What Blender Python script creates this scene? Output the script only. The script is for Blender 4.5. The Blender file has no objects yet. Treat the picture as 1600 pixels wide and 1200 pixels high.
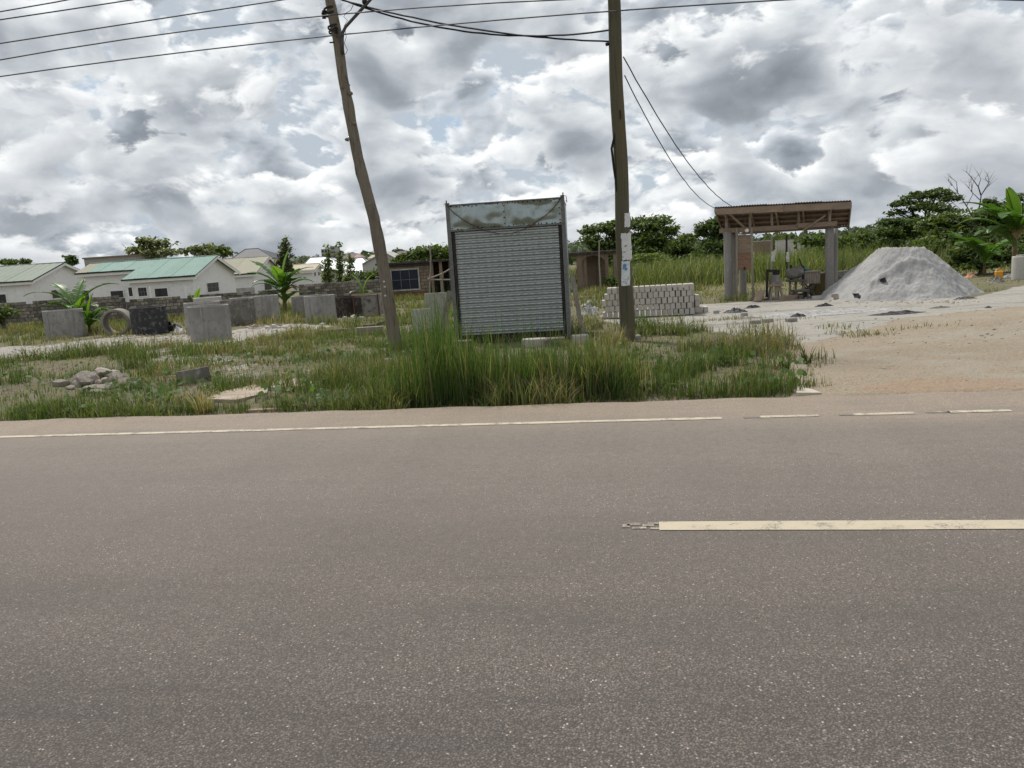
import bpy, math, random
import numpy as np
from mathutils import Vector, Matrix, noise as mnoise

R = math.radians
random.seed(7)
rng = np.random.default_rng(7)
sc = bpy.context.scene
COL = sc.collection

# ------------------------------------------------------------------ camera
FPX, ROLL, EYE = 1202.0, 0.0625, 1.65
PITCH = math.atan(203 * math.cos(ROLL) / FPX)
FW = Vector((0, math.cos(PITCH), -math.sin(PITCH)))
UP0 = Vector((0, math.sin(PITCH), math.cos(PITCH)))
RT = Vector((1, 0, 0)) * math.cos(ROLL) - UP0 * math.sin(ROLL)
UP = UP0 * math.cos(ROLL) + Vector((1, 0, 0)) * math.sin(ROLL)
cam_d = bpy.data.cameras.new('camera')
cam = bpy.data.objects.new('camera', cam_d)
COL.objects.link(cam)
cam_d.sensor_width = 36
cam_d.lens = FPX / 1600 * 36
cam_d.clip_end = 6000
cam.matrix_world = Matrix(((RT.x, UP.x, -FW.x, 0), (RT.y, UP.y, -FW.y, 0), (RT.z, UP.z, -FW.z, EYE), (0, 0, 0, 1)))
sc.camera = cam

# ------------------------------------------------------------------ sky, sun, exposure
SUN_AZ, SUN_EL = R(-28), R(60)          # azimuth measured from +Y towards +X; the sun stands behind the site, to the left
SKY_OFF = (11.3, 0.35, 0.2)
W = bpy.data.worlds.new('World')
sc.world = W
W.use_nodes = True
nt = W.node_tree
nt.nodes.clear()


def nd(t, typ, **kw):
    n = t.nodes.new(typ)
    for k, v in kw.items():
        setattr(n, k, v)
    return n


def mth(t, op, a, b=None, clamp=False):
    n = t.nodes.new('ShaderNodeMath')
    n.operation = op
    n.use_clamp = clamp
    for i, q in enumerate((a, b)):
        if q is None:
            continue
        if isinstance(q, (int, float)):
            n.inputs[i].default_value = q
        else:
            t.links.new(q, n.inputs[i])
    return n.outputs[0]


def mixc(t, fac, a, b, mode='MIX'):
    n = t.nodes.new('ShaderNodeMix')
    n.data_type = 'RGBA'
    n.blend_type = mode
    for idx, q in ((0, fac), (6, a), (7, b)):
        if isinstance(q, (int, float)):
            n.inputs[idx].default_value = q
        elif isinstance(q, tuple):
            n.inputs[idx].default_value = (*q, 1)
        else:
            t.links.new(q, n.inputs[idx])
    return n.outputs[2]


def ramp(t, fac, stops, interp='LINEAR'):
    n = t.nodes.new('ShaderNodeValToRGB')
    e = n.color_ramp.elements
    n.color_ramp.interpolation = interp
    while len(e) < len(stops):
        e.new(0.5)
    for i, (p, c) in enumerate(stops):
        e[i].position = p
        e[i].color = (*c, 1) if isinstance(c, tuple) else (c, c, c, 1)
    t.links.new(fac, n.inputs[0])
    return n.outputs[0]


def noi(t, vec, scale, detail=4, rough=0.55, dist=0.0, dims='3D'):
    n = nd(t, 'ShaderNodeTexNoise', noise_dimensions=dims)
    n.inputs['Scale'].default_value = scale
    n.inputs['Detail'].default_value = detail
    n.inputs['Roughness'].default_value = rough
    n.inputs['Distortion'].default_value = dist
    if vec is not None:
        t.links.new(vec, n.inputs['Vector'])
    return n.outputs[0]


def vmap(t, vec, scale=(1, 1, 1), loc=(0, 0, 0)):
    n = nd(t, 'ShaderNodeMapping')
    n.inputs['Scale'].default_value = scale
    n.inputs['Location'].default_value = loc
    t.links.new(vec, n.inputs['Vector'])
    return n.outputs[0]


sky = nd(nt, 'ShaderNodeTexSky', sky_type='NISHITA')
sky.sun_disc = False
sky.sun_elevation = SUN_EL
sky.sun_rotation = SUN_AZ
sky.air_density = 1.2
sky.dust_density = 1.0
SKY_STR = 0.10


def warp(vec, scale, amt):
    n = nd(nt, 'ShaderNodeTexNoise')
    n.inputs['Scale'].default_value = scale
    n.inputs['Detail'].default_value = 2
    nt.links.new(vec, n.inputs['Vector'])
    s = nd(nt, 'ShaderNodeVectorMath', operation='SUBTRACT')
    nt.links.new(n.outputs['Color'], s.inputs[0])
    s.inputs[1].default_value = (0.5, 0.5, 0.5)
    k = nd(nt, 'ShaderNodeVectorMath', operation='SCALE')
    nt.links.new(s.outputs[0], k.inputs[0])
    k.inputs['Scale'].default_value = amt
    a = nd(nt, 'ShaderNodeVectorMath', operation='ADD')
    nt.links.new(vec, a.inputs[0])
    nt.links.new(k.outputs[0], a.inputs[1])
    return a.outputs[0]


tcw = nd(nt, 'ShaderNodeTexCoord')
GEN = tcw.outputs['Generated']


def cloud_layer(under, scale, off, squash, thr, soft, gain, tint, wamt=0.10, det=9, bright=1.0):
    """one deck of broken cumulus laid over what is behind it: thin lit rims, grey cores, darker flat bases"""
    bv = warp(vmap(nt, GEN, (1, 1, squash), off), scale * 1.3, wamt)
    d0 = noi(nt, bv, scale, det, 0.57)
    d1 = noi(nt, vmap(nt, bv, (1, 1, 1), (-0.05 / scale, 0.0, 0.16 / scale)), scale, 3, 0.5)
    m = ramp(nt, d0, [(thr, 0.0), (thr + soft, 1.0)], 'EASE')
    core = mth(nt, 'DIVIDE', mth(nt, 'SUBTRACT', d0, thr), 0.30)
    v = mth(nt, 'ADD', mth(nt, 'MULTIPLY', mth(nt, 'SUBTRACT', d0, d1), gain), mth(nt, 'SUBTRACT', 0.90, mth(nt, 'MULTIPLY', core, 1.12)))
    v = mth(nt, 'ADD', v, mth(nt, 'MULTIPLY', mth(nt, 'SUBTRACT', noi(nt, bv, scale * 3.2, 6, 0.58), 0.5), 0.6))
    c = ramp(nt, v, [(0.04, (0.18, 0.198, 0.223)), (0.34, (0.275, 0.299, 0.33)), (0.58, (0.41, 0.435, 0.463)), (0.80, (0.57, 0.59, 0.607)), (1.0, (0.80, 0.807, 0.805))])
    c = mixc(nt, 1.0, c, tuple(q * bright for q in tint), 'MULTIPLY')
    return mixc(nt, m, under, c), m


sky_blue = mixc(nt, 1.0, sky.outputs[0], (0.60 * SKY_STR, 0.72 * SKY_STR, 0.86 * SKY_STR), 'MULTIPLY')
veil = mixc(nt, ramp(nt, noi(nt, vmap(nt, GEN, (1, 1, 2.4), (4.1, 0.3, 2.0)), 5.0, 5, 0.5), [(0.25, 0.45), (0.45, 1.0)]), sky_blue, (0.375, 0.42, 0.47))
c1, m1 = cloud_layer(veil, 9.0, SKY_OFF, 1.8, 0.44, 0.06, 2.6, (0.97, 0.99, 1.01), 0.05)
c2, m2 = cloud_layer(c1, 5.6, (SKY_OFF[0] + 3.1, 1.7, 0.2), 1.75, 0.45, 0.045, 2.8, (0.99, 1.0, 1.0), 0.07)
c3, m3 = cloud_layer(c2, 3.6, (SKY_OFF[0] + 7.7, 4.2, 0.6), 1.9, 0.51, 0.05, 2.6, (1.0, 1.0, 1.0), 0.10, 11)
ccol = c3
cl10 = nd(nt, 'ShaderNodeVectorMath', operation='SCALE')
nt.links.new(ccol, cl10.inputs[0])
cl10.inputs['Scale'].default_value = 1.0 / SKY_STR
W.cycles.sampling_method = 'MANUAL'
W.cycles.sample_map_resolution = 512
bg = nd(nt, 'ShaderNodeBackground')
bg.inputs['Strength'].default_value = SKY_STR
nt.links.new(cl10.outputs[0], bg.inputs['Color'])
wo = nd(nt, 'ShaderNodeOutputWorld')
nt.links.new(bg.outputs[0], wo.inputs['Surface'])

sd = bpy.data.lights.new('sun', 'SUN')
sd.energy = 2.6
sd.angle = R(6)
sd.color = (1.0, 0.95, 0.88)
so = bpy.data.objects.new('sun', sd)
COL.objects.link(so)
sv = Vector((math.sin(SUN_AZ) * math.cos(SUN_EL), math.cos(SUN_AZ) * math.cos(SUN_EL), math.sin(SUN_EL)))
so.rotation_euler = sv.to_track_quat('Z', 'Y').to_euler()
so.location = (0, 0, 30)
sc.view_settings.view_transform = 'Standard'
sc.view_settings.look = 'None'
sc.view_settings.exposure = 0.45
sc.view_settings.gamma = 1.0
sc.view_settings.use_curve_mapping = False

# ------------------------------------------------------------------ measuring helpers
RA = R(9.45)                                   # the road is turned this much against the line of sight
RS = np.array([math.cos(RA), -math.sin(RA)])   # along the road, to the right
RN = np.array([math.sin(RA), math.cos(RA)])    # across the road, away from the camera


def ray(px, py):
    return FW * FPX + RT * (px - 800) + UP * (600 - py)


def D(px, py, d):
    r = ray(px, py)
    return Vector((0, 0, EYE)) + r * (d / r.y)


def vnoise(x, y, s, seed=0):
    x = np.asarray(x, float) / s
    y = np.asarray(y, float) / s
    xi = np.floor(x).astype(np.int64)
    yi = np.floor(y).astype(np.int64)
    fx = x - xi
    fy = y - yi
    fx = fx * fx * (3 - 2 * fx)
    fy = fy * fy * (3 - 2 * fy)

    def h(a, b):
        n = (a * 374761393 + b * 668265263 + seed * 1442695041) & 0x7fffffff
        n = ((n ^ (n >> 13)) * 1274126177) & 0x7fffffff
        return ((n ^ (n >> 16)) & 0xffff) / 65535.0
    return (h(xi, yi) * (1 - fx) + h(xi + 1, yi) * fx) * (1 - fy) + (h(xi, yi + 1) * (1 - fx) + h(xi + 1, yi + 1) * fx) * fy


def fbm(x, y, s, seed=0, o=4):
    v, a, t = 0, 1, 0
    for i in range(o):
        v = v + a * vnoise(x, y, s / 2 ** i, seed + i * 17)
        t += a
        a *= 0.5
    return v / t


def G0(px, py, z=0.0):
    r = ray(px, py)
    t = (z - EYE) / r.z
    return Vector((r.x * t, r.y * t, z))


T_EDGE = float(np.dot(RN, np.array(G0(600, 639.5))[:2]))    # far edge of the asphalt
T_LINE = float(np.dot(RN, np.array(G0(800, 662))[:2]))
T_CENT = float(np.dot(RN, np.array(G0(1300, 821.3))[:2]))
S_DRIVE = float(np.dot(RS, np.array(G0(1243, 621))[:2]))    # the sandy driveway starts here


def smooth(a, b, x):
    t = np.clip((np.asarray(x, float) - a) / (b - a), 0, 1)
    return t * t * (3 - 2 * t)


def terr(x, y):
    x = np.asarray(x, float)
    y = np.asarray(y, float)
    t = x * RN[0] + y * RN[1]
    s = x * RS[0] + y * RS[1]
    z = -0.022 * np.clip(y - 13, 0, 57)
    rough = (fbm(x, y, 1.6, 5) - 0.5) * 0.10 + (fbm(x, y, 0.35, 9, 2) - 0.5) * 0.03
    drive = smooth(S_DRIVE - 0.1, S_DRIVE + 0.5, s)
    off = smooth(T_EDGE, T_EDGE + 1.4, t)
    z = z + rough * np.where(t > T_EDGE, off * (1 - 0.45 * drive), 0)
    lip = (-0.09 * (1 - drive) - 0.012 * drive) * (1 - smooth(T_EDGE + 0.1, T_EDGE + 1.3, t))
    z = z + lip
    # low humps of pushed sand on the right
    z = z + 0.16 * np.exp(-(((x - 8.4) / 1.6) ** 2 + ((y - 12.3) / 0.7) ** 2))
    z = z + 0.08 * np.exp(-(((x - 6.6) / 1.2) ** 2 + ((y - 14.4) / 0.5) ** 2))
    z = np.where(t < T_EDGE - 0.02, -0.14, z)
    return z


def tz(x, y):
    return float(terr(x, y))


def G(px, py):
    z = 0.0
    for _ in range(12):
        p = G0(px, py, z)
        z = 0.5 * z + 0.5 * tz(p.x, p.y)
    p = G0(px, py, z)
    return Vector((p.x, p.y, tz(p.x, p.y)))


def on(px, d, py=400):
    """ground point under pixel column px at distance d"""
    for _ in range(4):
        p = D(px, py, d)
        z = tz(p.x, d)
        py = py + (p.z - z) / d * FPX
    p = D(px, py, d)
    return Vector((p.x, d, tz(p.x, d)))


def poly_world(pts):
    return np.array([[*G0(a, b, -0.1)[:2]] for a, b in pts])


def inside(P, x, y):
    x = np.asarray(x)
    y = np.asarray(y)
    r = np.zeros(x.shape, bool)
    n = len(P)
    for i in range(n):
        x0, y0 = P[i]
        x1, y1 = P[(i + 1) % n]
        if y0 == y1:
            continue
        c = ((y0 > y) != (y1 > y)) & (x < (x1 - x0) * (y - y0) / (y1 - y0) + x0)
        r ^= c
    return r


# ------------------------------------------------------------------ object helpers
ROOTM = {}


def tag(o, label=None, cat=None, group=None, kind=None):
    if label:
        o['label'] = label
    if cat:
        o['category'] = cat
    if group:
        o['group'] = group
    if kind:
        o['kind'] = kind
    return o


def thing(name, label, cat, loc, rz=0.0, group=None, rot=None):
    o = bpy.data.objects.new(name, None)
    o.empty_display_size = 0.2
    COL.objects.link(o)
    o.location = loc
    o.rotation_euler = rot if rot else (0, 0, rz)
    m = Matrix.Translation(Vector(loc)) @ o.rotation_euler.to_matrix().to_4x4()
    ROOTM[o.name] = m
    return tag(o, label, cat, group)


def mesh_np(name, v, f, mat, parent=None, origin=None, cols=None, smooth_=False):
    """v (N,3) float, f (M,k) int"""
    me = bpy.data.meshes.new(name)
    v = np.asarray(v, np.float32)
    f = np.asarray(f, np.int32)
    if origin is not None:
        v = v - np.array(origin, np.float32)
    k = f.shape[1]
    me.vertices.add(len(v))
    me.vertices.foreach_set('co', v.ravel())
    me.loops.add(f.size)
    me.loops.foreach_set('vertex_index', f.ravel())
    me.polygons.add(len(f))
    me.polygons.foreach_set('loop_start', np.arange(0, f.size, k, dtype=np.int32))
    if smooth_:
        me.polygons.foreach_set('use_smooth', np.ones(len(f), bool))
    me.update(calc_edges=True)
    if cols is not None:
        a = me.color_attributes.new('col', 'FLOAT_COLOR', 'POINT')
        c = np.ones((len(v), 4), np.float32)
        c[:, :3] = cols
        a.data.foreach_set('color', c.ravel())
    me.materials.append(mat)
    o = bpy.data.objects.new(name, me)
    COL.objects.link(o)
    if origin is not None:
        o.location = origin
    if parent is not None:
        o.parent = parent
    return o


class MB:
    def __init__(self, m=None):
        self.v, self.f = [], []
        self.m = m or Matrix.Identity(4)

    def add(self, vs, fs):
        b = len(self.v)
        self.v += [tuple(self.m @ Vector(p)) for p in vs]
        self.f += [tuple(b + i for i in q) for q in fs]
        return self

    def box(self, c, s, rot=None, jit=0.0):
        hx, hy, hz = s[0] / 2, s[1] / 2, s[2] / 2
        vs = [Vector((x, y, z)) for x in (-hx, hx) for y in (-hy, hy) for z in (-hz, hz)]
        if jit:
            vs = [p + Vector([random.uniform(-jit, jit) for _ in range(3)]) for p in vs]
        if rot is not None:
            vs = [rot @ p for p in vs]
        c = Vector(c)
        return self.add([p + c for p in vs], [(0, 1, 3, 2), (4, 6, 7, 5), (0, 4, 5, 1), (2, 3, 7, 6), (0, 2, 6, 4), (1, 5, 7, 3)])

    def bbox(self, c, s, b=0.01, rot=None):
        """box with chamfered edges"""
        hx, hy, hz = s[0] / 2, s[1] / 2, s[2] / 2
        vs, key = [], {}
        for sxx in (-1, 1):
            for sy in (-1, 1):
                for sz in (-1, 1):
                    for ax in range(3):
                        p = [sxx * (hx - b), sy * (hy - b), sz * (hz - b)]
                        p[ax] = (sxx * hx, sy * hy, sz * hz)[ax]
                        key[(sxx, sy, sz, ax)] = len(vs)
                        vs.append(Vector(p))
        fs = []
        for ax in range(3):
            o1, o2 = (ax + 1) % 3, (ax + 2) % 3
            for s_ in (-1, 1):
                q = []
                for a, b_ in ((-1, -1), (1, -1), (1, 1), (-1, 1)):
                    k = [0, 0, 0]
                    k[ax], k[o1], k[o2] = s_, a, b_
                    q.append(key[(*k, ax)])
                fs.append(tuple(q if s_ > 0 else q[::-1]))
            for a in (-1, 1):
                for b_ in (-1, 1):
                    q = []
                    for s_, axx in ((-1, o1), (1, o1), (1, o2), (-1, o2)):
                        k = [0, 0, 0]
                        k[ax], k[o1], k[o2] = s_, a, b_
                        q.append(key[(*k, axx)])
                    fs.append(tuple(q))
        for sxx in (-1, 1):
            for sy in (-1, 1):
                for sz in (-1, 1):
                    fs.append(tuple(key[(sxx, sy, sz, ax)] for ax in range(3)))
        if rot is not None:
            vs = [rot @ p for p in vs]
        c = Vector(c)
        return self.add([p + c for p in vs], fs)

    def bar(self, a, b, w, h=None, up=(0, 0, 1)):
        """rectangular bar from a to b, width w, height h"""
        a, b = Vector(a), Vector(b)
        h = h or w
        d = (b - a).normalized()
        u = Vector(up)
        s = d.cross(u)
        if s.length < 1e-4:
            s = d.cross(Vector((1, 0, 0)))
        s.normalize()
        u = s.cross(d)
        vs = []
        for p in (a, b):
            for i, j in ((-1, -1), (1, -1), (1, 1), (-1, 1)):
                vs.append(p + s * (i * w / 2) + u * (j * h / 2))
        return self.add(vs, [(3, 2, 1, 0), (4, 5, 6, 7), (0, 1, 5, 4), (1, 2, 6, 5), (2, 3, 7, 6), (3, 0, 4, 7)])

    def tube(self, pts, rad, n=8, cap=True, jit=0.0):
        pts = [Vector(p) for p in pts]
        if isinstance(rad, (int, float)):
            rad = [rad] * len(pts)
        rings = []
        ref = None
        for i, p in enumerate(pts):
            d = (pts[min(i + 1, len(pts) - 1)] - pts[max(i - 1, 0)])
            d.normalize()
            if ref is None:
                ref = d.cross(Vector((0.3, 1, 0.2)))
                if ref.length < 0.1:
                    ref = d.cross(Vector((1, 0, 0)))
            s = (ref - d * ref.dot(d)).normalized()
            ref = s
            t = d.cross(s)
            ring = []
            for k in range(n):
                a = 2 * math.pi * k / n
                rr = rad[i] * (1 + random.uniform(-jit, jit))
                ring.append(p + s * (math.cos(a) * rr) + t * (math.sin(a) * rr))
            rings.append(ring)
        vs = [p for r in rings for p in r]
        fs = []
        for i in range(len(pts) - 1):
            for k in range(n):
                k2 = (k + 1) % n
                fs.append((i * n + k, i * n + k2, (i + 1) * n + k2, (i + 1) * n + k))
        if cap:
            fs.append(tuple(range(n))[::-1])
            fs.append(tuple((len(pts) - 1) * n + k for k in range(n)))
        return self.add(vs, fs)

    def lathe(self, prof, n=32, c=(0, 0, 0), closed=False):
        vs, fs = [], []
        m = len(prof)
        for k in range(n):
            a = 2 * math.pi * k / n
            for r, z in prof:
                vs.append((c[0] + r * math.cos(a), c[1] + r * math.sin(a), c[2] + z))
        for k in range(n):
            k2 = (k + 1) % n
            for i in range(m if closed else m - 1):
                j = (i + 1) % m
                fs.append((k * m + i, k2 * m + i, k2 * m + j, k * m + j))
        return self.add(vs, fs)

    def build(self, name, mat, parent=None, world=False, origin=None, smooth_=False):
        me = bpy.data.meshes.new(name)
        vs = self.v
        if world and parent is not None:
            inv = ROOTM[parent.name].inverted()
            vs = [tuple(inv @ Vector(p)) for p in vs]
        if origin is not None:
            vs = [(p[0] - origin[0], p[1] - origin[1], p[2] - origin[2]) for p in vs]
        me.from_pydata(vs, [], self.f)
        if smooth_:
            me.polygons.foreach_set('use_smooth', [True] * len(me.polygons))
        me.update()
        me.materials.append(mat)
        o = bpy.data.objects.new(name, me)
        COL.objects.link(o)
        if origin is not None:
            o.location = origin
        if parent is not None:
            o.parent = parent
        return o


def share(name, me, parent=None, loc=(0, 0, 0), rot=(0, 0, 0), scale=None):
    o = bpy.data.objects.new(name, me)
    COL.objects.link(o)
    o.location = loc
    o.rotation_euler = rot
    if scale:
        o.scale = scale
    if parent is not None:
        o.parent = parent
    return o


# ------------------------------------------------------------------ materials
MATS = {}


def base_mat(name, rough=0.8, metal=0.0, spec=0.3):
    m = bpy.data.materials.new(name)
    m.use_nodes = True
    t = m.node_tree
    b = t.nodes['Principled BSDF']
    b.inputs['Roughness'].default_value = rough
    b.inputs['Metallic'].default_value = metal
    b.inputs['Specular IOR Level'].default_value = spec
    MATS[name] = m
    return m, t, b


def objvec(t, rnd=True):
    tc = nd(t, 'ShaderNodeTexCoord')
    v = tc.outputs['Object']
    if rnd:
        oi = nd(t, 'ShaderNodeObjectInfo')
        vm = nd(t, 'ShaderNodeVectorMath', operation='SCALE')
        cmb = nd(t, 'ShaderNodeCombineXYZ')
        for i in range(3):
            t.links.new(oi.outputs['Random'], cmb.inputs[i])
        t.links.new(cmb.outputs[0], vm.inputs[0])
        vm.inputs['Scale'].default_value = 37.0
        ad = nd(t, 'ShaderNodeVectorMath', operation='ADD')
        t.links.new(v, ad.inputs[0])
        t.links.new(vm.outputs[0], ad.inputs[1])
        v = ad.outputs[0]
    return v


def bump(t, b, h, strength=0.4, dist=0.01):
    n = nd(t, 'ShaderNodeBump')
    n.inputs['Strength'].default_value = strength
    n.inputs['Distance'].default_value = dist
    t.links.new(h, n.inputs['Height'])
    t.links.new(n.outputs[0], b.inputs['Normal'])


def rough_mat(name, ca, cb, cc=None, scale=3.0, fine=40.0, rough=0.85, metal=0.0, spec=0.25, bmp=0.3, bd=0.01, stretch=(1, 1, 1), streak=None, var=0.0):
    """weathered surface: two base colours in large patches, a third in small spots, vertical streaks of dirt"""
    m, t, b = base_mat(name, rough, metal, spec)
    v = objvec(t)
    n1 = noi(t, vmap(t, v, stretch), scale, 7, 0.6, 0.3)
    n2 = noi(t, vmap(t, v, stretch), fine, 4, 0.6)
    c = mixc(t, ramp(t, n1, [(0.35, 0.0), (0.65, 1.0)]), ca, cb)
    if cc:
        c = mixc(t, ramp(t, n2, [(0.52, 0.0), (0.68, 1.0)]), c, cc)
    if streak:
        n3 = noi(t, vmap(t, v, (6, 6, 0.5)), 1.3, 5, 0.6, 0.4)
        c = mixc(t, ramp(t, n3, [(0.5, 0.0), (0.72, 0.75)]), c, streak)
    if var:
        oi = nd(t, 'ShaderNodeObjectInfo')
        hs = nd(t, 'ShaderNodeHueSaturation')
        t.links.new(mth(t, 'ADD', mth(t, 'MULTIPLY', oi.outputs['Random'], var), 1 - var / 2), hs.inputs['Value'])
        t.links.new(c, hs.inputs['Color'])
        c = hs.outputs[0]
    t.links.new(c, b.inputs['Base Color'])
    if bmp:
        bump(t, b, mth(t, 'ADD', mth(t, 'MULTIPLY', n1, 0.6), mth(t, 'MULTIPLY', n2, 0.5)), bmp, bd)
    return m


def leaf_mat(name, trans=0.35, rough=0.55, tint=(1, 1, 1)):
    m, t, b = base_mat(name, rough, 0, 0.25)
    at = nd(t, 'ShaderNodeAttribute', attribute_name='col')
    c = mixc(t, 1.0, at.outputs['Color'], tint, 'MULTIPLY')
    t.links.new(c, b.inputs['Base Color'])
    tr = nd(t, 'ShaderNodeBsdfTranslucent')
    c2 = mixc(t, 1.0, c, (1.25, 1.3, 0.55), 'MULTIPLY')
    t.links.new(c2, tr.inputs['Color'])
    mx = nd(t, 'ShaderNodeMixShader')
    mx.inputs[0].default_value = trans
    t.links.new(b.outputs[0], mx.inputs[1])
    t.links.new(tr.outputs[0], mx.inputs[2])
    t.links.new(mx.outputs[0], t.nodes['Material Output'].inputs['Surface'])
    return m


def flat_leaf_mat(name, ca, cb, trans=0.4):
    m, t, b = base_mat(name, 0.4, 0, 0.4)
    v = objvec(t)
    n = noi(t, v, 2.5, 4, 0.6)
    c = mixc(t, n, ca, cb)
    t.links.new(c, b.inputs['Base Color'])
    tr = nd(t, 'ShaderNodeBsdfTranslucent')
    t.links.new(mixc(t, 1.0, c, (1.5, 1.6, 0.6), 'MULTIPLY'), tr.inputs['Color'])
    mx = nd(t, 'ShaderNodeMixShader')
    mx.inputs[0].default_value = trans
    t.links.new(b.outputs[0], mx.inputs[1])
    t.links.new(tr.outputs[0], mx.inputs[2])
    t.links.new(mx.outputs[0], t.nodes['Material Output'].inputs['Surface'])
    return m


GRASS = leaf_mat('grass_blade', 0.42, 0.6)
LEAF = leaf_mat('tree_leaf', 0.36, 0.55)
BANANA = flat_leaf_mat('banana_leaf', (0.045, 0.11, 0.02), (0.09, 0.18, 0.03), 0.3)
BANANA_Y = flat_leaf_mat('banana_leaf_young', (0.11, 0.21, 0.03), (0.16, 0.27, 0.05), 0.45)
BANANA_D = flat_leaf_mat('banana_leaf_dry', (0.22, 0.15, 0.07), (0.13, 0.09, 0.04), 0.2)
STEM = rough_mat('banana_stem', (0.16, 0.17, 0.06), (0.17, 0.11, 0.06), (0.08, 0.05, 0.03), 3, 20, 0.7, stretch=(1, 1, 0.3))
BARK = rough_mat('bark', (0.10, 0.085, 0.065), (0.16, 0.14, 0.11), (0.06, 0.05, 0.04), 3, 25, 0.9, bmp=0.5, bd=0.02, stretch=(1, 1, 0.25))
DEADWOOD = rough_mat('dead_wood', (0.17, 0.15, 0.13), (0.11, 0.10, 0.09), None, 3, 25, 0.9)
POLEWOOD = rough_mat('pole_wood', (0.22, 0.185, 0.14), (0.16, 0.135, 0.105), (0.085, 0.065, 0.05), 2.2, 16, 0.85, bmp=0.6, bd=0.015, stretch=(2, 2, 0.22), streak=(0.23, 0.20, 0.16))
POLEGREEN = rough_mat('treated_pole_wood', (0.115, 0.105, 0.065), (0.085, 0.08, 0.05), (0.055, 0.045, 0.03), 2.0, 14, 0.8, bmp=0.5, bd=0.012, stretch=(3, 3, 0.10), streak=(0.14, 0.10, 0.055))
CONC = rough_mat('ring_concrete', (0.265, 0.25, 0.235), (0.36, 0.345, 0.325), (0.22, 0.21, 0.20), 1.6, 7, 0.9, bmp=0.3, bd=0.012, streak=(0.20, 0.185, 0.165), var=0.3)
CONC_PALE = rough_mat('pale_concrete', (0.46, 0.44, 0.41), (0.52, 0.50, 0.47), (0.38, 0.36, 0.33), 2.0, 22, 0.9, bmp=0.3)
CONC_STAIN = rough_mat('stained_concrete', (0.22, 0.20, 0.175), (0.13, 0.12, 0.105), (0.30, 0.28, 0.25), 1.8, 9, 0.9, bmp=0.4, streak=(0.09, 0.085, 0.075))
BITUMEN = rough_mat('bitumen_coat', (0.028, 0.028, 0.03), (0.045, 0.045, 0.048), (0.15, 0.145, 0.14), 2.5, 7, 0.6, bmp=0.4)
SOOT = rough_mat('sooty_concrete', (0.055, 0.045, 0.04), (0.03, 0.026, 0.024), (0.12, 0.10, 0.085), 2.0, 8, 0.9, bmp=0.4)
BLOCKM = rough_mat('sandcrete_block', (0.50, 0.47, 0.42), (0.44, 0.41, 0.37), (0.37, 0.34, 0.30), 6, 50, 0.95, bmp=0.5, bd=0.006, var=0.16)
FENCEB = rough_mat('fence_block', (0.24, 0.21, 0.175), (0.14, 0.125, 0.10), (0.34, 0.32, 0.28), 3, 12, 0.95, bmp=0.5, bd=0.01, streak=(0.075, 0.07, 0.06), var=0.9)
MORTAR = rough_mat('old_mortar', (0.10, 0.09, 0.08), (0.07, 0.065, 0.06), None, 3, 20, 0.95)
MUDBRICK = rough_mat('mud_brick', (0.27, 0.205, 0.145), (0.21, 0.16, 0.115), (0.15, 0.115, 0.085), 2, 18, 0.95, bmp=0.5, streak=(0.11, 0.09, 0.07), var=0.3)
REDMUD = rough_mat('red_mud_plinth', (0.22, 0.10, 0.055), (0.17, 0.085, 0.05), (0.26, 0.15, 0.09), 3, 18, 0.95)
WHITEWALL = rough_mat('white_wall_paint', (0.80, 0.79, 0.78), (0.75, 0.74, 0.725), (0.68, 0.67, 0.65), 0.5, 3, 0.85, bmp=0.1, streak=(0.73, 0.715, 0.69))
DAMP = rough_mat('damp_plaster', (0.35, 0.33, 0.30), (0.52, 0.50, 0.47), (0.22, 0.21, 0.19), 1.5, 6, 0.9)
WHITETRIM = rough_mat('white_trim', (0.80, 0.79, 0.78), (0.75, 0.74, 0.72), None, 1.0, 8, 0.7, bmp=0.05)
DARKTRIM = rough_mat('dark_eave_trim', (0.02, 0.025, 0.02), (0.03, 0.035, 0.03), None, 1.0, 8, 0.6, bmp=0.05)
PANE = rough_mat('dark_pane', (0.012, 0.012, 0.016), (0.02, 0.02, 0.024), None, 1, 5, 0.25, spec=0.5, bmp=0)
MINT = rough_mat('mint_roof_sheet', (0.128, 0.232, 0.196), (0.15, 0.26, 0.22), (0.11, 0.20, 0.168), 0.35, 1.6, 0.6, bmp=0.05, var=0.10)
SAGE = rough_mat('sage_roof_sheet', (0.185, 0.22, 0.175), (0.165, 0.205, 0.165), (0.22, 0.24, 0.19), 0.35, 1.6, 0.6, bmp=0.05, var=0.10)
RUSTPATCH = rough_mat('faded_rust_sheet', (0.25, 0.25, 0.195), (0.29, 0.235, 0.17), (0.20, 0.28, 0.235), 0.5, 1.6, 0.7, bmp=0.05)
OLDROOF = rough_mat('faded_brown_roof_sheet', (0.28, 0.245, 0.175), (0.24, 0.265, 0.21), (0.32, 0.255, 0.175), 0.45, 2.4, 0.7, bmp=0.05, var=0.12)
TANROOF = rough_mat('tan_roof_sheet', (0.46, 0.40, 0.30), (0.42, 0.37, 0.28), None, 0.5, 2, 0.7, bmp=0)
BLACKROOF = rough_mat('black_roof_sheet', (0.045, 0.047, 0.055), (0.06, 0.062, 0.07), None, 0.5, 2, 0.5, bmp=0)
WHITEROOF = rough_mat('white_aluminium_roof', (0.80, 0.81, 0.83), (0.74, 0.75, 0.77), None, 0.4, 2, 0.45, bmp=0)
GREYROOF = rough_mat('grey_gable_paint', (0.40, 0.40, 0.38), (0.46, 0.45, 0.43), None, 0.4, 2, 0.8, bmp=0)
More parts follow.
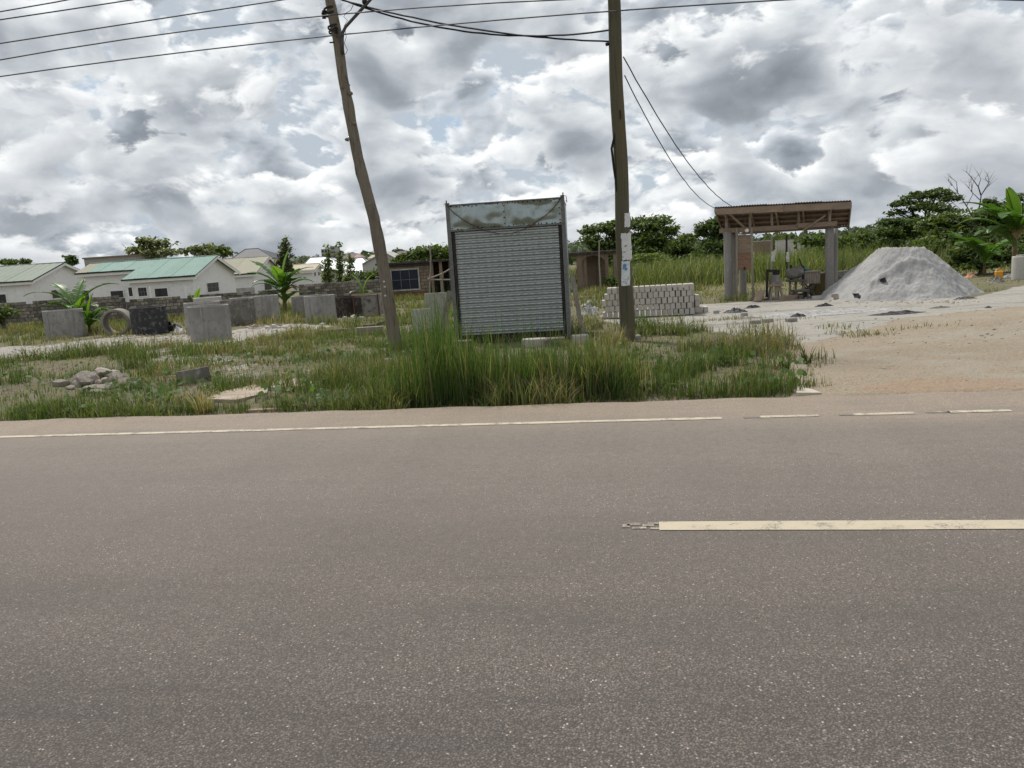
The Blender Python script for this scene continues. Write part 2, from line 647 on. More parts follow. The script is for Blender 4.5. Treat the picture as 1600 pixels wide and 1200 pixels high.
TIMBER = rough_mat('weathered_timber', (0.33, 0.245, 0.175), (0.24, 0.185, 0.14), (0.16, 0.12, 0.09), 2.5, 22, 0.85, bmp=0.4, bd=0.006, stretch=(0.4, 2.5, 2.5), var=0.25)
TIMBER_V = rough_mat('weathered_upright', (0.33, 0.29, 0.24), (0.24, 0.21, 0.17), (0.16, 0.13, 0.10), 2.5, 22, 0.85, bmp=0.4, bd=0.006, stretch=(2.5, 2.5, 0.3), var=0.25)
REDTIMBER = rough_mat('reddish_plank', (0.33, 0.19, 0.125), (0.27, 0.165, 0.11), (0.17, 0.11, 0.08), 2.5, 18, 0.85, bmp=0.3, stretch=(0.4, 2, 2), var=0.25)
PALEWOOD = rough_mat('pale_board', (0.40, 0.335, 0.26), (0.26, 0.21, 0.16), (0.46, 0.37, 0.30), 3.5, 14, 0.85, bmp=0.2, stretch=(0.5, 2, 2))
DARKWOOD = rough_mat('grimy_wood', (0.11, 0.095, 0.08), (0.16, 0.14, 0.12), (0.06, 0.05, 0.045), 4, 20, 0.85)
RUSTROOF = rough_mat('rusty_corrugated_sheet', (0.19, 0.14, 0.11), (0.13, 0.10, 0.085), (0.25, 0.165, 0.115), 1.4, 8, 0.7, metal=0.2, bmp=0.1)
COLCONC = rough_mat('column_concrete', (0.27, 0.255, 0.235), (0.22, 0.21, 0.195), (0.33, 0.31, 0.29), 2.5, 20, 0.9, bmp=0.3, streak=(0.18, 0.17, 0.155))
BLACKIRON = rough_mat('black_iron', (0.018, 0.018, 0.018), (0.03, 0.028, 0.026), (0.06, 0.04, 0.03), 4, 20, 0.6, metal=0.3, bmp=0.1)
FRAMEIRON = rough_mat('painted_angle_iron', (0.20, 0.212, 0.21), (0.155, 0.165, 0.163), (0.17, 0.105, 0.07), 3, 18, 0.55, metal=0.4, bmp=0.15)
DARKGAP = rough_mat('shutter_guide', (0.02, 0.02, 0.02), (0.035, 0.033, 0.03), (0.07, 0.045, 0.03), 4, 20, 0.7, bmp=0.1)
CABLE = rough_mat('cable_rubber', (0.015, 0.015, 0.016), (0.022, 0.022, 0.023), None, 3, 20, 0.6, bmp=0)
WIREM = rough_mat('aluminium_conductor', (0.10, 0.10, 0.105), (0.07, 0.07, 0.075), None, 3, 20, 0.6, bmp=0)
REDCABLE = rough_mat('red_brown_cord', (0.10, 0.03, 0.025), (0.05, 0.03, 0.03), None, 6, 30, 0.7, bmp=0)
STEELGREY = rough_mat('lamp_arm_steel', (0.12, 0.12, 0.125), (0.085, 0.085, 0.09), (0.13, 0.09, 0.07), 3, 20, 0.5, metal=0.5, bmp=0.05)
STONE = rough_mat('broken_stone', (0.33, 0.29, 0.245), (0.24, 0.21, 0.18), (0.40, 0.36, 0.31), 4, 26, 0.95, bmp=0.5, var=0.3)
CHIPM = rough_mat('rubble_chip', (0.40, 0.36, 0.30), (0.27, 0.235, 0.19), (0.50, 0.47, 0.42), 9, 40, 0.95, bmp=0.3)
WHITESTUFF = rough_mat('white_scrap', (0.66, 0.65, 0.63), (0.55, 0.54, 0.52), (0.40, 0.38, 0.35), 5, 25, 0.7, bmp=0.2)
TARP = rough_mat('black_plastic_sheet', (0.022, 0.022, 0.026), (0.04, 0.04, 0.045), (0.12, 0.115, 0.11), 4, 14, 0.5, bmp=0.3)
GREYTARP = rough_mat('dusty_grey_sheet', (0.42, 0.41, 0.39), (0.27, 0.265, 0.26), (0.10, 0.10, 0.105), 4, 11, 0.8, bmp=0.3)
YELLOWP = rough_mat('yellow_jerrycan_plastic', (0.72, 0.33, 0.02), (0.66, 0.29, 0.02), None, 4, 20, 0.4, spec=0.5, bmp=0.05)
CYANP = rough_mat('cyan_plastic', (0.10, 0.50, 0.62), (0.12, 0.55, 0.66), None, 4, 20, 0.35, spec=0.5, bmp=0)
ORANGEP = rough_mat('orange_cloth', (0.62, 0.25, 0.14), (0.68, 0.42, 0.30), None, 5, 20, 0.8, bmp=0.2)
REDP = rough_mat('red_wrapper', (0.55, 0.09, 0.06), (0.45, 0.07, 0.05), None, 5, 20, 0.4, bmp=0)
OLIVEP = rough_mat('olive_painted_steel', (0.16, 0.145, 0.05), (0.10, 0.06, 0.035), (0.06, 0.04, 0.03), 3, 10, 0.7, metal=0.2, bmp=0.1)
PURPROOF = rough_mat('purple_brown_roof', (0.12, 0.09, 0.11), (0.16, 0.10, 0.11), None, 1, 4, 0.7, bmp=0)
PINKROOF = rough_mat('pale_red_roof', (0.36, 0.20, 0.19), (0.32, 0.19, 0.18), None, 1, 4, 0.7, bmp=0)
CLAYDRY = rough_mat('bare_clay_patch', (0.47, 0.43, 0.36), (0.40, 0.36, 0.30), (0.52, 0.48, 0.42), 2.5, 14, 0.95)

# galvanised sheet
def galv(name, ca, cb, rough, metal=0.85):
    m, t, b = base_mat(name, rough, metal, 0.5)
    v = objvec(t)
    n = noi(t, v, 5, 6, 0.6, 0.3)
    n2 = noi(t, vmap(t, v, (9, 9, 1.0)), 2, 4, 0.6)
    c = mixc(t, n, ca, cb)
    c = mixc(t, ramp(t, n2, [(0.55, 0.0), (0.75, 0.5)]), c, (0.20, 0.20, 0.19))
    t.links.new(c, b.inputs['Base Color'])
    t.links.new(ramp(t, n, [(0.3, rough - 0.08), (0.7, rough + 0.12)]), b.inputs['Roughness'])
    bump(t, b, n, 0.08, 0.01)
    return m


GALV = galv('galvanised_sheet', (0.29, 0.335, 0.325), (0.39, 0.43, 0.42), 0.30, 0.7)
SLATM = galv('shutter_slat_steel', (0.37, 0.395, 0.385), (0.46, 0.485, 0.475), 0.42, 0.45)

# paper
def paper_mat(name, base, ink, scale, lines=True):
    m, t, b = base_mat(name, 0.9, 0, 0.2)
    v = objvec(t, False)
    n = noi(t, v, 9, 4, 0.6)
    c = mixc(t, ramp(t, n, [(0.45, 0.0), (0.75, 0.35)]), base, (0.40, 0.37, 0.32))
    if lines:
        n2 = noi(t, vmap(t, v, (24, 24, 60)), scale, 2, 0.5)
        c = mixc(t, ramp(t, n2, [(0.60, 0.0), (0.64, 0.75)]), c, ink)
    t.links.new(c, b.inputs['Base Color'])
    return m


PAPER_A = paper_mat('weathered_paper', (0.66, 0.66, 0.67), (0.3, 0.3, 0.32), 0.5, False)
PAPER_B = paper_mat('printed_paper', (0.66, 0.66, 0.66), (0.16, 0.15, 0.16), 0.35)
PAPER_C = paper_mat('notice_paper', (0.68, 0.70, 0.72), (0.22, 0.22, 0.24), 1.0)
BLUEINK = rough_mat('blue_print', (0.08, 0.22, 0.45), (0.10, 0.28, 0.50), None, 30, 60, 0.8, bmp=0)

# asphalt
def asphalt():
    m, t, b = base_mat('asphalt', 0.82, 0, 0.35)
    ge = nd(t, 'ShaderNodeNewGeometry')
    v = ge.outputs['Position']
    sp = nd(t, 'ShaderNodeSeparateXYZ')
    t.links.new(v, sp.inputs[0])
    tt = mth(t, 'ADD', mth(t, 'MULTIPLY', sp.outputs[0], float(RN[0])), mth(t, 'MULTIPLY', sp.outputs[1], float(RN[1])))
    ss = mth(t, 'ADD', mth(t, 'MULTIPLY', sp.outputs[0], float(RS[0])), mth(t, 'MULTIPLY', sp.outputs[1], float(RS[1])))
    big = noi(t, vmap(t, v, (1, 1, 1)), 0.55, 5, 0.6)
    cb = nd(t, 'ShaderNodeCombineXYZ')
    t.links.new(mth(t, 'MULTIPLY', ss, 0.18), cb.inputs[0])
    t.links.new(tt, cb.inputs[1])
    lane = noi(t, cb.outputs[0], 1.3, 4, 0.55)
    mid = noi(t, v, 14, 5, 0.65)
    fine = noi(t, v, 130, 3, 0.6)
    c = mixc(t, ramp(t, big, [(0.32, 0.0), (0.68, 1.0)]), (0.145, 0.124, 0.108), (0.19, 0.163, 0.141))
    c = mixc(t, ramp(t, lane, [(0.36, 0.7), (0.60, 0.0)]), c, (0.106, 0.092, 0.082))
    c = mixc(t, ramp(t, noi(t, vmap(t, cb.outputs[0], (1, 1, 1), (4, 2, 0)), 5.5, 5, 0.65), [(0.52, 0.0), (0.70, 0.55)]), c, (0.085, 0.077, 0.071))
    # the stones of the wearing course, each with its own tone
    vo = nd(t, 'ShaderNodeTexVoronoi', feature='F1')
    vo.inputs['Scale'].default_value = 120
    vo.inputs['Randomness'].default_value = 1
    t.links.new(vmap(t, v, (1, 1, 1)), vo.inputs['Vector'])
    wn = nd(t, 'ShaderNodeTexWhiteNoise', noise_dimensions='3D')
    t.links.new(vo.outputs['Position'], wn.inputs['Vector'])
    tone = ramp(t, wn.outputs['Value'], [(0.0, 0.55), (0.3, 0.82), (0.7, 1.12), (0.94, 1.45), (0.985, 2.1), (1.0, 4.2)])
    c = mixc(t, 1.0, c, tone, 'MULTIPLY')
    gapm = ramp(t, vo.outputs['Distance'], [(0.40, 0.0), (0.62, 1.0)])
    c = mixc(t, mth(t, 'MULTIPLY', gapm, 0.75), c, (0.05, 0.044, 0.04))
    c = mixc(t, ramp(t, fine, [(0.36, 0.6), (0.54, 0.0)]), c, (0.06, 0.053, 0.048))
    c = mixc(t, ramp(t, mid, [(0.55, 0.0), (0.72, 0.5)]), c, (0.078, 0.07, 0.064))
    # small oil spots
    vs_ = nd(t, 'ShaderNodeTexVoronoi', feature='F1')
    vs_.inputs['Scale'].default_value = 1.1
    t.links.new(v, vs_.inputs['Vector'])
    spot = ramp(t, mth(t, 'ADD', vs_.outputs['Distance'], mth(t, 'MULTIPLY', mid, 0.10)), [(0.075, 0.55), (0.12, 0.0)])
    c = mixc(t, spot, c, (0.06, 0.054, 0.05))
    chip = mth(t, 'GREATER_THAN', wn.outputs['Value'], 0.9)
    # brown dust blown onto the far shoulder
    edge = mth(t, 'ADD', tt, mth(t, 'MULTIPLY', mth(t, 'SUBTRACT', noi(t, cb.outputs[0], 2.2, 5, 0.6), 0.5), 0.7))
    dust_and_backlight = ramp(t, mth(t, 'DIVIDE', mth(t, 'SUBTRACT', tt, T_CENT - 2.0), T_LINE - T_CENT + 2.0), [(0.0, 0.04), (0.40, 0.26), (1.0, 0.60)])  # paler far lane: some dust, plus grazing backlight put into the road colour
    c = mixc(t, mth(t, 'MULTIPLY', dust_and_backlight, ramp(t, mid, [(0.3, 0.7), (0.6, 1.0)])), c, (0.295, 0.252, 0.212))
    lo = T_LINE - 0.55
    dn = mth(t, 'DIVIDE', mth(t, 'SUBTRACT', edge, lo), T_EDGE - lo)
    drv = mth(t, 'DIVIDE', mth(t, 'SUBTRACT', ss, S_DRIVE - 1.0), 2.5, True)
    dn = mth(t, 'ADD', dn, mth(t, 'MULTIPLY', mth(t, 'MULTIPLY', drv, mth(t, 'SUBTRACT', noi(t, cb.outputs[0], 1.1, 5, 0.6), 0.42)), 1.2))
    dust = ramp(t, dn, [(0.0, 0.0), (0.30, 0.20), (0.55, 0.74), (1.0, 0.92)])
    dustc = mixc(t, mid, (0.345, 0.275, 0.208), (0.42, 0.342, 0.264))
    dustc = mixc(t, ramp(t, fine, [(0.38, 0.85), (0.58, 0.0)]), dustc, (0.17, 0.135, 0.105))
    dustc = mixc(t, ramp(t, noi(t, v, 38, 5, 0.7), [(0.5, 0.0), (0.66, 0.75)]), dustc, (0.20, 0.16, 0.125))
    dustc = mixc(t, ramp(t, noi(t, vmap(t, cb.outputs[0], (1, 1, 1), (3, 9, 0)), 3.0, 6, 0.65), [(0.48, 0.0), (0.66, 0.7)]), dustc, (0.22, 0.185, 0.15))
    dustc = mixc(t, mth(t, 'MULTIPLY', chip, 0.6), dustc, (0.48, 0.42, 0.35))
    c = mixc(t, dust, c, dustc)
    t.links.new(c, b.inputs['Base Color'])
    t.links.new(ramp(t, fine, [(0.3, 0.95), (0.7, 0.68)]), b.inputs['Roughness'])
    bump(t, b, mth(t, 'ADD', mth(t, 'MULTIPLY', fine, 0.6), mth(t, 'SUBTRACT', 0.6, vo.outputs['Distance'])), 0.9, 0.006)
    return m


ASPHALT = asphalt()


def paint_mat(name, col, wear):
    m, t, b = base_mat(name, 0.7, 0, 0.35)
    ge = nd(t, 'ShaderNodeNewGeometry')
    v = ge.outputs['Position']
    n = noi(t, v, 7, 7, 0.72, 0.3)
    f = noi(t, v, 95, 3, 0.65)
    w = mth(t, 'ADD', mth(t, 'MULTIPLY', n, 0.7), mth(t, 'MULTIPLY', f, 0.5))
    c = mixc(t, ramp(t, n, [(0.3, 0.0), (0.7, 1.0)]), col, tuple(q * 0.86 for q in col))
    c = mixc(t, ramp(t, w, [(wear, 0.0), (wear + 0.07, 0.9)]), c, (0.165, 0.147, 0.128))
    t.links.new(c, b.inputs['Base Color'])
    bump(t, b, f, 0.5, 0.004)
    return m


PAINT = paint_mat('road_paint', (0.52, 0.455, 0.35), 0.61)
PAINT_C = paint_mat('centre_paint', (0.50, 0.435, 0.325), 0.65)
PAINT_W = paint_mat('worn_road_paint', (0.44, 0.385, 0.30), 0.50)


# ground, by zones stored on the mesh
def ground_mat():
    m, t, b = base_mat('ground_soil', 0.95, 0, 0.15)
    ge = nd(t, 'ShaderNodeNewGeometry')
    v = ge.outputs['Position']
    at = nd(t, 'ShaderNodeAttribute', attribute_name='zone')
    sp = nd(t, 'ShaderNodeSeparateColor')
    t.links.new(at.outputs['Color'], sp.inputs[0])
    n1 = noi(t, v, 0.9, 7, 0.62, 0.3)
    n2 = noi(t, v, 7, 6, 0.65)
    n3 = noi(t, v, 42, 4, 0.65)
    brk = mth(t, 'MULTIPLY', mth(t, 'SUBTRACT', mth(t, 'ADD', mth(t, 'MULTIPLY', n1, 1.3), n2), 1.15), 1.5)

    def zone(ch):
        return ramp(t, mth(t, 'ADD', sp.outputs[ch], brk), [(0.38, 0.0), (0.62, 1.0)])
    soil = mixc(t, ramp(t, n2, [(0.35, 0.0), (0.65, 1.0)]), (0.135, 0.11, 0.075), (0.29, 0.25, 0.195))
    soil = mixc(t, ramp(t, n3, [(0.45, 0.0), (0.65, 0.7)]), soil, (0.10, 0.085, 0.06))
    soil = mixc(t, ramp(t, n1, [(0.4, 0.0), (0.6, 0.8)]), soil, (0.15, 0.155, 0.07))
    tan = mixc(t, n1, (0.345, 0.285, 0.212), (0.41, 0.35, 0.27))
    tan = mixc(t, ramp(t, n3, [(0.48, 0.0), (0.64, 0.85)]), tan, (0.225, 0.175, 0.125))
    tan = mixc(t, ramp(t, n2, [(0.52, 0.0), (0.70, 0.8)]), tan, (0.33, 0.255, 0.175))
    tan = mixc(t, ramp(t, noi(t, vmap(t, v, (0.45, 2.0, 1), (7, 2, 0)), 1.4, 7, 0.66, 0.6), [(0.50, 0.0), (0.66, 0.75)]), tan, (0.34, 0.29, 0.22))
    tan = mixc(t, ramp(t, noi(t, vmap(t, v, (1, 1.6, 1), (1, 8, 0)), 0.7, 4, 0.6, 0.4), [(0.48, 0.0), (0.62, 0.7)]), tan, (0.385, 0.345, 0.285))
    white = mixc(t, n1, (0.37, 0.345, 0.305), (0.465, 0.44, 0.395))
    white = mixc(t, ramp(t, n2, [(0.50, 0.0), (0.68, 0.85)]), white, (0.31, 0.285, 0.245))
    white = mixc(t, ramp(t, n3, [(0.53, 0.0), (0.66, 0.75)]), white, (0.25, 0.235, 0.205))
    white = mixc(t, ramp(t, noi(t, vmap(t, v, (0.5, 2.2, 1), (3, 1, 0)), 1.6, 6, 0.65, 0.6), [(0.52, 0.0), (0.66, 0.8)]), white, (0.36, 0.335, 0.295))
    white = mixc(t, ramp(t, noi(t, vmap(t, v, (0.35, 1.3, 1), (9, 4, 0)), 1.1, 7, 0.68, 0.8), [(0.54, 0.0), (0.60, 0.75)]), white, (0.265, 0.25, 0.225))
    red = mixc(t, n2, (0.36, 0.20, 0.12), (0.42, 0.27, 0.175))
    c = mixc(t, zone(0), soil, tan)
    c = mixc(t, zone(1), c, white)
    c = mixc(t, mth(t, 'MULTIPLY', zone(2), 0.35), c, red)
    t.links.new(c, b.inputs['Base Color'])
    bump(t, b, mth(t, 'ADD', mth(t, 'MULTIPLY', n2, 1.0), mth(t, 'MULTIPLY', n3, 0.5)), 1.0, 0.06)
    return m


SOIL = ground_mat()


def heap_mat():
    m, t, b = base_mat('quarry_dust', 0.95, 0, 0.15)
    v = objvec(t)
    n1 = noi(t, v, 1.6, 7, 0.65, 0.4)
    n3 = noi(t, v, 45, 4, 0.7)
    c = mixc(t, ramp(t, n1, [(0.35, 0.0), (0.65, 1.0)]), (0.31, 0.305, 0.30), (0.40, 0.395, 0.385))
    c = mixc(t, ramp(t, n3, [(0.5, 0.0), (0.72, 0.8)]), c, (0.22, 0.215, 0.21))
    t.links.new(c, b.inputs['Base Color'])
    bump(t, b, mth(t, 'ADD', n1, mth(t, 'MULTIPLY', n3, 0.4)), 0.7, 0.06)
    return m


QUARRY = heap_mat()
HILLM = rough_mat('wooded_hill', (0.05, 0.075, 0.035), (0.075, 0.10, 0.05), (0.11, 0.12, 0.07), 0.02, 0.12, 0.95, bmp=0)

# ------------------------------------------------------------------ ground, road
P_VERGE = poly_world([(-250, 545), (60, 556), (240, 537), (350, 540), (430, 518), (520, 503), (620, 500), (700, 500), (900, 500), (940, 500), (1000, 511), (1100, 522), (1180, 536), (1245, 552), (1278, 574), (1246, 590), (1238, 622), (1230, 660), (600, 680), (0, 690), (-250, 700)])
P_PALE = poly_world([(-250, 575), (-250, 540), (60, 533), (160, 521), (300, 514), (450, 496), (520, 503), (430, 518), (350, 538), (240, 541), (100, 560)])
P_SAND = poly_world([(1000, 511), (945, 499), (935, 488), (1000, 474), (1100, 468), (1180, 464), (1300, 456), (1520, 462), (1600, 440), (1900, 432), (2600, 600), (2600, 760), (1225, 680), (1238, 622), (1246, 590), (1278, 574), (1245, 552), (1180, 536), (1100, 522)])
P_TAN = poly_world([(1180, 548), (1270, 545), (1360, 520), (1450, 497), (1540, 488), (1700, 470), (2600, 560), (2600, 760), (1225, 680), (1236, 600)])
P_RED = poly_world([(1340, 622), (1420, 606), (1600, 604), (1900, 615), (1900, 630), (1600, 622), (1400, 628)])
P_MIDP = poly_world([(200, 0 + 545), (330, 540), (430, 590), (490, 585), (500, 605), (420, 612), (340, 632), (280, 600)])


def grow(a, b, n, k):
    return a + (b - a) * (np.linspace(0, 1, n) ** k)


xs = np.concatenate([-grow(22, 2600, 34, 3.2)[::-1], np.linspace(-22, 22, 300)[1:-1], grow(22, 2600, 34, 3.2)])
ys = np.concatenate([-grow(2, 1500, 16, 3.0)[::-1], np.linspace(-2, 6, 12)[1:-1], np.linspace(6, 24, 150), grow(24, 90, 70, 1.5)[1:], grow(90, 3200, 26, 3.0)[1:]])
GX, GY = np.meshgrid(xs, ys)
GZ = terr(GX, GY)
nx, ny = len(xs), len(ys)
gv = np.stack([GX.ravel(), GY.ravel(), GZ.ravel()], 1)
idx = np.arange(nx * ny).reshape(ny, nx)
gf = np.stack([idx[:-1, :-1].ravel(), idx[:-1, 1:].ravel(), idx[1:, 1:].ravel(), idx[1:, :-1].ravel()], 1)
ground = mesh_np('ground', gv, gf, SOIL, smooth_=True)
za = ground.data.color_attributes.new('zone', 'FLOAT_COLOR', 'POINT')
zc_ = np.zeros((len(gv), 4), np.float32)
zx, zy = gv[:, 0], gv[:, 1]
zc_[:, 0] = inside(P_TAN, zx, zy)
zc_[:, 1] = (inside(P_SAND, zx, zy) & ~inside(P_TAN, zx, zy)) | inside(P_PALE, zx, zy)
zc_[:, 1] = np.maximum(zc_[:, 1], 0.40 * inside(P_MIDP, zx, zy))
zc_[:, 2] = inside(P_RED, zx, zy)
za.data.foreach_set('color', zc_.ravel())
tag(ground, kind='structure')


def strip(name, mat, s0, s1, t0, t1, z, ds=0.12, jit=0.0, skirt=0.0, seed=1, wob=0.0):
    n = max(2, int((s1 - s0) / ds))
    s = np.linspace(s0, s1, n)
    ja = (fbm(s, s * 0 + 3.3, 0.5, seed, 4) - 0.5) * 2 * jit
    jb = (fbm(s, s * 0 + 9.1, 0.5, seed + 5, 4) - 0.5) * 2 * jit
    w = (fbm(s, s * 0 + 1.7, 6.0, 77, 2) - 0.5) * 2 * wob
    rows = [(s, t0 + ja + w, z), (s, t1 + jb + w, z)]
    if skirt:
        rows.append((s, t1 + jb + w + 0.015, z - skirt))
    v = np.concatenate([np.stack([a * RS[0] + b * RN[0], a * RS[1] + b * RN[1], np.full(n, c)], 1) for a, b, c in rows])
    f = []
    for k in range(len(rows) - 1):
        i = np.arange(n - 1)
        f.append(np.stack([k * n + i, k * n + i + 1, (k + 1) * n + i + 1, (k + 1) * n + i], 1))
    o = mesh_np(name, v, np.concatenate(f), mat)
    tag(o, kind='structure')
    return o


strip('road', ASPHALT, -400, 400, T_CENT - 2.95, T_EDGE, 0.0, 0.05, 0.075, 0.13)


def sof(px, py):
    return float(np.dot(RS, np.array(G0(px, py))[:2]))


strip('edge_line', PAINT, -260, sof(1128, 653), T_LINE - 0.045, T_LINE + 0.045, 0.004, 0.06, 0.008, seed=3)
for a, b in ((1187, 1275), (1337, 1430), (1492, 1590), (1652, 1750), (1815, 1910)):
    strip('edge_dash', PAINT, sof(a, 650), sof(b, 646), T_LINE - 0.043, T_LINE + 0.043, 0.004, 0.05, 0.009, seed=a)
for a, b in ((1160, 1184), (1312, 1332), (1455, 1488)):
    strip('worn_edge_dash', PAINT_W, sof(a, 650), sof(b, 646), T_LINE - 0.03, T_LINE + 0.03, 0.004, 0.03, 0.02, seed=a)
c0 = sof(1030, 823)
strip('centre_dash', PAINT_C, c0, c0 + 4.0, T_CENT - 0.072, T_CENT + 0.072, 0.004, 0.05, 0.006, seed=21)
for k, (a, b, t0_, t1_) in enumerate(((972, 984, -0.02, 0.03), (980, 1001, 0.01, 0.06), (988, 1010, -0.05, -0.015), (1004, 1022, -0.01, 0.035), (1012, 1029, 0.03, 0.065), (1016, 1030, -0.06, -0.02))):
    strip('worn_centre_dash_end', PAINT_W, sof(a, 823), sof(b, 823), T_CENT + t0_, T_CENT + t1_, 0.004, 0.012, 0.02, seed=220 + k)
for k in (-3, -2, -1, 1, 2, 3):
    strip('centre_dash', PAINT_C, c0 + k * 10.0, c0 + k * 10 + 4.0, T_CENT - 0.072, T_CENT + 0.072, 0.004, 0.05, 0.006, seed=30 + k)

# far hills
HV = []


def hill_z(px, d):
    V, az, n, m = HV
    p = D(px, 400, d)
    i = int(np.clip(np.searchsorted(az, math.atan2(p.x, p.y)), 0, n - 1))
    j = (math.hypot(p.x, p.y) - 330) / 700 * (m - 1)
    j0 = int(np.clip(j, 0, m - 2))
    f = min(1, max(0, j - j0))
    return float(V[j0 * n + i, 2] * (1 - f) + V[(j0 + 1) * n + i, 2] * f)


def hills():
    n, m = 260, 14
    az = np.linspace(R(-75), R(75), n)
    v = []
    for j in range(m):
        f = j / (m - 1)
        dd = 330 + 700 * f
        prof = math.sin(math.pi * min(1, f * 1.15)) if f < 0.87 else math.sin(math.pi * min(1, f * 1.15))
        h = 3 + 13 * fbm(az * 40, az * 0 + 2 + j * 0.3, 9, 3, 4) + 3 * smooth(R(-45), R(-5), az) * (1 - smooth(R(0), R(12), az))
        tree = 3.0 * fbm(az * 900, az * 0 + j * 7.7, 3, 8, 3)
        z = -6 + prof * (h + tree * (0.4 + prof))
        v.append(np.stack([np.sin(az) * dd, np.cos(az) * dd, z], 1))
    v = np.concatenate(v)
    HV.extend([v, az, n, m])
    i = np.arange((m - 1) * n).reshape(m - 1, n)[:, :-1].ravel()
    f = np.stack([i, i + 1, i + n + 1, i + n], 1)
    o = mesh_np('hills', v, f, HILLM, smooth_=True)
    tag(o, kind='structure')


hills()

# ------------------------------------------------------------------ foliage builders (numpy)
def blades(name, pts, h, w, lean, seg, cols, label=None, cat='grass', az=None, parent=None):
    n = len(pts)
    az = rng.uniform(0, 2 * math.pi, n) if az is None else az
    dx, dy = np.cos(az), np.sin(az)
    fa = az + math.pi / 2 + rng.uniform(-0.5, 0.5, n)
    wx, wy = np.cos(fa), np.sin(fa)
    vs = []
    for k in range(seg + 1):
        t = k / seg
        off = lean * h * t ** 2.0
        zz = h * (t - 0.35 * np.clip(lean, 0, 1.2) * t ** 2.2)
        if k < seg:
            ww = w * (1 - 0.75 * t ** 1.4) * 0.5
            for s in (-1, 1):
                vs.append(np.stack([pts[:, 0] + dx * off + s * wx * ww, pts[:, 1] + dy * off + s * wy * ww, pts[:, 2] + zz], 1))
        else:
            vs.append(np.stack([pts[:, 0] + dx * off, pts[:, 1] + dy * off, pts[:, 2] + zz], 1))
    m = len(vs)
    V = np.stack(vs, 1).reshape(-1, 3)
    base = (np.arange(n) * m)[:, None]
    tris = []
    for k in range(seg - 1):
        a = 2 * k
        tris += [[a, a + 1, a + 3], [a, a + 3, a + 2]]
    a = 2 * (seg - 1)
    tris.append([a, a + 1, a + 2])
    Fc = (base[:, :, None] + np.array(tris)[None]).reshape(-1, 3)
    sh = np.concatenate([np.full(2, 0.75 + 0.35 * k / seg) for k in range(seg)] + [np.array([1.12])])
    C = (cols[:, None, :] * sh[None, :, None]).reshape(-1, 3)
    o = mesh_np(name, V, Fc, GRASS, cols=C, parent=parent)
    if label:
        tag(o, label, cat, kind='stuff')
    return o


def mixcol(n, pal, spread=0.12):
    pal = np.array(pal)
    i = rng.integers(0, len(pal), n)
    c = pal[i] * (1 + rng.normal(0, spread, (n, 1)))
    return np.clip(c, 0.005, 1)


def scatter(n, x0, x1, y0, y1):
    return rng.uniform(x0, x1, n), rng.uniform(y0, y1, n)


GREEN = [(0.10, 0.142, 0.042), (0.12, 0.162, 0.05), (0.082, 0.12, 0.034), (0.14, 0.172, 0.064), (0.165, 0.178, 0.08)]
LUSH = [(0.078, 0.135, 0.034), (0.098, 0.16, 0.042), (0.066, 0.112, 0.03)]
DRY = [(0.29, 0.24, 0.145), (0.23, 0.20, 0.115), (0.36, 0.31, 0.20), (0.20, 0.19, 0.095)]


def verge_grass():
    N = 330000
    x, y = scatter(N, -19, 6.0, 7.2, 24)
    # even density on screen rather than on the ground
    keep = rng.uniform(0, 1, N) < np.clip((10.5 / y) ** 1.2, 0, 1)
    x, y = x[keep], y[keep]
    t = x * RN[0] + y * RN[1]
    m = inside(P_VERGE, x, y) & (t > T_EDGE + 0.03)
    x, y, t = x[m], y[m], t[m]
    cl = fbm(x, y, 0.9, 31, 3)
    bare = inside(P_MIDP, x, y)
    big = fbm(x, y, 2.6, 41, 2)
    dens = smooth(0.45, 0.62, cl) * (0.25 + 0.75 * smooth(0.38, 0.6, big))
    dens = np.where(bare, dens * 0.45, dens) + 0.12
    # keep the flat boards and slab clear
    m = rng.uniform(0, 1, len(x)) < dens
    for (bx, by, br) in CLEAR:
        m &= ((x - bx) ** 2 + (y - by) ** 2) > br ** 2
    x, y, cl, big, t = x[m], y[m], cl[m], big[m], t[m]
    h = (0.06 + 0.24 * smooth(0.47, 0.72, cl) + 0.09 * rng.random(len(x))) * rng.uniform(0.55, 1.25, len(x))
    h *= 0.8 + 0.5 * smooth(0.45, 0.7, big)
    n = len(x)
    pts = np.stack([x, y, terr(x, y) - 0.01], 1)
    hue = fbm(x, y, 1.8, 51, 3)[:, None]
    g = mixcol(n, GREEN)
    d = mixcol(n, DRY)
    l = mixcol(n, LUSH)
    u = rng.random((n, 1))
    c = np.where(u < 0.08 + 0.6 * smooth(0.53, 0.70, hue), d, g)
    c = np.where((hue < 0.44) & (u < 0.7), l, c)
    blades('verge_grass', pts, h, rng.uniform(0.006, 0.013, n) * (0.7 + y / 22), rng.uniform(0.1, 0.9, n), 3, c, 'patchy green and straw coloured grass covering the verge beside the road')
    # seed heads: thin stalks with tufts
    k = rng.choice(n, 1400, replace=False)
    st = pts[k]
    blades('grass_seed_stalks', st, rng.uniform(0.28, 0.55, len(k)), np.full(len(k), 0.007), rng.uniform(0.05, 0.35, len(k)), 3, mixcol(len(k), [(0.28, 0.22, 0.13), (0.20, 0.15, 0.10), (0.25, 0.2, 0.12)]), 'thin brown seed stalks standing above the verge grass')


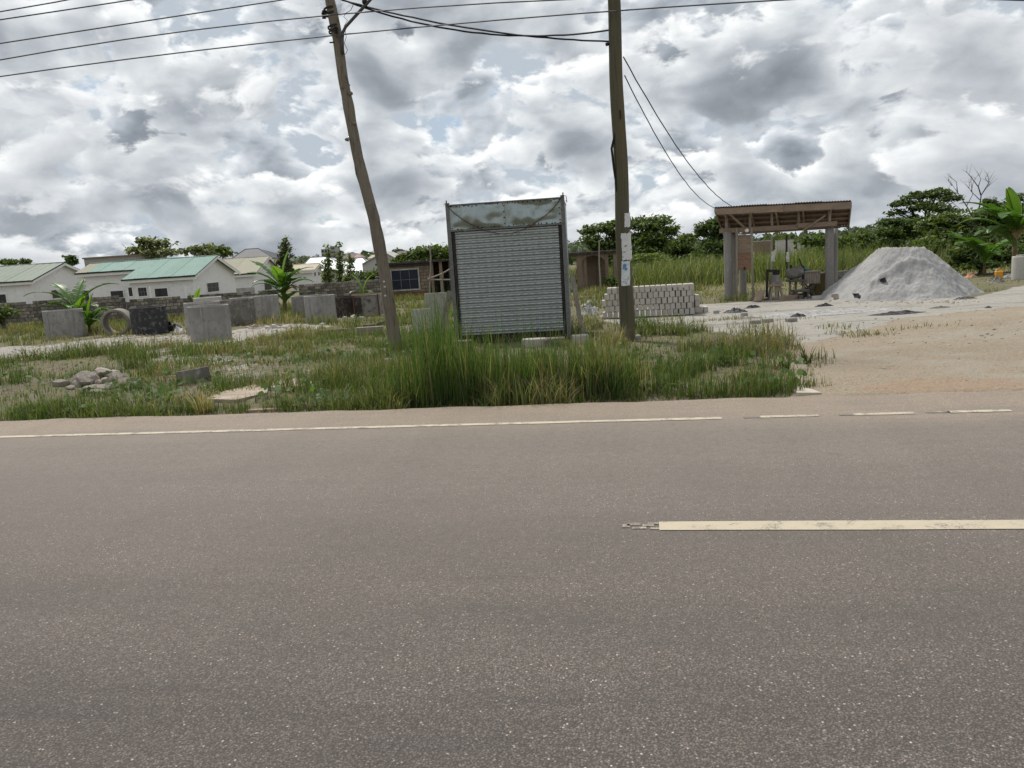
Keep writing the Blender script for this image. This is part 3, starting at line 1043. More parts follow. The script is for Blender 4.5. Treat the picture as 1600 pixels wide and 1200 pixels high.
# ------------------------------------------------------------------ positions shared by grass and things
SLAB = G(304, 594)
BOARD = G(376, 618)
PATCH = G(455, 604)
STONES = G(150, 596)
CLEAR = [(BOARD.x, BOARD.y, 0.28), (BOARD.x - 0.32, BOARD.y - 0.1, 0.2), (BOARD.x + 0.3, BOARD.y + 0.1, 0.22), (PATCH.x, PATCH.y, 0.25), (PATCH.x + 0.3, PATCH.y + 0.05, 0.22),
         (STONES.x, STONES.y, 0.42), (STONES.x - 0.4, STONES.y, 0.3), (STONES.x + 0.45, STONES.y + 0.1, 0.3), (SLAB.x, SLAB.y - 0.1, 0.22), (SLAB.x, SLAB.y - 0.3, 0.16)]
verge_grass()


def reeds():
    P, Hh, Wd, Ln, C = [], [], [], [], []

    def clump(px, py, n, r, hmin, hmax, w=0.012, pal=LUSH, lean=0.35):
        g = G(px, py)
        a = rng.uniform(0, 2 * math.pi, n)
        rr = r * np.sqrt(rng.random(n))
        x = g.x + rr * np.cos(a) * 1.3
        y = np.maximum(g.y + rr * np.sin(a), (T_EDGE + 0.05 - x * RN[0]) / RN[1])
        P.append(np.stack([x, y, terr(x, y) - 0.02], 1))
        Hh.append(rng.uniform(hmin, hmax, n))
        Wd.append(rng.uniform(0.6, 1.25, n) * w)
        Ln.append(np.abs(rng.normal(0, lean, n)))
        C.append(mixcol(n, pal, 0.18))
    dk = [(0.075, 0.135, 0.032), (0.095, 0.16, 0.042), (0.06, 0.11, 0.028), (0.13, 0.175, 0.06)]
    pal = dk + [(0.26, 0.24, 0.12)]
    # the big clump left of the kiosk
    for px, py, n, hm in ((686, 632, 90, 1.15), (668, 634, 80, 0.8), (706, 628, 90, 0.9), (695, 610, 70, 1.0), (676, 605, 60, 0.9), (730, 630, 130, 0.75), (748, 629, 130, 0.7), (755, 610, 100, 0.75),
                           (770, 628, 140, 0.66), (790, 628, 130, 0.62), (640, 636, 100, 0.6), (622, 637, 100, 0.55), (600, 637, 80, 0.42), (640, 615, 80, 0.6), (655, 590, 60, 0.62), (815, 626, 130, 0.6), (835, 622, 100, 0.55)):
        clump(px, py, n, 0.17, hm * 0.4, hm * 1.3, 0.012, pal, 0.2)
    # a few single stems that rise in front of the shutter
    for i in range(70):
        clump(rng.uniform(700, 880), rng.uniform(600, 630), 2, 0.05, 0.7, 1.15, 0.009, dk, 0.16)
    for i in range(44):
        clump(rng.normal(685, 20), rng.uniform(600, 632), 3, 0.06, 0.9, 1.55, 0.010, dk, 0.15)
    for i in range(46):
        px = rng.uniform(800, 1010)
        py = 628 - 0.03 * (px - 800) - abs(rng.normal(0, 13))
        hm = rng.uniform(0.42, 0.72) * (1.1 if px < 950 else 0.75)
        clump(px, py, int(rng.uniform(40, 90)), 0.14, hm * 0.4, hm * 1.25, 0.010, pal if rng.random() < 0.75 else GREEN + DRY)
    for i in range(16):
        px = rng.uniform(800, 860)
        clump(px, 622 - rng.uniform(0, 14), 40, 0.1, 0.2, 0.5, 0.010, [(0.16, 0.09, 0.05), (0.13, 0.085, 0.04), (0.10, 0.12, 0.04)])
    # tufts along the right half of the verge
    for px, py, n, hm in ((1100, 618, 180, 0.40), (1060, 590, 200, 0.45), (1090, 580, 200, 0.45), (1050, 612, 140, 0.4), (1030, 600, 140, 0.36), (1140, 570, 170, 0.36), (1175, 605, 170, 0.38), (1190, 617, 150, 0.32),
                           (1222, 612, 160, 0.26), (1235, 606, 120, 0.24), (1010, 585, 130, 0.36), (1150, 560, 130, 0.34), (1000, 560, 120, 0.32), (960, 565, 120, 0.36), (1200, 575, 130, 0.26)):
        clump(px, py, n, 0.2, hm * 0.3, hm, 0.010, GREEN + LUSH)
    # tufts on the left half
    for px, py, n, hm in ((60, 652, 200, 0.30), (95, 651, 220, 0.36), (110, 645, 160, 0.34), (150, 648, 160, 0.26), (165, 650, 140, 0.24), (215, 575, 240, 0.48), (230, 560, 200, 0.46), (190, 560, 150, 0.38),
                           (20, 600, 160, 0.36), (40, 590, 140, 0.3), (365, 605, 220, 0.34), (350, 612, 150, 0.3), (405, 600, 140, 0.26), (290, 557, 170, 0.30), (310, 548, 140, 0.28), (520, 595, 240, 0.40), (545, 585, 220, 0.42),
                           (560, 610, 220, 0.45), (500, 615, 160, 0.3), (575, 570, 190, 0.45), (590, 600, 160, 0.45), (430, 625, 130, 0.18), (250, 615, 150, 0.24), (610, 560, 160, 0.5), (480, 560, 120, 0.25), (460, 545, 120, 0.26), (150, 620, 130, 0.2)):
        clump(px, py, n, 0.22, hm * 0.3, hm, 0.010, LUSH + GREEN)
    for i in range(95):
        px = rng.uniform(-10, 1240)
        clump(px, 656 - 0.03 * px - rng.uniform(0, 5), int(rng.uniform(25, 70)), 0.13, 0.05, rng.uniform(0.12, 0.28), 0.009, LUSH + GREEN + DRY[:1])
    for i in range(26):
        clump(rng.uniform(1215, 1300), rng.uniform(548, 612), int(rng.uniform(6, 22)), 0.10, 0.04, rng.uniform(0.08, 0.2), 0.009, GREEN + DRY)
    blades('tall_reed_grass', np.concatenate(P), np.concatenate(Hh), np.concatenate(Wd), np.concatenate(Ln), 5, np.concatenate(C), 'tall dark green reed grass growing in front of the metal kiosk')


reeds()


def broadleaf_weeds():
    """low round-leaved weeds along the asphalt edge"""
    V, Fc, C = [], [], []
    k = 0
    spots = [(695, 632, 5), (978, 616, 8), (952, 616, 5), (1000, 612, 5), (575, 638, 4), (520, 636, 14), (490, 637, 12), (545, 635, 12), (470, 640, 8), (1010, 618, 6), (705, 612, 4), (130, 652, 7), (40, 657, 6), (225, 648, 6), (290, 648, 5),
             (1120, 616, 5), (1160, 614, 6), (600, 634, 5), (860, 620, 4)]
    for i in range(150):
        px = rng.uniform(0, 1240)
        top = 560 - 0.05 * px if px < 600 else 545
        spots.append((px, rng.uniform(top, 650 - 0.03 * px), int(rng.uniform(3, 12))))
    for px, py, n in spots:
        g = G(px, py)
        for i in range(n):
            a = rng.uniform(0, 6.28)
            r = rng.uniform(0.02, 0.22)
            x, y = g.x + r * 1.6 * math.cos(a), g.y + abs(r * math.sin(a)) * 0.7
            y = max(y, (T_EDGE + 0.06 - x * RN[0]) / RN[1])
            z = tz(x, y) + rng.uniform(0.03, 0.14)
            L = rng.uniform(0.035, 0.075)
            up = Vector((rng.normal(0, 0.5), rng.normal(-0.5, 0.4), 1)).normalized()
            s = up.cross(Vector((math.cos(a), math.sin(a), 0))).normalized()
            f = s.cross(up)
            for u, w in ((0, -0.15), (0.55, 0.1), (0.8, 0.5), (0.45, 0.95), (0, 1.15), (-0.45, 0.95), (-0.8, 0.5), (-0.55, 0.1)):
                V.append(tuple(Vector((x, y, z)) + s * (u * L) + f * (w * L)))
            Fc += [(k, k + 1, k + 2), (k, k + 2, k + 3), (k, k + 3, k + 4), (k, k + 4, k + 5), (k, k + 5, k + 6), (k, k + 6, k + 7)]
            col = np.array((0.085, 0.15, 0.035)) * rng.uniform(0.6, 1.3)
            C += [col] * 8
            k += 8
    o = mesh_np('broadleaf_weeds', np.array(V), np.array(Fc), GRASS, cols=np.array(C))
    tag(o, 'low bright green round leaved weeds along the asphalt edge', 'weeds', kind='stuff')


broadleaf_weeds()


def back_grass():
    N = 170000
    x, y = scatter(N, -40, 9, 17, 52)
    m = (rng.uniform(0, 1, N) < np.clip((22 / y) ** 0.8, 0, 1)) & ~inside(P_PALE, x, y) & ~inside(P_SAND, x, y) & ~inside(P_VERGE, x, y) & (np.abs(x / y) < 0.75)
    x, y = x[m], y[m]
    cl = fbm(x, y, 1.6, 61, 3)
    m = rng.random(len(x)) < smooth(0.40, 0.58, cl) + 0.06
    x, y, cl = x[m], y[m], cl[m]
    n = len(x)
    h = (0.10 + 0.34 * smooth(0.42, 0.7, cl)) * rng.uniform(0.5, 1.3, n)
    hue = fbm(x, y, 2.6, 71, 3)[:, None]
    u = rng.random((n, 1))
    c = np.where(u < 0.12 + 0.6 * smooth(0.46, 0.62, hue), mixcol(n, DRY), mixcol(n, [(0.135, 0.16, 0.055), (0.16, 0.175, 0.07), (0.105, 0.135, 0.045)]))
    blades('rough_back_grass', np.stack([x, y, terr(x, y) - 0.01], 1), h, rng.uniform(0.012, 0.026, n) * (y / 24), rng.uniform(0.1, 0.8, n), 2, c, 'rough yellow green grass between the concrete rings and the block fence')


back_grass()


def field_grass():
    N = 120000
    x, y = scatter(N, 2, 75, 24, 85)
    ang = x / y
    m = (ang < 0.80) & (ang > 0.06) & ~inside(P_SAND, x, y) & ~((ang < 0.15) & (y < 60))
    m &= ~((ang > 0.52) & (y < 33) & (rng.random(N) < 0.8))
    m &= (rng.uniform(0, 1, N) < np.clip((30 / y) ** 0.7, 0, 1))
    # keep the shed floor and heap clear
    m &= ~((x > 6.2) & (x < 13) & (y < 27.5))
    x, y = x[m], y[m]
    n = len(x)
    front = 37 + 4 * (fbm(x, y, 6, 81, 2) - 0.5) - 2 * smooth(0.5, 0.6, x / y)
    tall = smooth(front, front + 4, y)
    h = (0.13 + 1.5 * tall) * rng.uniform(0.55, 1.25, n) * (0.8 + 0.5 * fbm(x, y, 5, 85, 3)) * (1 - 0.25 * smooth(50, 70, y))
    hue = fbm(x, y, 5, 91, 3)[:, None]
    u = rng.random((n, 1))
    tl = tall[:, None]
    green = mixcol(n, [(0.105, 0.14, 0.044), (0.13, 0.165, 0.055), (0.085, 0.115, 0.036), (0.17, 0.195, 0.078)])
    c = np.where(u < (0.50 - 0.45 * tl) + 0.22 * smooth(0.55, 0.7, hue), mixcol(n, [(0.33, 0.30, 0.15), (0.38, 0.34, 0.18), (0.26, 0.26, 0.11)]), green)
    blades('field_grass', np.stack([x, y, terr(x, y) - 0.02], 1), h, rng.uniform(0.018, 0.04, n) * (0.5 + y / 45), rng.uniform(0.1, 0.7, n), 3, c, 'tall waving green field grass behind the shed and the grey heap')


field_grass()


def sand_tufts():
    P, Hh, C = [], [], []
    for px, py, n, hm in ((1345, 525, 60, .14), (1320, 520, 40, .12), (1370, 524, 40, .12), (1210, 528, 40, .1), (1410, 515, 26, .12), (1300, 512, 36, .14), (1330, 513, 30, .12), (1435, 512, 16, .10), (1472, 509, 16, .08),
                           (1440, 463, 40, .20), (1425, 465, 36, .2), (1460, 461, 34, .22), (1553, 455, 30, .2), (1540, 456, 20, .16), (1268, 562, 36, .26), (1130, 500, 40, .14), (1155, 498, 46, .18), (1110, 502, 40, .12), (1045, 500, 50, .2), (1013, 502, 30, .12),
                           (1175, 500, 30, .15), (1080, 505, 30, .12), (1232, 500, 24, .14), (1260, 498, 20, .1), (1090, 515, 50, .18), (1150, 522, 60, .18), (1185, 515, 40, .2), (1160, 512, 40, .24), (1050, 508, 40, .15), (1235, 533, 30, .1)):
        g = G(px, py)
        a = rng.uniform(0, 6.28, n)
        rr = 0.22 * np.sqrt(rng.random(n))
        x, y = g.x + 1.5 * rr * np.cos(a), g.y + rr * np.sin(a)
        P.append(np.stack([x, y, terr(x, y) - 0.01], 1))
        Hh.append(hm * rng.uniform(0.5, 1.2, n))
        C.append(mixcol(n, GREEN + DRY))
    n = sum(len(p) for p in P)
    blades('sand_tufts', np.concatenate(P), np.concatenate(Hh), rng.uniform(0.008, 0.016, n), rng.uniform(0.2, 1.0, n), 3, np.concatenate(C), 'small thin grass tufts scattered over the pale sandy yard')


sand_tufts()


def rubble():
    """small pale chips on the sandy band and the yard"""
    V, Fc = [], []
    k = 0
    cub = np.array([[-1, -1, 0], [1, -1, 0], [1, 1, 0], [-1, 1, 0], [-.6, -.7, 1], [.7, -.5, 1], [.5, .6, 1], [-.7, .5, 1]], float)
    fc = [(0, 3, 2, 1), (4, 5, 6, 7), (0, 1, 5, 4), (1, 2, 6, 5), (2, 3, 7, 6), (3, 0, 4, 7)]
    todo = []
    for i in range(420):
        px, py = rng.uniform(0, 470), 0
        py = 548 - 0.085 * px + rng.normal(0, 7)
        todo.append((px, py, rng.uniform(0.012, 0.05)))
    for i in range(160):
        todo.append((rng.uniform(150, 300), rng.normal(525, 4), rng.uniform(0.02, 0.06)))
    for i in range(90):
        todo.append((rng.normal(410, 22), rng.normal(511, 3), rng.uniform(0.02, 0.07)))
    for i in range(60):
        todo.append((rng.normal(548, 20), rng.normal(498, 2.5), rng.uniform(0.02, 0.07)))
    for i in range(70):
        todo.append((rng.normal(925, 9), rng.normal(478, 6), rng.uniform(0.02, 0.09)))
    for i in range(260):
        px = rng.uniform(1250, 1600)
        py = rng.uniform(540, 618)
        todo.append((px, py, rng.uniform(0.004, 0.012)))
    for i in range(420):
        px = rng.uniform(0, 1600)
        todo.append((px, 655 - 0.03 * px - rng.uniform(-6, 3), rng.uniform(0.003, 0.009)))
    for i in range(110):
        px = rng.uniform(1290, 1530)
        todo.append((px, 471 + rng.normal(0, 2.5), rng.uniform(0.012, 0.04)))
    for i in range(200):
        todo.append((rng.uniform(1100, 1600), rng.uniform(475, 540), rng.uniform(0.008, 0.03)))
    for i in range(140):
        todo.append((rng.uniform(330, 500), rng.uniform(555, 620), rng.uniform(0.008, 0.03)))
    for px, py, s in todo:
        g = G(px, py)
        a = rng.uniform(0, 6.28)
        c, s_ = math.cos(a), math.sin(a)
        q = cub * np.array([1, rng.uniform(0.5, 1), rng.uniform(0.4, 0.9)]) * s * (1 + rng.normal(0, 0.15, (8, 3)))
        q = np.stack([q[:, 0] * c - q[:, 1] * s_, q[:, 0] * s_ + q[:, 1] * c, q[:, 2] - s * 0.15], 1) + np.array(g)
        V.append(q)
        Fc += [tuple(k + j for j in f) for f in fc]
        k += 8
    o = mesh_np('rubble_chips', np.concatenate(V), np.array(Fc), CHIPM)
    tag(o, 'small pale rubble chips strewn over the sandy ground', 'rubble', kind='stuff')


rubble()


# ------------------------------------------------------------------ trees
def leaf_cards(cent, size, up_bias=0.5, asp=0.5):
    n = len(cent)
    nrm = rng.normal(0, 1, (n, 3))
    nrm[:, 2] = np.abs(nrm[:, 2]) + up_bias
    nrm /= np.linalg.norm(nrm, axis=1)[:, None]
    a = np.cross(nrm, rng.normal(0, 1, (n, 3)))
    a /= np.linalg.norm(a, axis=1)[:, None] + 1e-9
    b = np.cross(nrm, a)
    L = size[:, None]
    v = np.stack([cent - a * L, cent - b * L * asp + nrm * L * 0.12, cent + a * L, cent + b * L * asp + nrm * L * 0.12], 1)
    return v.reshape(-1, 3), (np.arange(n) * 4)[:, None] + np.array([[0, 1, 2, 3]])


def tree(name, label, base, blobs, n_leaf, leaf, pal, trunk_r=0.14, group='trees', clump=26, flat=0.45, cat='tree', trunk_mat=None, tall=True):
    """blobs: (x, y, z, rx, ry, rz) relative to base"""
    root = thing(name, label, cat, base, group=group)
    w = np.array([b[3] * b[4] * b[5] for b in blobs]) ** (2 / 3)
    w = w / w.sum()
    cs, sz, bi = [], [], []
    for i, b in enumerate(blobs):
        m = max(20, int(n_leaf * w[i]))
        nc = max(5, m // clump)
        d = rng.normal(0, 1, (nc, 3))
        d /= np.linalg.norm(d, axis=1)[:, None]
        d[:, 2] = np.where(d[:, 2] < -0.35, -d[:, 2] * 0.5, d[:, 2])
        r = rng.uniform(0.55, 1.05, (nc, 1)) ** 0.6
        c = np.array(b[:3]) + d * r * np.array(b[3:])
        k = rng.integers(0, nc, m)
        sp = min(b[3:]) * 0.28 + leaf * 0.8
        p = c[k] + rng.normal(0, 1, (m, 3)) * np.array([sp, sp, sp * flat])
        cs.append(p)
        bi.append(k % 5 + i * 7)
    p = np.concatenate(cs)
    kk = np.concatenate(bi)
    n = len(p)
    s = leaf * rng.uniform(0.6, 1.3, n)
    v, f = leaf_cards(p, s, 0.6)
    c = mixcol(n, pal, 0.14)
    c *= (0.82 + 0.36 * ((kk * 37 % 11) / 10.0))[:, None]
    mesh_np('crown', v, f, LEAF, parent=root, cols=np.repeat(np.clip(c, 0.004, 1), 4, 0))
    mb = MB()
    zt = min(b[2] - b[5] * 0.4 for b in blobs)
    zt = max(zt, 0.25)
    cxm = float(np.average([b[0] for b in blobs], weights=w))
    fork = Vector((cxm * 0.3, 0, zt * 0.75))
    mb.tube([(0, 0, -0.2), fork * 0.5 + Vector((0.03, 0, 0)), fork], [trunk_r, trunk_r * 0.85, trunk_r * 0.7], 8, jit=0.08)
    for b in blobs:
        e = Vector(b[:3])
        mid = fork.lerp(e, 0.5) + Vector((random.uniform(-.1, .1), random.uniform(-.1, .1), 0.12 * (e - fork).length))
        mb.tube([fork, mid, e], [trunk_r * 0.55, trunk_r * 0.38, trunk_r * 0.14], 6)
        for _ in range(5):
            t2 = e + Vector([random.uniform(-.8, .8) * b[3 + q] for q in range(3)])
            mb.tube([mid, mid.lerp(t2, 0.55) + Vector((0, 0, .06)), t2], [trunk_r * 0.22, trunk_r * 0.14, trunk_r * 0.05], 4)
    mb.build('trunk', trunk_mat or BARK, root, smooth_=True)
    return root


def ptree(name, label, px_base, d, blobs_px, n_leaf, leaf, pal, **kw):
    """blobs in photo measure: (px, py, half width px, half height px, depth offset m)"""
    base = on(px_base, d)
    bl = []
    for px, py, hw, hh, dz in blobs_px:
        q = D(px, py, d + dz)
        k = (d + dz) / FPX
        bl.append((q.x - base.x, q.y - base.y, q.z - base.z, hw * k, hw * k * 0.85, hh * k))
    return tree(name, label, base, bl, n_leaf, leaf, pal, **kw)


DK = [(0.055, 0.088, 0.028), (0.068, 0.105, 0.032), (0.085, 0.125, 0.038), (0.10, 0.145, 0.045)]
MD = [(0.085, 0.125, 0.036), (0.105, 0.15, 0.042), (0.125, 0.17, 0.05), (0.07, 0.105, 0.032)]
LT = [(0.14, 0.19, 0.055), (0.17, 0.215, 0.07), (0.11, 0.155, 0.045)]
YL = [(0.24, 0.27, 0.15), (0.36, 0.38, 0.25), (0.15, 0.18, 0.08), (0.10, 0.125, 0.05), (0.12, 0.145, 0.06)]

GT = 'trees behind the field'
ptree('spreading_tree', 'dark spreading tree just left of the straight pole, behind the arched building', 938, 84,
      [(935, 362, 20, 10, 0), (955, 356, 16, 9, 1), (925, 382, 16, 12, -1), (948, 392, 26, 16, 0), (970, 372, 14, 14, 1), (960, 415, 24, 18, -2)], 5200, 0.24, MD, group=GT, trunk_r=0.2)
ptree('spreading_tree', 'largest umbrella crowned tree, just right of the straight pole', 1005, 84,
      [(1000, 356, 28, 12, 0), (1030, 350, 22, 10, 1), (1042, 364, 15, 10, 0), (1008, 376, 26, 14, -1), (1035, 388, 22, 16, 0), (1000, 402, 26, 16, -2), (1022, 420, 30, 16, -3)], 8200, 0.24, MD, group=GT, trunk_r=0.22)
ptree('spreading_tree', 'small low tree between the umbrella tree and the shed', 1068, 82,
      [(1066, 378, 15, 8, 0), (1078, 374, 10, 6, 0), (1060, 392, 18, 12, -1), (1075, 402, 18, 14, 0), (1060, 418, 22, 14, -2)], 3600, 0.22, MD, group=GT)
ptree('spreading_tree', 'dark tree half hidden by the left side of the shed', 1112, 76,
      [(1110, 358, 18, 10, 0), (1125, 350, 14, 8, 0), (1100, 366, 10, 6, 0), (1128, 372, 18, 14, 1), (1115, 392, 22, 16, -1), (1100, 408, 20, 14, -2), (1132, 405, 20, 18, 0)], 5200, 0.22, DK, group=GT)
ptree('wild_bush', 'bright green bush at the foot of the umbrella tree', 1012, 74, [(1000, 412, 16, 12, 0), (1022, 408, 16, 10, 0), (1035, 418, 14, 12, -1)], 2200, 0.2, LT, group='bushes along the field', cat='bush')
ptree('wild_bush', 'low dark bush under the gap left of the shed', 1088, 72, [(1080, 415, 16, 9, 0), (1100, 418, 16, 10, 0)], 1500, 0.2, DK, group='bushes along the field', cat='bush')
ptree('wild_bush', 'loose leafy bush seen beneath the shed roof at right', 1276, 66, [(1268, 380, 22, 10, 0), (1290, 386, 24, 14, 0), (1310, 384, 20, 14, 1), (1275, 396, 24, 10, -2)], 2800, 0.2, MD, group='bushes along the field', cat='bush')
ptree('wild_bush', 'round bush right of the shed below the open sky', 1345, 70, [(1340, 386, 22, 14, 0), (1352, 374, 14, 10, 0), (1365, 392, 20, 14, 0), (1325, 394, 20, 10, 0)], 3000, 0.2, MD, group='bushes along the field', cat='bush')
ptree('wild_bush', 'tall thin leaved shrub rising between the shed and the dark tree', 1352, 88, [(1349, 366, 7, 7, 0), (1354, 376, 12, 8, 0)], 500, 0.2, MD, group='bushes along the field', cat='bush')

ptree('open_tree', 'tall open crowned tree beside the bare dead tree', 1445, 56,
      [(1440, 308, 26, 8, 0), (1465, 304, 18, 7, 0), (1485, 312, 14, 9, 1), (1415, 320, 20, 8, 0), (1452, 324, 22, 9, -1), (1480, 332, 14, 9, 0), (1402, 334, 12, 6, 0), (1430, 345, 12, 7, 0), (1465, 350, 14, 8, 0)],
      3700, 0.15, DK, group=GT, flat=0.3, trunk_r=0.16)
ptree('open_tree', 'low dark tree right behind the grey heap', 1400, 54,
      [(1392, 348, 16, 6, 0), (1412, 354, 22, 12, 0), (1388, 366, 16, 9, -1), (1420, 374, 24, 16, 0), (1402, 386, 22, 14, -1), (1380, 382, 10, 7, 0)], 5200, 0.15, DK, group=GT)
ptree('wild_bush', 'big leafy bush between the heap and the banana plant', 1475, 47,
      [(1465, 352, 26, 14, 0), (1490, 350, 22, 16, 0), (1475, 378, 34, 18, -1), (1505, 378, 26, 22, 0), (1450, 388, 24, 14, -2), (1500, 400, 30, 16, -2)], 7000, 0.15, MD, group='bushes along the field', cat='bush')
ptree('wild_bush', 'tall dark bush behind the right hand banana plant', 1560, 44,
      [(1540, 346, 22, 18, 0), (1572, 345, 24, 18, 0), (1605, 350, 30, 22, 0), (1555, 380, 36, 22, -1), (1600, 390, 36, 26, -1), (1540, 405, 26, 18, -2), (1585, 415, 30, 16, -2)], 8600, 0.15, DK, group='bushes along the field', cat='bush')
ptree('wild_bush', 'dark undergrowth beneath the leaves of the right banana plants', 1530, 33.5, [(1512, 398, 20, 14, 0), (1540, 402, 22, 16, 0), (1568, 402, 20, 16, 0), (1595, 400, 20, 18, 0), (1500, 412, 16, 10, 0), (1530, 416, 22, 8, -1)], 4200, 0.12, DK, group='bushes along the field', cat='bush')
ptree('pointed_shrub', 'small pointed dark tree right of the dead tree', 1548, 58, [(1548, 318, 7, 9, 0), (1548, 334, 13, 9, 0), (1560, 326, 9, 7, 0)], 1200, 0.14, DK, group=GT)
ptree('pointed_shrub', 'topmost dark twiggy crown above the right hand banana leaves', 1590, 62, [(1576, 322, 9, 7, 0), (1594, 312, 10, 8, 0), (1604, 330, 16, 10, 0)], 1300, 0.15, DK, group=GT)

ptree('flowering_tree', 'pale yellow green tree rising above the mint roof', 236, 112,
      [(232, 380, 15, 7, 0), (218, 391, 18, 7, 0), (250, 386, 16, 9, 1), (262, 396, 16, 8, 0), (238, 396, 26, 8, 0)], 1500, 0.34, YL, group='trees behind the houses', trunk_r=0.25)
ptree('flowering_tree', 'long low yellow green tree above the mint roof ridge', 316, 116,
      [(302, 394, 18, 6, 0), (320, 389, 16, 5, 0), (334, 396, 14, 6, 0)], 800, 0.34, YL, group='trees behind the houses', trunk_r=0.2)
ptree('flowering_tree', 'small dark crowned tree at the peak of the mint roofed house', 350, 112, [(347, 392, 7, 4, 0), (352, 399, 8, 5, 0)], 420, 0.34, YL[2:4] + MD, group='trees behind the houses', trunk_r=0.15)
ptree('wild_bush', 'tiny far shrub above the sage roof at the left edge', 10, 120, [(8, 410, 8, 4, 0), (18, 412, 6, 3, 0)], 260, 0.34, MD, group='trees behind the houses', cat='bush')
ptree('wild_bush', 'tiny far shrub above the middle of the sage roof', 38, 120, [(36, 409, 4, 4, 0), (41, 411, 4, 2, 0)], 160, 0.34, DK, group='trees behind the houses', cat='bush')
ptree('pointed_shrub', 'small dark treetop at the peak of the sage roof', 110, 92, [(110, 404, 4, 5, 0), (111, 411, 6, 4, 0)], 300, 0.26, DK, group='trees behind the houses')


def mast_tree(label, px, d, top, bot, hw, n, pal=DK):
    base = on(px, d)
    bl = []
    k = d / FPX
    m = 7
    for i in range(m):
        f = i / (m - 1)
        py = top + (bot - top) * f
        q = D(px + random.uniform(-1, 1), py, d)
        w = hw * (0.25 + 0.75 * min(1, f * 1.5)) * k
        bl.append((q.x - base.x, random.uniform(-.1, .1), q.z - base.z, w, w, (bot - top) / m * 0.75 * k))
    return tree('mast_tree', label, base, bl, n, 0.14, pal, trunk_r=0.07, group='slim mast trees by the houses', flat=0.7)


mast_tree('broad pointed mast tree rising behind the big banana plant', 446, 60, 376, 425, 11, 1500, [(0.10, 0.125, 0.05), (0.13, 0.15, 0.06), (0.085, 0.105, 0.042)])
mast_tree('tallest slim mast tree in front of the white roofs', 513, 56, 388, 462, 5.5, 900, LT)
mast_tree('slim mast tree in the middle of the three before the white roofs', 531, 57, 386, 450, 4.2, 650, LT)
mast_tree('shortest slim mast tree, nearest the leaning pole', 547, 55, 402, 455, 5.0, 650, LT)
ptree('wild_bush', 'feathery green bush at the left end of the burnt brick building', 580, 52, [(570, 434, 14, 9, 0), (586, 430, 12, 8, 0), (575, 445, 16, 8, 0)], 1500, 0.12, MD, group='bushes by the ruins', cat='bush')
ptree('wild_bush', 'dense green bush above the roof of the burnt brick building', 672, 76, [(655, 402, 16, 10, 0), (680, 398, 18, 12, 0), (700, 402, 16, 12, 0), (630, 408, 14, 7, 0), (715, 404, 18, 12, 0)], 3800, 0.24, MD, group='bushes by the ruins', cat='bush')
ptree('wild_bush', 'scrubby growth at the foot of the arched building', 958, 43, [(956, 440, 9, 8, 0), (966, 446, 8, 6, 0)], 500, 0.1, MD, group='bushes by the ruins', cat='bush')
ptree('wild_bush', 'low leafy shrub in the field left of the shed', 1096, 44, [(1094, 430, 10, 5, 0), (1108, 432, 8, 4, 0)], 700, 0.09, LT, group='bushes along the field', cat='bush')
ptree('wild_bush', 'shrub at the left edge in front of the block fence', 8, 36, [(8, 492, 14, 12, 0), (-6, 500, 14, 10, 0)], 1100, 0.09, MD, group='bushes by the ruins', cat='bush')


def far_wood():
    """the hazy far tree line that reads as one mass"""
    cs, sz = [], []
    for i in range(1100):
        px = rng.uniform(-150, 1750)
        d = rng.uniform(150, 300) if i < 420 else rng.uniform(300, 620)
        g = on(px, d)
        if d > 330:
            g.z = hill_z(px, d) - 0.6
        hgt = rng.uniform(2.5, 5.0) * (0.7 + 0.5 * rng.random())
        r = rng.uniform(2.0, 4.2)
        m = 46
        q = rng.normal(0, 1, (m, 3))
        q /= np.linalg.norm(q, axis=1)[:, None]
        q[:, 2] = np.abs(q[:, 2])
        cs.append(np.array([g.x, g.y, g.z + 0.4]) + q * np.array([r, r, hgt * 0.8]) * rng.uniform(0.6, 1, (m, 1)))
        sz.append(np.full(m, 0.75))
    p = np.concatenate(cs)
    v, f = leaf_cards(p, np.concatenate(sz) * rng.uniform(0.6, 1.3, len(p)), 0.4, 0.7)
    o = mesh_np('far_tree_line', v, f, LEAF, cols=np.repeat(mixcol(len(p), [(0.05, 0.075, 0.03), (0.07, 0.095, 0.04), (0.085, 0.11, 0.05)]), 4, 0))
    tag(o, 'far line of mixed dark green trees along the horizon', 'trees', kind='stuff')


far_wood()


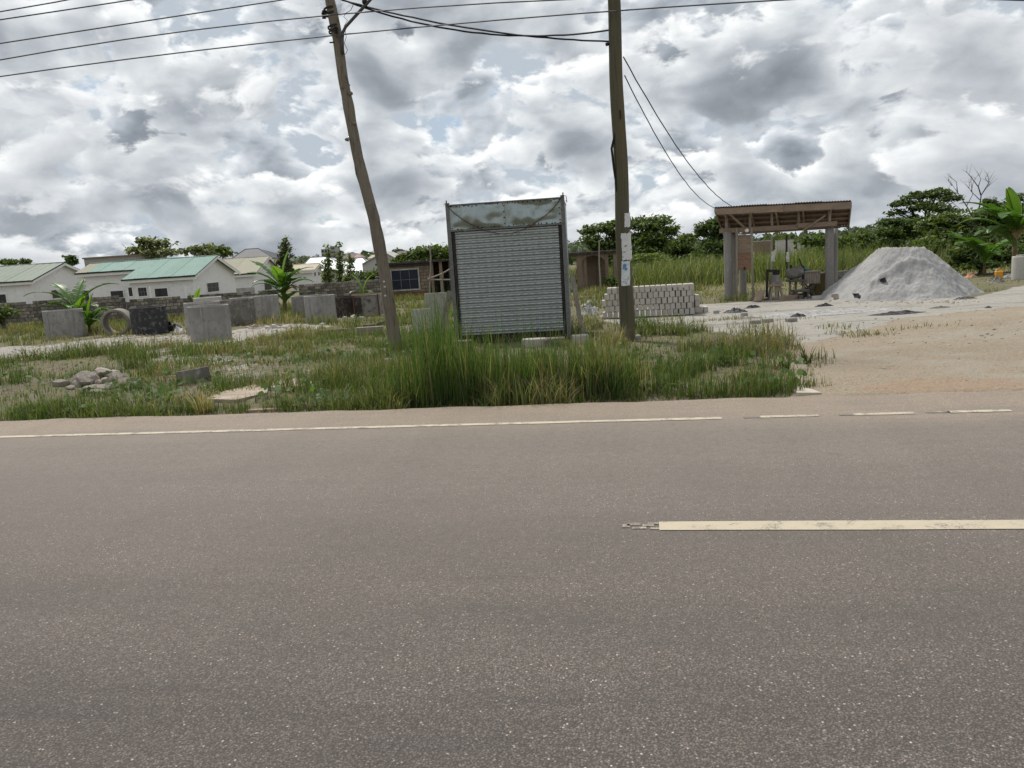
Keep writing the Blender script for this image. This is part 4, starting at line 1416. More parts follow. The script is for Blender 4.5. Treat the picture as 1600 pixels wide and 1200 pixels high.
def dead_tree():
    d = 50
    base = on(1518, d)
    root = thing('dead_tree', 'bare leafless dead tree standing above the bushes at right', 'tree', base)
    mb = MB()

    def W_(px, py, dz=0):
        return D(px, py, d + dz) - base
    mb.tube([(0, 0, -0.2), W_(1517, 380), W_(1524, 345), W_(1530, 325)], [0.14, 0.11, 0.08, 0.06], 7)
    mb.build('trunk', DEADWOOD, root, smooth_=True)
    br = MB()
    lines = [[(1530, 325), (1533, 305), (1545, 285), (1543, 272)], [(1533, 305), (1528, 292), (1517, 276), (1509, 268)], [(1524, 345), (1510, 322), (1497, 302), (1488, 290)], [(1510, 322), (1520, 304), (1516, 284)],
             [(1497, 302), (1494, 284), (1484, 276)], [(1530, 312), (1518, 300), (1508, 284)], [(1533, 305), (1540, 296), (1548, 286)], [(1545, 285), (1540, 279)], [(1528, 292), (1532, 280), (1528, 270)], [(1497, 302), (1486, 300), (1482, 294)],
             [(1517, 335), (1505, 330), (1490, 318)], [(1526, 335), (1538, 325), (1542, 312)], [(1518, 300), (1519, 288), (1524, 278)], [(1488, 290), (1482, 282)], [(1538, 325), (1546, 322)]]
    for i, l in enumerate(lines):
        dz = (i % 5 - 2) * 0.35
        pts = [W_(a + random.uniform(-.8, .8), b, dz * j / (len(l) - 1)) for j, (a, b) in enumerate(l)]
        r0 = 0.045 if len(l) == 4 else 0.028
        br.tube(pts, [r0 * (1 - 0.75 * j / (len(l) - 1)) for j in range(len(l))], 5)
        e = pts[-1]
        for _ in range(3):
            br.tube([pts[-2].lerp(e, random.uniform(0.2, 1)), e + Vector((random.uniform(-.4, .4), random.uniform(-.3, .3), random.uniform(0.05, .5)))], [0.012, 0.005], 3)
    br.build('branches', DEADWOOD, root, smooth_=True)


dead_tree()


# ------------------------------------------------------------------ palms and banana plants
def banana_leaf(L, Wd, bend, torn, seg=16, fold=0.25, start=0.0):
    """one leaf, base at origin, rising along +Z and bending towards +X; torn lamina"""
    mb = MB()
    mid = []
    ang = R(8) + start
    p = Vector((0, 0, 0))
    st = L / seg
    for i in range(seg + 1):
        mid.append((p.copy(), ang))
        p = p + Vector((math.sin(ang), 0, math.cos(ang))) * st
        ang += bend / seg * (0.5 + i / seg)
    prof = lambda t: Wd * (math.sin(math.pi * min(1, max(0, (t - 0.14) / 0.86)) ** 0.75) ** 0.7 if t > 0.14 else 0)
    for side in (-1, 1):
        i = 0
        while i < seg:
            run = random.choice((1, 2, 3)) if torn else 4
            j = min(seg, i + run)
            droop = random.uniform(0.0, 0.35) if torn else 0.05
            vs = []
            for k in range(i, j + 1):
                t = k / seg
                c, a = mid[k]
                w = prof(t)
                nrm = Vector((-math.cos(a), 0, math.sin(a)))
                shrink = 0.0
                if torn and (k == i or k == j) and w > 0:
                    shrink = 0.03
                edge = c + Vector((math.sin(a), 0, math.cos(a))) * ((0.25 * w) + (shrink if k == i else -shrink)) + Vector((0, side * w * (1 - 0.12 * droop), 0)) + nrm * (fold * w * (1 - 2.8 * droop))
                half = c.lerp(edge, 0.5) + nrm * (fold * w * 0.22)
                vs += [c, half, edge]
            m = j - i + 1
            fs = []
            for q in range(m - 1):
                fs += [(q * 3, q * 3 + 1, q * 3 + 4, q * 3 + 3), (q * 3 + 1, q * 3 + 2, q * 3 + 5, q * 3 + 4)]
            mb.add(vs, fs)
            i = j
    rib = MB()
    rib.tube([c for c, a in mid], [0.028 * (1 - 0.8 * k / seg) * (L / 1.6) + 0.004 for k in range(seg + 1)], 5)
    return mb, rib


def banana(label, px, d, H, leaves, dry=1, sc_=1.0, sucker=False):
    base = on(px, d)
    root = thing('banana_plant', label, 'banana plant', base, group='banana plants')
    mb = MB()
    mb.tube([(0, 0, -0.15), (0.02, 0, H * 0.5), (0, 0.02, H)], [0.12 * sc_, 0.095 * sc_, 0.06 * sc_], 9, jit=0.05)
    mb.build('stem', STEM, root, smooth_=True)
    for (az, L, Wd, bend, z0, kind) in leaves:
        lf, rib = banana_leaf(L * (1.15 if kind == 'y' else 1.3), Wd * 1.3, bend * (1.0 if kind == 'y' else 0.85), kind != 'y', start=0.0 if kind == 'y' else 0.5)
        m = {'g': BANANA, 'y': BANANA_Y, 'd': BANANA_D}[kind]
        o = lf.build('leaf', m, root, smooth_=False)
        o.location = (0, 0, z0)
        o.rotation_euler = (0, 0, R(az))
        rb = rib.build('midrib', m if kind == 'd' else BANANA_Y, o, smooth_=True)
    return root


def leafset(n, L, Wd, z, spread=0, bmin=0.9, bmax=1.9, young=2, dry=1, az0=0):
    out = []
    for i in range(n):
        az = az0 + i * 137.5 + random.uniform(-12, 12)
        k = 'g'
        bend = random.uniform(bmin, bmax)
        if i < young:
            k = 'y'
            bend = random.uniform(0.15, 0.6)
        elif i >= n - dry:
            k = 'd'
            bend = 2.6
        out.append((az, L * random.uniform(0.8, 1.1), Wd * random.uniform(0.85, 1.1), bend, z - 0.03 * i, k))
    return out


# az 0 = to the right, 180 = to the left, 270 = towards the camera
banana('banana plant with long drooping leaves by the left concrete ring', 124, 29.5, 1.05, [(205, 1.45, 0.22, 1.9, 1.0, 'g'), (150, 1.3, 0.2, 1.0, 1.05, 'g'), (95, 1.2, 0.2, 0.5, 1.0, 'g'), (12, 1.5, 0.2, 1.55, 1.0, 'g'), (350, 1.15, 0.2, 1.0, 0.35, 'y'), (330, 1.3, 0.22, 1.9, 0.5, 'g'), (230, 1.1, 0.2, 1.8, 0.7, 'g'),
                                                                             (290, 1.0, 0.2, 1.7, 0.6, 'g'), (20, 1.2, 0.22, 1.9, 0.3, 'g'), (250, 0.9, 0.2, 2.0, 0.45, 'g'), (310, 0.9, 0.2, 1.5, 0.3, 'g'), (180, 0.9, 0.2, 2.3, 0.9, 'g')])
banana('low banana clump with a bright upright leaf left of the lying ring', 141, 28.6, 0.45, [(20, 1.0, 0.2, 0.35, 0.42, 'y'), (350, 1.0, 0.2, 1.5, 0.4, 'g'), (200, 0.9, 0.2, 1.5, 0.4, 'g'), (290, 0.9, 0.2, 1.4, 0.35, 'g'), (240, 0.9, 0.2, 1.8, 0.3, 'g'), (40, 0.9, 0.2, 1.7, 0.3, 'g'), (320, 0.8, 0.2, 1.9, 0.2, 'g')], sc_=0.7)
banana('small banana sucker behind the pair of front concrete rings', 309, 38, 0.5, [(200, 0.8, 0.16, 0.5, 0.45, 'y'), (340, 0.95, 0.16, 0.6, 0.5, 'y'), (250, 0.7, 0.14, 1.2, 0.4, 'g'), (100, 0.7, 0.14, 1.2, 0.4, 'g')], sc_=0.6)
banana('biggest banana plant, at the right end of the house row', 446, 39, 1.35, [(20, 1.7, 0.28, 0.35, 1.3, 'y'), (165, 1.7, 0.27, 0.7, 1.3, 'g'), (200, 1.6, 0.27, 1.5, 1.2, 'g'), (350, 1.6, 0.27, 1.4, 1.25, 'g'), (300, 1.4, 0.27, 1.5, 1.2, 'g'), (250, 1.3, 0.26, 1.2, 1.2, 'y'), (230, 1.5, 0.26, 1.9, 1.0, 'g'),
                                                                      (330, 1.5, 0.26, 1.9, 1.0, 'g'), (10, 1.4, 0.26, 2.0, 0.95, 'g'), (180, 1.4, 0.26, 2.0, 0.9, 'g'), (280, 1.2, 0.25, 2.0, 0.8, 'g'), (320, 1.1, 0.2, 2.6, 0.95, 'd'), (350, 1.0, 0.2, 2.7, 0.9, 'd'), (215, 1.2, 0.24, 2.0, 0.6, 'g'), (300, 1.2, 0.24, 1.9, 0.4, 'g'), (340, 1.2, 0.24, 1.9, 0.45, 'g')])
banana('young banana sucker with two arching leaves left of the leaning pole', 569, 44, 0.5, [(175, 1.3, 0.18, 0.9, 0.5, 'y'), (5, 1.3, 0.18, 1.1, 0.5, 'y'), (230, 0.9, 0.15, 2.3, 0.45, 'g'), (310, 0.9, 0.15, 2.4, 0.45, 'g')], sc_=0.6)
banana('large banana plant with bright upright leaves at the right edge', 1583, 29.5, 1.75, [(100, 1.5, 0.25, 0.25, 1.7, 'y'), (185, 1.45, 0.26, 0.35, 1.7, 'y'), (170, 1.1, 0.22, 0.7, 1.6, 'y'), (0, 1.6, 0.25, 0.9, 1.7, 'g'), (200, 1.9, 0.27, 1.75, 1.6, 'g'), (180, 2.0, 0.27, 1.35, 1.65, 'g'), (225, 1.9, 0.27, 2.0, 1.5, 'g'),
                                                                                  (250, 1.6, 0.27, 1.9, 1.5, 'g'), (300, 1.6, 0.26, 1.7, 1.6, 'g'), (330, 1.7, 0.26, 1.7, 1.5, 'g'), (160, 1.8, 0.26, 2.0, 1.4, 'g'), (210, 1.7, 0.26, 2.2, 1.2, 'g'), (280, 1.2, 0.2, 2.8, 1.4, 'd'), (240, 1.2, 0.2, 2.8, 1.3, 'd'), (190, 1.6, 0.26, 2.1, 1.1, 'g'), (20, 1.6, 0.26, 1.9, 1.4, 'g')])
banana('low banana clump with sprawling leaves left of the big right banana', 1537, 32, 0.7, [(190, 1.6, 0.24, 1.3, 0.65, 'g'), (205, 1.7, 0.24, 1.8, 0.6, 'g'), (170, 1.6, 0.24, 1.0, 0.65, 'g'), (235, 1.4, 0.24, 1.6, 0.55, 'g'), (290, 1.3, 0.24, 1.5, 0.6, 'g'), (350, 1.4, 0.24, 1.3, 0.6, 'g'), (215, 1.3, 0.24, 0.9, 0.6, 'g'), (130, 1.5, 0.24, 0.6, 0.6, 'g'), (260, 1.2, 0.22, 2.0, 0.4, 'g')], sc_=0.7)


def palm(label, px, d, H, n, L):
    base = on(px, d)
    root = thing('palm_tree', label, 'palm', base, group='far palms')
    mb = MB()
    mb.tube([(0, 0, -0.2), (0.05, 0, H)], [0.16, 0.12], 7)
    mb.build('trunk', BARK, root, smooth_=True)
    V, Fc, C = [], [], []
    k = 0
    for i in range(n):
        az = i * 2.4 + random.uniform(-.3, .3)
        el = random.uniform(0.1, 1.2)
        dirx = Vector((math.cos(az), math.sin(az), 0))
        pts = []
        for j in range(9):
            t = j / 8
            pts.append(Vector((0, 0, H)) + dirx * (L * t * math.cos(el) + 0.2 * t) + Vector((0, 0, L * (math.sin(el) * t - 0.9 * t * t))))
        side = Vector((-dirx.y, dirx.x, 0))
        for j in range(1, 9):
            for s in (-1, 1):
                for u in (0.0, 0.5):
                    b = pts[j - 1].lerp(pts[j], u)
                    tip = b + side * (s * L * 0.24 * (1 - abs(j / 8 - 0.45))) + dirx * 0.1 * L - Vector((0, 0, 0.14 * L))
                    wv = (pts[j] - pts[j - 1]) * 0.35
                    V += [tuple(b), tuple(b + wv), tuple(tip)]
                    Fc.append((k, k + 1, k + 2))
                    k += 3
                    C += [np.array((0.05, 0.08, 0.025)) * random.uniform(0.7, 1.3)] * 3
    mesh_np('fronds', np.array(V), np.array(Fc), LEAF, parent=root, cols=np.array(C))


palm('palm just right of the kiosk, above the arched building', 908, 62, 2.7, 16, 1.9)
palm('small far palm left of the pair above the white roof', 474, 150, 4.6, 12, 2.0)
palm('small far palm right of the pair above the white roof', 490, 150, 4.5, 12, 2.0)


# ------------------------------------------------------------------ houses
def sheet_roof(root, name, corners, mat, n, rows=1, patch=None):
    """corrugated slope split into n side-by-side sheets; corners = left eave, right eave, right ridge, left ridge (world)"""
    le, re, rr, lr = [Vector(c) for c in corners]
    nrm = (re - le).cross(lr - le).normalized()
    for i in range(n):
        a, b = i / n, (i + 1) / n
        mb = MB()
        m = 8
        off = nrm * (0.02 * (i % 2) + 0.01)
        vs, fs = [], []
        for k in range(m + 1):
            t = a + (b - a) * k / m
            wv = nrm * (0.018 if k % 2 else -0.004)
            for q in (le.lerp(re, t), lr.lerp(rr, t)):
                vs.append(q + off + wv)
        for k in range(m):
            fs.append((2 * k, 2 * k + 2, 2 * k + 3, 2 * k + 1))
        nb = len(vs)
        vs += [q - nrm * 0.03 for q in vs]
        fs += [tuple(j + nb for j in f[::-1]) for f in list(fs)]
        for k in range(m):
            fs.append((2 * k, 2 * k + nb, 2 * k + 2 + nb, 2 * k + 2))
        fs.append((0, 1, 1 + nb, nb))
        fs.append((2 * m, 2 * m + nb, 2 * m + 1 + nb, 2 * m + 1))
        mb.add(vs, fs)
        mb.build(name, patch if (patch and i == 0) else mat, root, world=True)


def window(root, x0, x1, z0, z1, y, frame=WHITETRIM, bars=True, fw=0.09, sill=True, face='y', pane=PANE):
    """window in a wall facing -y (face 'y') at y, or in a wall facing +x (face 'x') with x0..x1 meaning y range and y meaning x"""
    def P(a, b, c):
        return (a, c, b) if face == 'y' else (c, a, b)
    s = -1 if face == 'y' else 1
    mb = MB()
    for (a, b, c, d_) in ((x0 - fw, x1 + fw, z1, z1 + fw), (x0 - fw, x1 + fw, z0 - fw, z0), (x0 - fw, x0, z0, z1), (x1, x1 + fw, z0, z1)):
        ctr, sz = P((a + b) / 2, (c + d_) / 2, y + s * 0.03), P(abs(b - a), abs(d_ - c), 0.08)
        mb.box(ctr, tuple(abs(q) for q in sz))
    w = mb.build('window', frame, root, world=True)
    pb = MB()
    ctr, sz = P((x0 + x1) / 2, (z0 + z1) / 2, y + s * 0.012), P(x1 - x0, z1 - z0, 0.02)
    pb.box(ctr, tuple(abs(q) for q in sz))
    inv = pb.build('pane', pane, root, world=True)
    inv.parent = w
    if bars:
        bb = MB()
        for k in (1, 2):
            xx = x0 + (x1 - x0) * k / 3
            bb.box(P(xx, (z0 + z1) / 2, y + s * 0.035), tuple(abs(q) for q in P(0.03, z1 - z0, 0.02)))
        bb.box(P((x0 + x1) / 2, (z0 + z1) / 2, y + s * 0.036), tuple(abs(q) for q in P(x1 - x0, 0.03, 0.02)))
        o = bb.build('window_bar', FRAMEIRON, root, world=True)
        o.parent = w
    return w


def gable_house(label, x0, x1, d0, d1, ze, zr, zg, roofmat, n, fascia=True, patch=None, wins=(), gwins=(), over=0.5, damp=False, name='house', group='houses behind the block fence', recess=None, gutter=DARKTRIM):
    """ridge along x at mid depth; front wall faces the camera; recess = (x split, depth) steps the left part back"""
    base = Vector(((x0 + x1) / 2, d0, zg))
    root = thing(name, label, 'house', base, group=group)
    dm = (d0 + d1) / 2
    sl = (zr - ze) / (dm - d0)
    w0, w1, f0, f1 = x0 + over, x1 - over, d0 + 0.45, d1 - 0.45
    parts = [(w0, w1, f0)] if not recess else [(recess[0] + over, w1, f0), (w0, recess[0] + over, recess[1] + 0.45)]
    for i, (a, b, f) in enumerate(parts):
        mb = MB()
        zt = ze + sl * (f - d0) - 0.06
        zb = ze + sl * (d1 - f1) - 0.06
        zz = zr - 0.08
        # walls as a closed pentagonal prism
        vs = []
        for x in (a, b):
            vs += [(x, f, zg - 0.3), (x, f1, zg - 0.3), (x, f1, zb), (x, dm, zz), (x, f, zt)]
        mb.add(vs, [(0, 1, 2, 3, 4), (9, 8, 7, 6, 5), (0, 4, 9, 5), (1, 6, 7, 2), (4, 3, 8, 9), (3, 2, 7, 8), (0, 5, 6, 1)])
        mb.build('wall', WHITEWALL, root, world=True)
    # roof slopes
    if recess:
        xs_, dr = recess
        zl = ze + sl * (dr - d0)
        nl = max(1, int(round(n * (xs_ - x0) / (x1 - x0))))
        sheet_roof(root, 'roof_sheet', [(x0, dr, zl), (xs_, dr, zl), (xs_, dm, zr), (x0, dm, zr)], roofmat, nl, patch=patch)
        sheet_roof(root, 'roof_sheet', [(xs_, d0, ze), (x1, d0, ze), (x1, dm, zr), (xs_, dm, zr)], roofmat, n - nl)
        eaves = [(x0, xs_, dr, zl), (xs_, x1, d0, ze)]
    else:
        sheet_roof(root, 'roof_sheet', [(x0, d0, ze), (x1, d0, ze), (x1, dm, zr), (x0, dm, zr)], roofmat, n, patch=patch)
        eaves = [(x0, x1, d0, ze)]
    sheet_roof(root, 'roof_sheet', [(x1, d1, ze), (x0, d1, ze), (x0, dm, zr), (x1, dm, zr)], roofmat, 2)
    mb = MB()
    mb.tube([(x0, dm, zr + 0.03), (x1, dm, zr + 0.03)], 0.07, 6)
    mb.build('ridge_cap', roofmat, root, world=True)
    for a, b, dd, z in eaves:
        g = MB()
        g.box(((a + b) / 2, dd - 0.02, z - 0.05), (b - a, 0.10, 0.13))
        g.build('gutter', gutter, root, world=True)
        g = MB()
        g.box(((a + b) / 2, dd + 0.06, z - 0.24), (b - a - 0.02, 0.05, 0.24))
        g.build('fascia', WHITETRIM, root, world=True)
    # barge boards on the right gable
    for (ya, yb) in ((d0, dm), (d1, dm)):
        g = MB()
        g.bar((x1 - 0.03, ya, ze - 0.16), (x1 - 0.03, yb, zr - 0.14), 0.05, 0.26)
        g.build('barge_board', WHITETRIM, root, world=True)
    g = MB()
    g.bar((x1 + 0.01, d0, ze - 0.0), (x1 + 0.01, dm, zr + 0.02), 0.05, 0.10)
    g.build('roof_edge', DARKTRIM if gutter is DARKTRIM and label.startswith('long sage') else roofmat, root, world=True)
    for (a, b, c, e, yy, bars) in wins:
        window(root, a, b, c, e, yy, bars=bars)
    for (a, b, c, e) in gwins:
        window(root, a, b, c, e, w1, face='x')
    if damp:
        g = MB()
        g.box(((w0 + w1) / 2, f0 - 0.012, zg + 0.55), (w1 - w0 - 0.02, 0.02, 1.1))
        g.build('damp_patch', DAMP, root, world=True)
    return root


def XZ(px, py, d):
    p = D(px, py, d)
    return p.x, p.z


# sage roofed house at the left edge
x1a, zea = XZ(51, 438, 76)
_, zra = XZ(107, 410, 82)
wz0 = XZ(5, 476, 60)[1]
gable_house('long sage green roofed white house at the left edge', x1a - 26, x1a, 76, 88, zea, zra, -1.3, SAGE, 9,
            wins=[(XZ(-14, 468, 76.4)[0], XZ(10, 468, 76.4)[0], XZ(5, 479, 76.4)[1], XZ(5, 460, 76.4)[1], 76.45, False)],
            gwins=[(79.6, 82.4, XZ(90, 466, 80)[1], XZ(90, 453, 80)[1])])
# mint roofed house
x1b, zeb = XZ(305, 430, 70)
x0f = XZ(189, 437, 70)[0]
x0b, zlb = XZ(116, 427, 73)
_, zrb = XZ(345, 399.5, 76)
wb = []
for a, b, t, bt, dd, br in ((217, 228.5, 449, 463, 70.4, True), (243, 261, 450, 464, 70.4, False), (174, 192, 454, 466, 73.4, False), (130, 138, 454, 470, 73.4, False), (202, 206, 449, 463, 70.4, False)):
    xa, za_ = XZ(a, bt, dd)
    xb, zb_ = XZ(b, t, dd)
    wb.append((xa, xb, za_, zb_, dd + 0.05, br))
house_b = gable_house('mint green roofed white house with stepped eaves in the middle of the row', x0b, x1b, 70, 82, zeb, zrb, -1.3, MINT, 11, patch=RUSTPATCH, wins=wb,
                      gwins=[(73.6, 76.6, XZ(333, 456, 74)[1], XZ(333, 442, 74)[1])], recess=(x0f, 73))
for px in (234, 289, 309.5):
    xx = XZ(px, 445, 69.6)[0]
    mb = MB()
    mb.tube([(xx, 69.6, -1.4), (xx, 69.6, XZ(px, 447, 69.6)[1])], 0.09, 8)
    mb.build('pipe', WHITETRIM, house_b, world=True)
# weathered brown roofed house
x1c, zec = XZ(400, 426.5, 90)
_, zrc = XZ(424, 400.5, 96)
gable_house('white house with faded brown roof behind the big banana plant', x1c - 9, x1c, 90, 102, zec, zrc, -1.4, OLDROOF, 6, damp=True,
            gwins=[(94.0, 97.0, XZ(421, 453, 95)[1], XZ(421, 437, 95)[1])])
# small tan roofed house
x1d, zed = XZ(492, 421, 95)
_, zrd = XZ(503, 411.5, 98)
gable_house('small white house with tan roof below the white roofs', x1d - 3.6, x1d, 95, 101, zed, zrd, -1.4, TANROOF, 3, gutter=WHITETRIM,
            gwins=[(96.3, 97.1, XZ(497, 431, 97)[1], XZ(497, 425, 97)[1]), (98.3, 99.1, XZ(497, 431, 97)[1], XZ(497, 425, 97)[1])])


def hip_house(label, pxl, pxr, py_e, pr0, pr1, py_r, d, dep, mat, wall, group='roofs beyond the houses'):
    l, r = D(pxl, py_e, d), D(pxr, py_e, d)
    ze = (l.z + r.z) / 2
    dm = d + dep / 2
    a, b = D(pr0, py_r, dm), D(pr1, py_r, dm)
    zr = (a.z + b.z) / 2
    root = thing('hip_roofed_house', label, 'house', ((l.x + r.x) / 2, d, -1.3), group=group)
    mb = MB()
    mb.box(((l.x + r.x) / 2, dm, (ze - 1.6) / 2), (r.x - l.x - 0.8, dep - 0.8, ze + 1.6))
    mb.build('wall', wall, root, world=True)
    e = [Vector((l.x, d, ze)), Vector((r.x, d, ze)), Vector((r.x, d + dep, ze)), Vector((l.x, d + dep, ze))]
    p, q = Vector((a.x, dm, zr)), Vector((b.x, dm, zr))
    for vs in ((e[0], e[1], q, p), (e[1], e[2], q), (e[2], e[3], p, q), (e[3], e[0], p)):
        m2 = MB()
        n = (vs[1] - vs[0]).cross(vs[2] - vs[0]).normalized() * 0.06
        k = len(vs)
        m2.add(list(vs) + [v - n for v in vs], [tuple(range(k)), tuple(range(2 * k - 1, k - 1, -1))] + [(i, i + k, (i + 1) % k + k, (i + 1) % k) for i in range(k)])
        m2.build('roof_slope', mat, root, world=True)
    mb = MB()
    for s, t_ in ((e[0], p), (e[1], q), (p, q)):
        mb.tube([s, t_], 0.10, 5)
    mb.build('ridge_cap', mat if mat is BLACKROOF else FRAMEIRON, root, world=True)
    return root


hip_house('far house with black hipped roof above the brown roof', 357, 428, 405, 383, 404, 389, 125, 12, BLACKROOF, WHITEWALL)
hip_house('wide white roofed house left of the slim mast trees', 463, 552, 423, 484, 512, 402, 112, 12, WHITEROOF, DAMP)
hip_house('tall pointed white roofed house right of the slim mast trees', 534, 592, 428, 557, 567, 403, 106, 9, WHITEROOF, DAMP)
hip_house('low white roofed house beside the leaning pole', 572, 606, 422, 584, 590, 410, 112, 6, WHITEROOF, DAMP)
hip_house('far purple brown roof left of the leaning pole', 534, 562, 404, 540, 553, 396, 230, 10, PURPROOF, DAMP)
hip_house('far pale red roof left of the leaning pole', 552, 566, 402, 556, 562, 397, 215, 6, PINKROOF, WHITEWALL)

# grey gable facing the road
def front_gable(label, pxl, pxr, py_e, pxp, py_p, d, mat, dep=9):
    l, r, p = D(pxl, py_e, d), D(pxr, py_e, d), D(pxp, py_p, d)
    root = thing('gabled_building', label, 'building', ((l.x + r.x) / 2, d, -1.3), group='roofs beyond the houses')
    mb = MB()
    vs = []
    for y in (d, d + dep):
        vs += [(l.x, y, -1.6), (r.x, y, -1.6), (r.x, y, r.z), (p.x, y, p.z), (l.x, y, l.z)]
    mb.add(vs, [(0, 1, 2, 3, 4), (9, 8, 7, 6, 5), (0, 5, 6, 1), (1, 6, 7, 2), (4, 9, 5, 0)])
    mb.build('wall', mat, root, world=True)
    for a, b, nm in ((l, p, 1), (p, r, 2)):
        m2 = MB()
        m2.add([(a.x, d - 0.3, a.z + 0.05), (b.x, d - 0.3, b.z + 0.05), (b.x, d + dep, b.z + 0.05), (a.x, d + dep, a.z + 0.05),
                (a.x, d - 0.3, a.z + 0.17), (b.x, d - 0.3, b.z + 0.17), (b.x, d + dep, b.z + 0.17), (a.x, d + dep, a.z + 0.17)],
               [(3, 2, 1, 0), (4, 5, 6, 7), (0, 1, 5, 4), (1, 2, 6, 5), (2, 3, 7, 6), (3, 0, 4, 7)])
        m2.build('roof_slope', TANROOF if mat is WHITEWALL else GREYROOF, root, world=True)
    return root


front_gable('plain grey gable end behind the leaning pole', 566, 636, 414, 600, 395, 104, GREYROOF)

# flat grey parapet building behind the mint roof
pa, pb_ = D(131, 405, 108), D(212, 402, 108)
root = thing('parapet_building', 'long plain grey flat roofed building behind the mint roof', 'building', ((pa.x + pb_.x) / 2, 108, -1.3))
mb = MB()
mb.box(((pa.x + pb_.x) / 2, 113, (pa.z - 1.6) / 2), (pb_.x - pa.x, 10, pa.z + 1.6))
mb.build('wall', rough_mat('grey_beige_wall', (0.33, 0.31, 0.28), (0.29, 0.275, 0.25), None, 0.4, 3, 0.9, bmp=0), root, world=True)
mb = MB()
mb.box(((pa.x + pb_.x) / 2, 113, pa.z + 0.1), (pb_.x - pa.x + 0.3, 10.3, 0.2))
mb.build('parapet', MUDBRICK, root, world=True)

# far unfinished apartment block
def apartment():
    d = 320
    l, r = D(503.5, 410, d), D(531, 410, d)
    top1, top2 = D(508, 389, d).z, D(520, 384.5, d).z
    root = thing('apartment_block', 'far unfinished grey apartment block on the skyline', 'building', ((l.x + r.x) / 2, d, -1.3))
    gm = rough_mat('far_grey_concrete', (0.33, 0.325, 0.32), (0.38, 0.375, 0.37), None, 0.3, 2, 0.9, bmp=0)
    xm0, xm1 = D(517, 400, d).x, D(524, 400, d).x
    for a, b, t in ((l.x, xm0, top1), (xm0, xm1, top2), (xm1, r.x, top1 - 1.2)):
        mb = MB()
        mb.box(((a + b) / 2, d + 5, (t - 2) / 2), (b - a - 0.02, 10, t + 2))
        mb.build('wall', gm, root, world=True)
        nf = 4
        for f in range(nf):
            z = t - 0.9 - f * 1.6
            for k in range(3):
                xx = a + (b - a) * (k + 0.5) / 3
                w = MB()
                w.box((xx, d - 0.02, z), ((b - a) / 3 * 0.62, 0.1, 0.85))
                w.build('window', PANE, root, world=True)


apartment()


for px, d, w, lb, mt in ((585, 420, 7, 'tiny white house on the far hill left of the leaning pole', WHITEWALL), (628, 440, 8, 'tiny pale house on the far hill right of the leaning pole', WHITEWALL), (642, 400, 9, 'tiny cream house on the far hill above the burnt building', DAMP), (655, 460, 7, 'small white speck of a house high on the far hill', WHITEWALL), (1243, 360, 9, 'tiny white house on the far hill seen beneath the shed roof', WHITEWALL)):
    zb = hill_z(px, d)
    p = D(px, 400, d)
    root = thing('far_house', lb, 'house', (p.x, d, zb), group='houses on the far hill')
    mb = MB()
    mb.box((0, 3, 1.6), (w, 6, 4.2))
    mb.build('wall', mt, root)
    mb = MB()
    mb.add([(-w / 2 - .4, -.4, 3.7), (w / 2 + .4, -.4, 3.7), (w / 2 + .4, 6.4, 3.7), (-w / 2 - .4, 6.4, 3.7), (-w / 4, 3, 5.4), (w / 4, 3, 5.4)], [(0, 1, 5, 4), (1, 2, 5), (2, 3, 4, 5), (3, 0, 4), (3, 2, 1, 0)])
    mb.build('roof', [PURPROOF, TANROOF, PINKROOF, WHITEROOF][int(px) % 4], root)
    for k in (-1, 1):
        mb = MB()
        mb.box((k * w / 4, -0.03, 2.2), (1.3, 0.1, 1.3))
        mb.build('window', PANE, root)


# far walls and posts seen through the shed
def far_wall():
    d = 130
    for i, (a, b, t, bt) in enumerate(((1178, 1206, 378, 390), (1212, 1240, 377, 387), (1246, 1266, 377, 385))):
        l, r = D(a, t, d), D(b, t, d)
        root = thing('far_block_wall', ['far grey block wall seen beneath the shed, left piece', 'far pale block wall seen beneath the shed, middle piece', 'far block wall seen beneath the shed, right piece'][i], 'wall', ((l.x + r.x) / 2, d, -1.3), group='walls across the valley')
        mb = MB()
        mb.box(((l.x + r.x) / 2, d, (l.z - 1.5) / 2), (r.x - l.x, 0.25, l.z + 1.5))
        mb.build('wall_face', [MUDBRICK, CONC_PALE, DAMP][i], root, world=True)
        mb = MB()
        mb.box(((l.x + r.x) / 2, d, l.z + 0.06), (r.x - l.x + 0.1, 0.35, 0.1))
        mb.build('coping', CONC_PALE, root, world=True)


far_wall()
for px, pt, pb2, d, mt, lb in ((1206, 362, 402, 40, COLCONC, 'pale slim post standing in the field behind the shed'), (1229, 360, 402, 40, BLACKIRON, 'dark slim post standing in the field behind the shed')):
    g = on(px, d)
    root = thing('field_post', lb, 'post', g, group='posts in the field')
    mb = MB()
    mb.tube([(0, 0, -0.1), (0.01, 0, 2.35)], [0.055, 0.05], 7)
    mb.build('shaft', mt, root)
    mb = MB()
    mb.bbox((0, 0, 0.06), (0.22, 0.22, 0.14), 0.02)
    mb.build('footing', CONC_PALE, root)
    # torn plastic snagged on it
    mb = MB()
    q = D(px + 1, pb2 - 2, d) - g
    vs = []
    for i in range(5):
        for j in range(3):
            vs.append((q.x + (j - 1) * 0.09 + random.uniform(-.03, .03), -0.07 + random.uniform(-.05, 0.0), q.z + 0.2 - i * 0.12 + random.uniform(-.03, .03)))
    fs = [(i * 3 + j, i * 3 + j + 1, i * 3 + j + 4, i * 3 + j + 3) for i in range(4) for j in range(2)]
    mb.add(vs, fs)
    mb.build('snagged_plastic', WHITESTUFF, root)


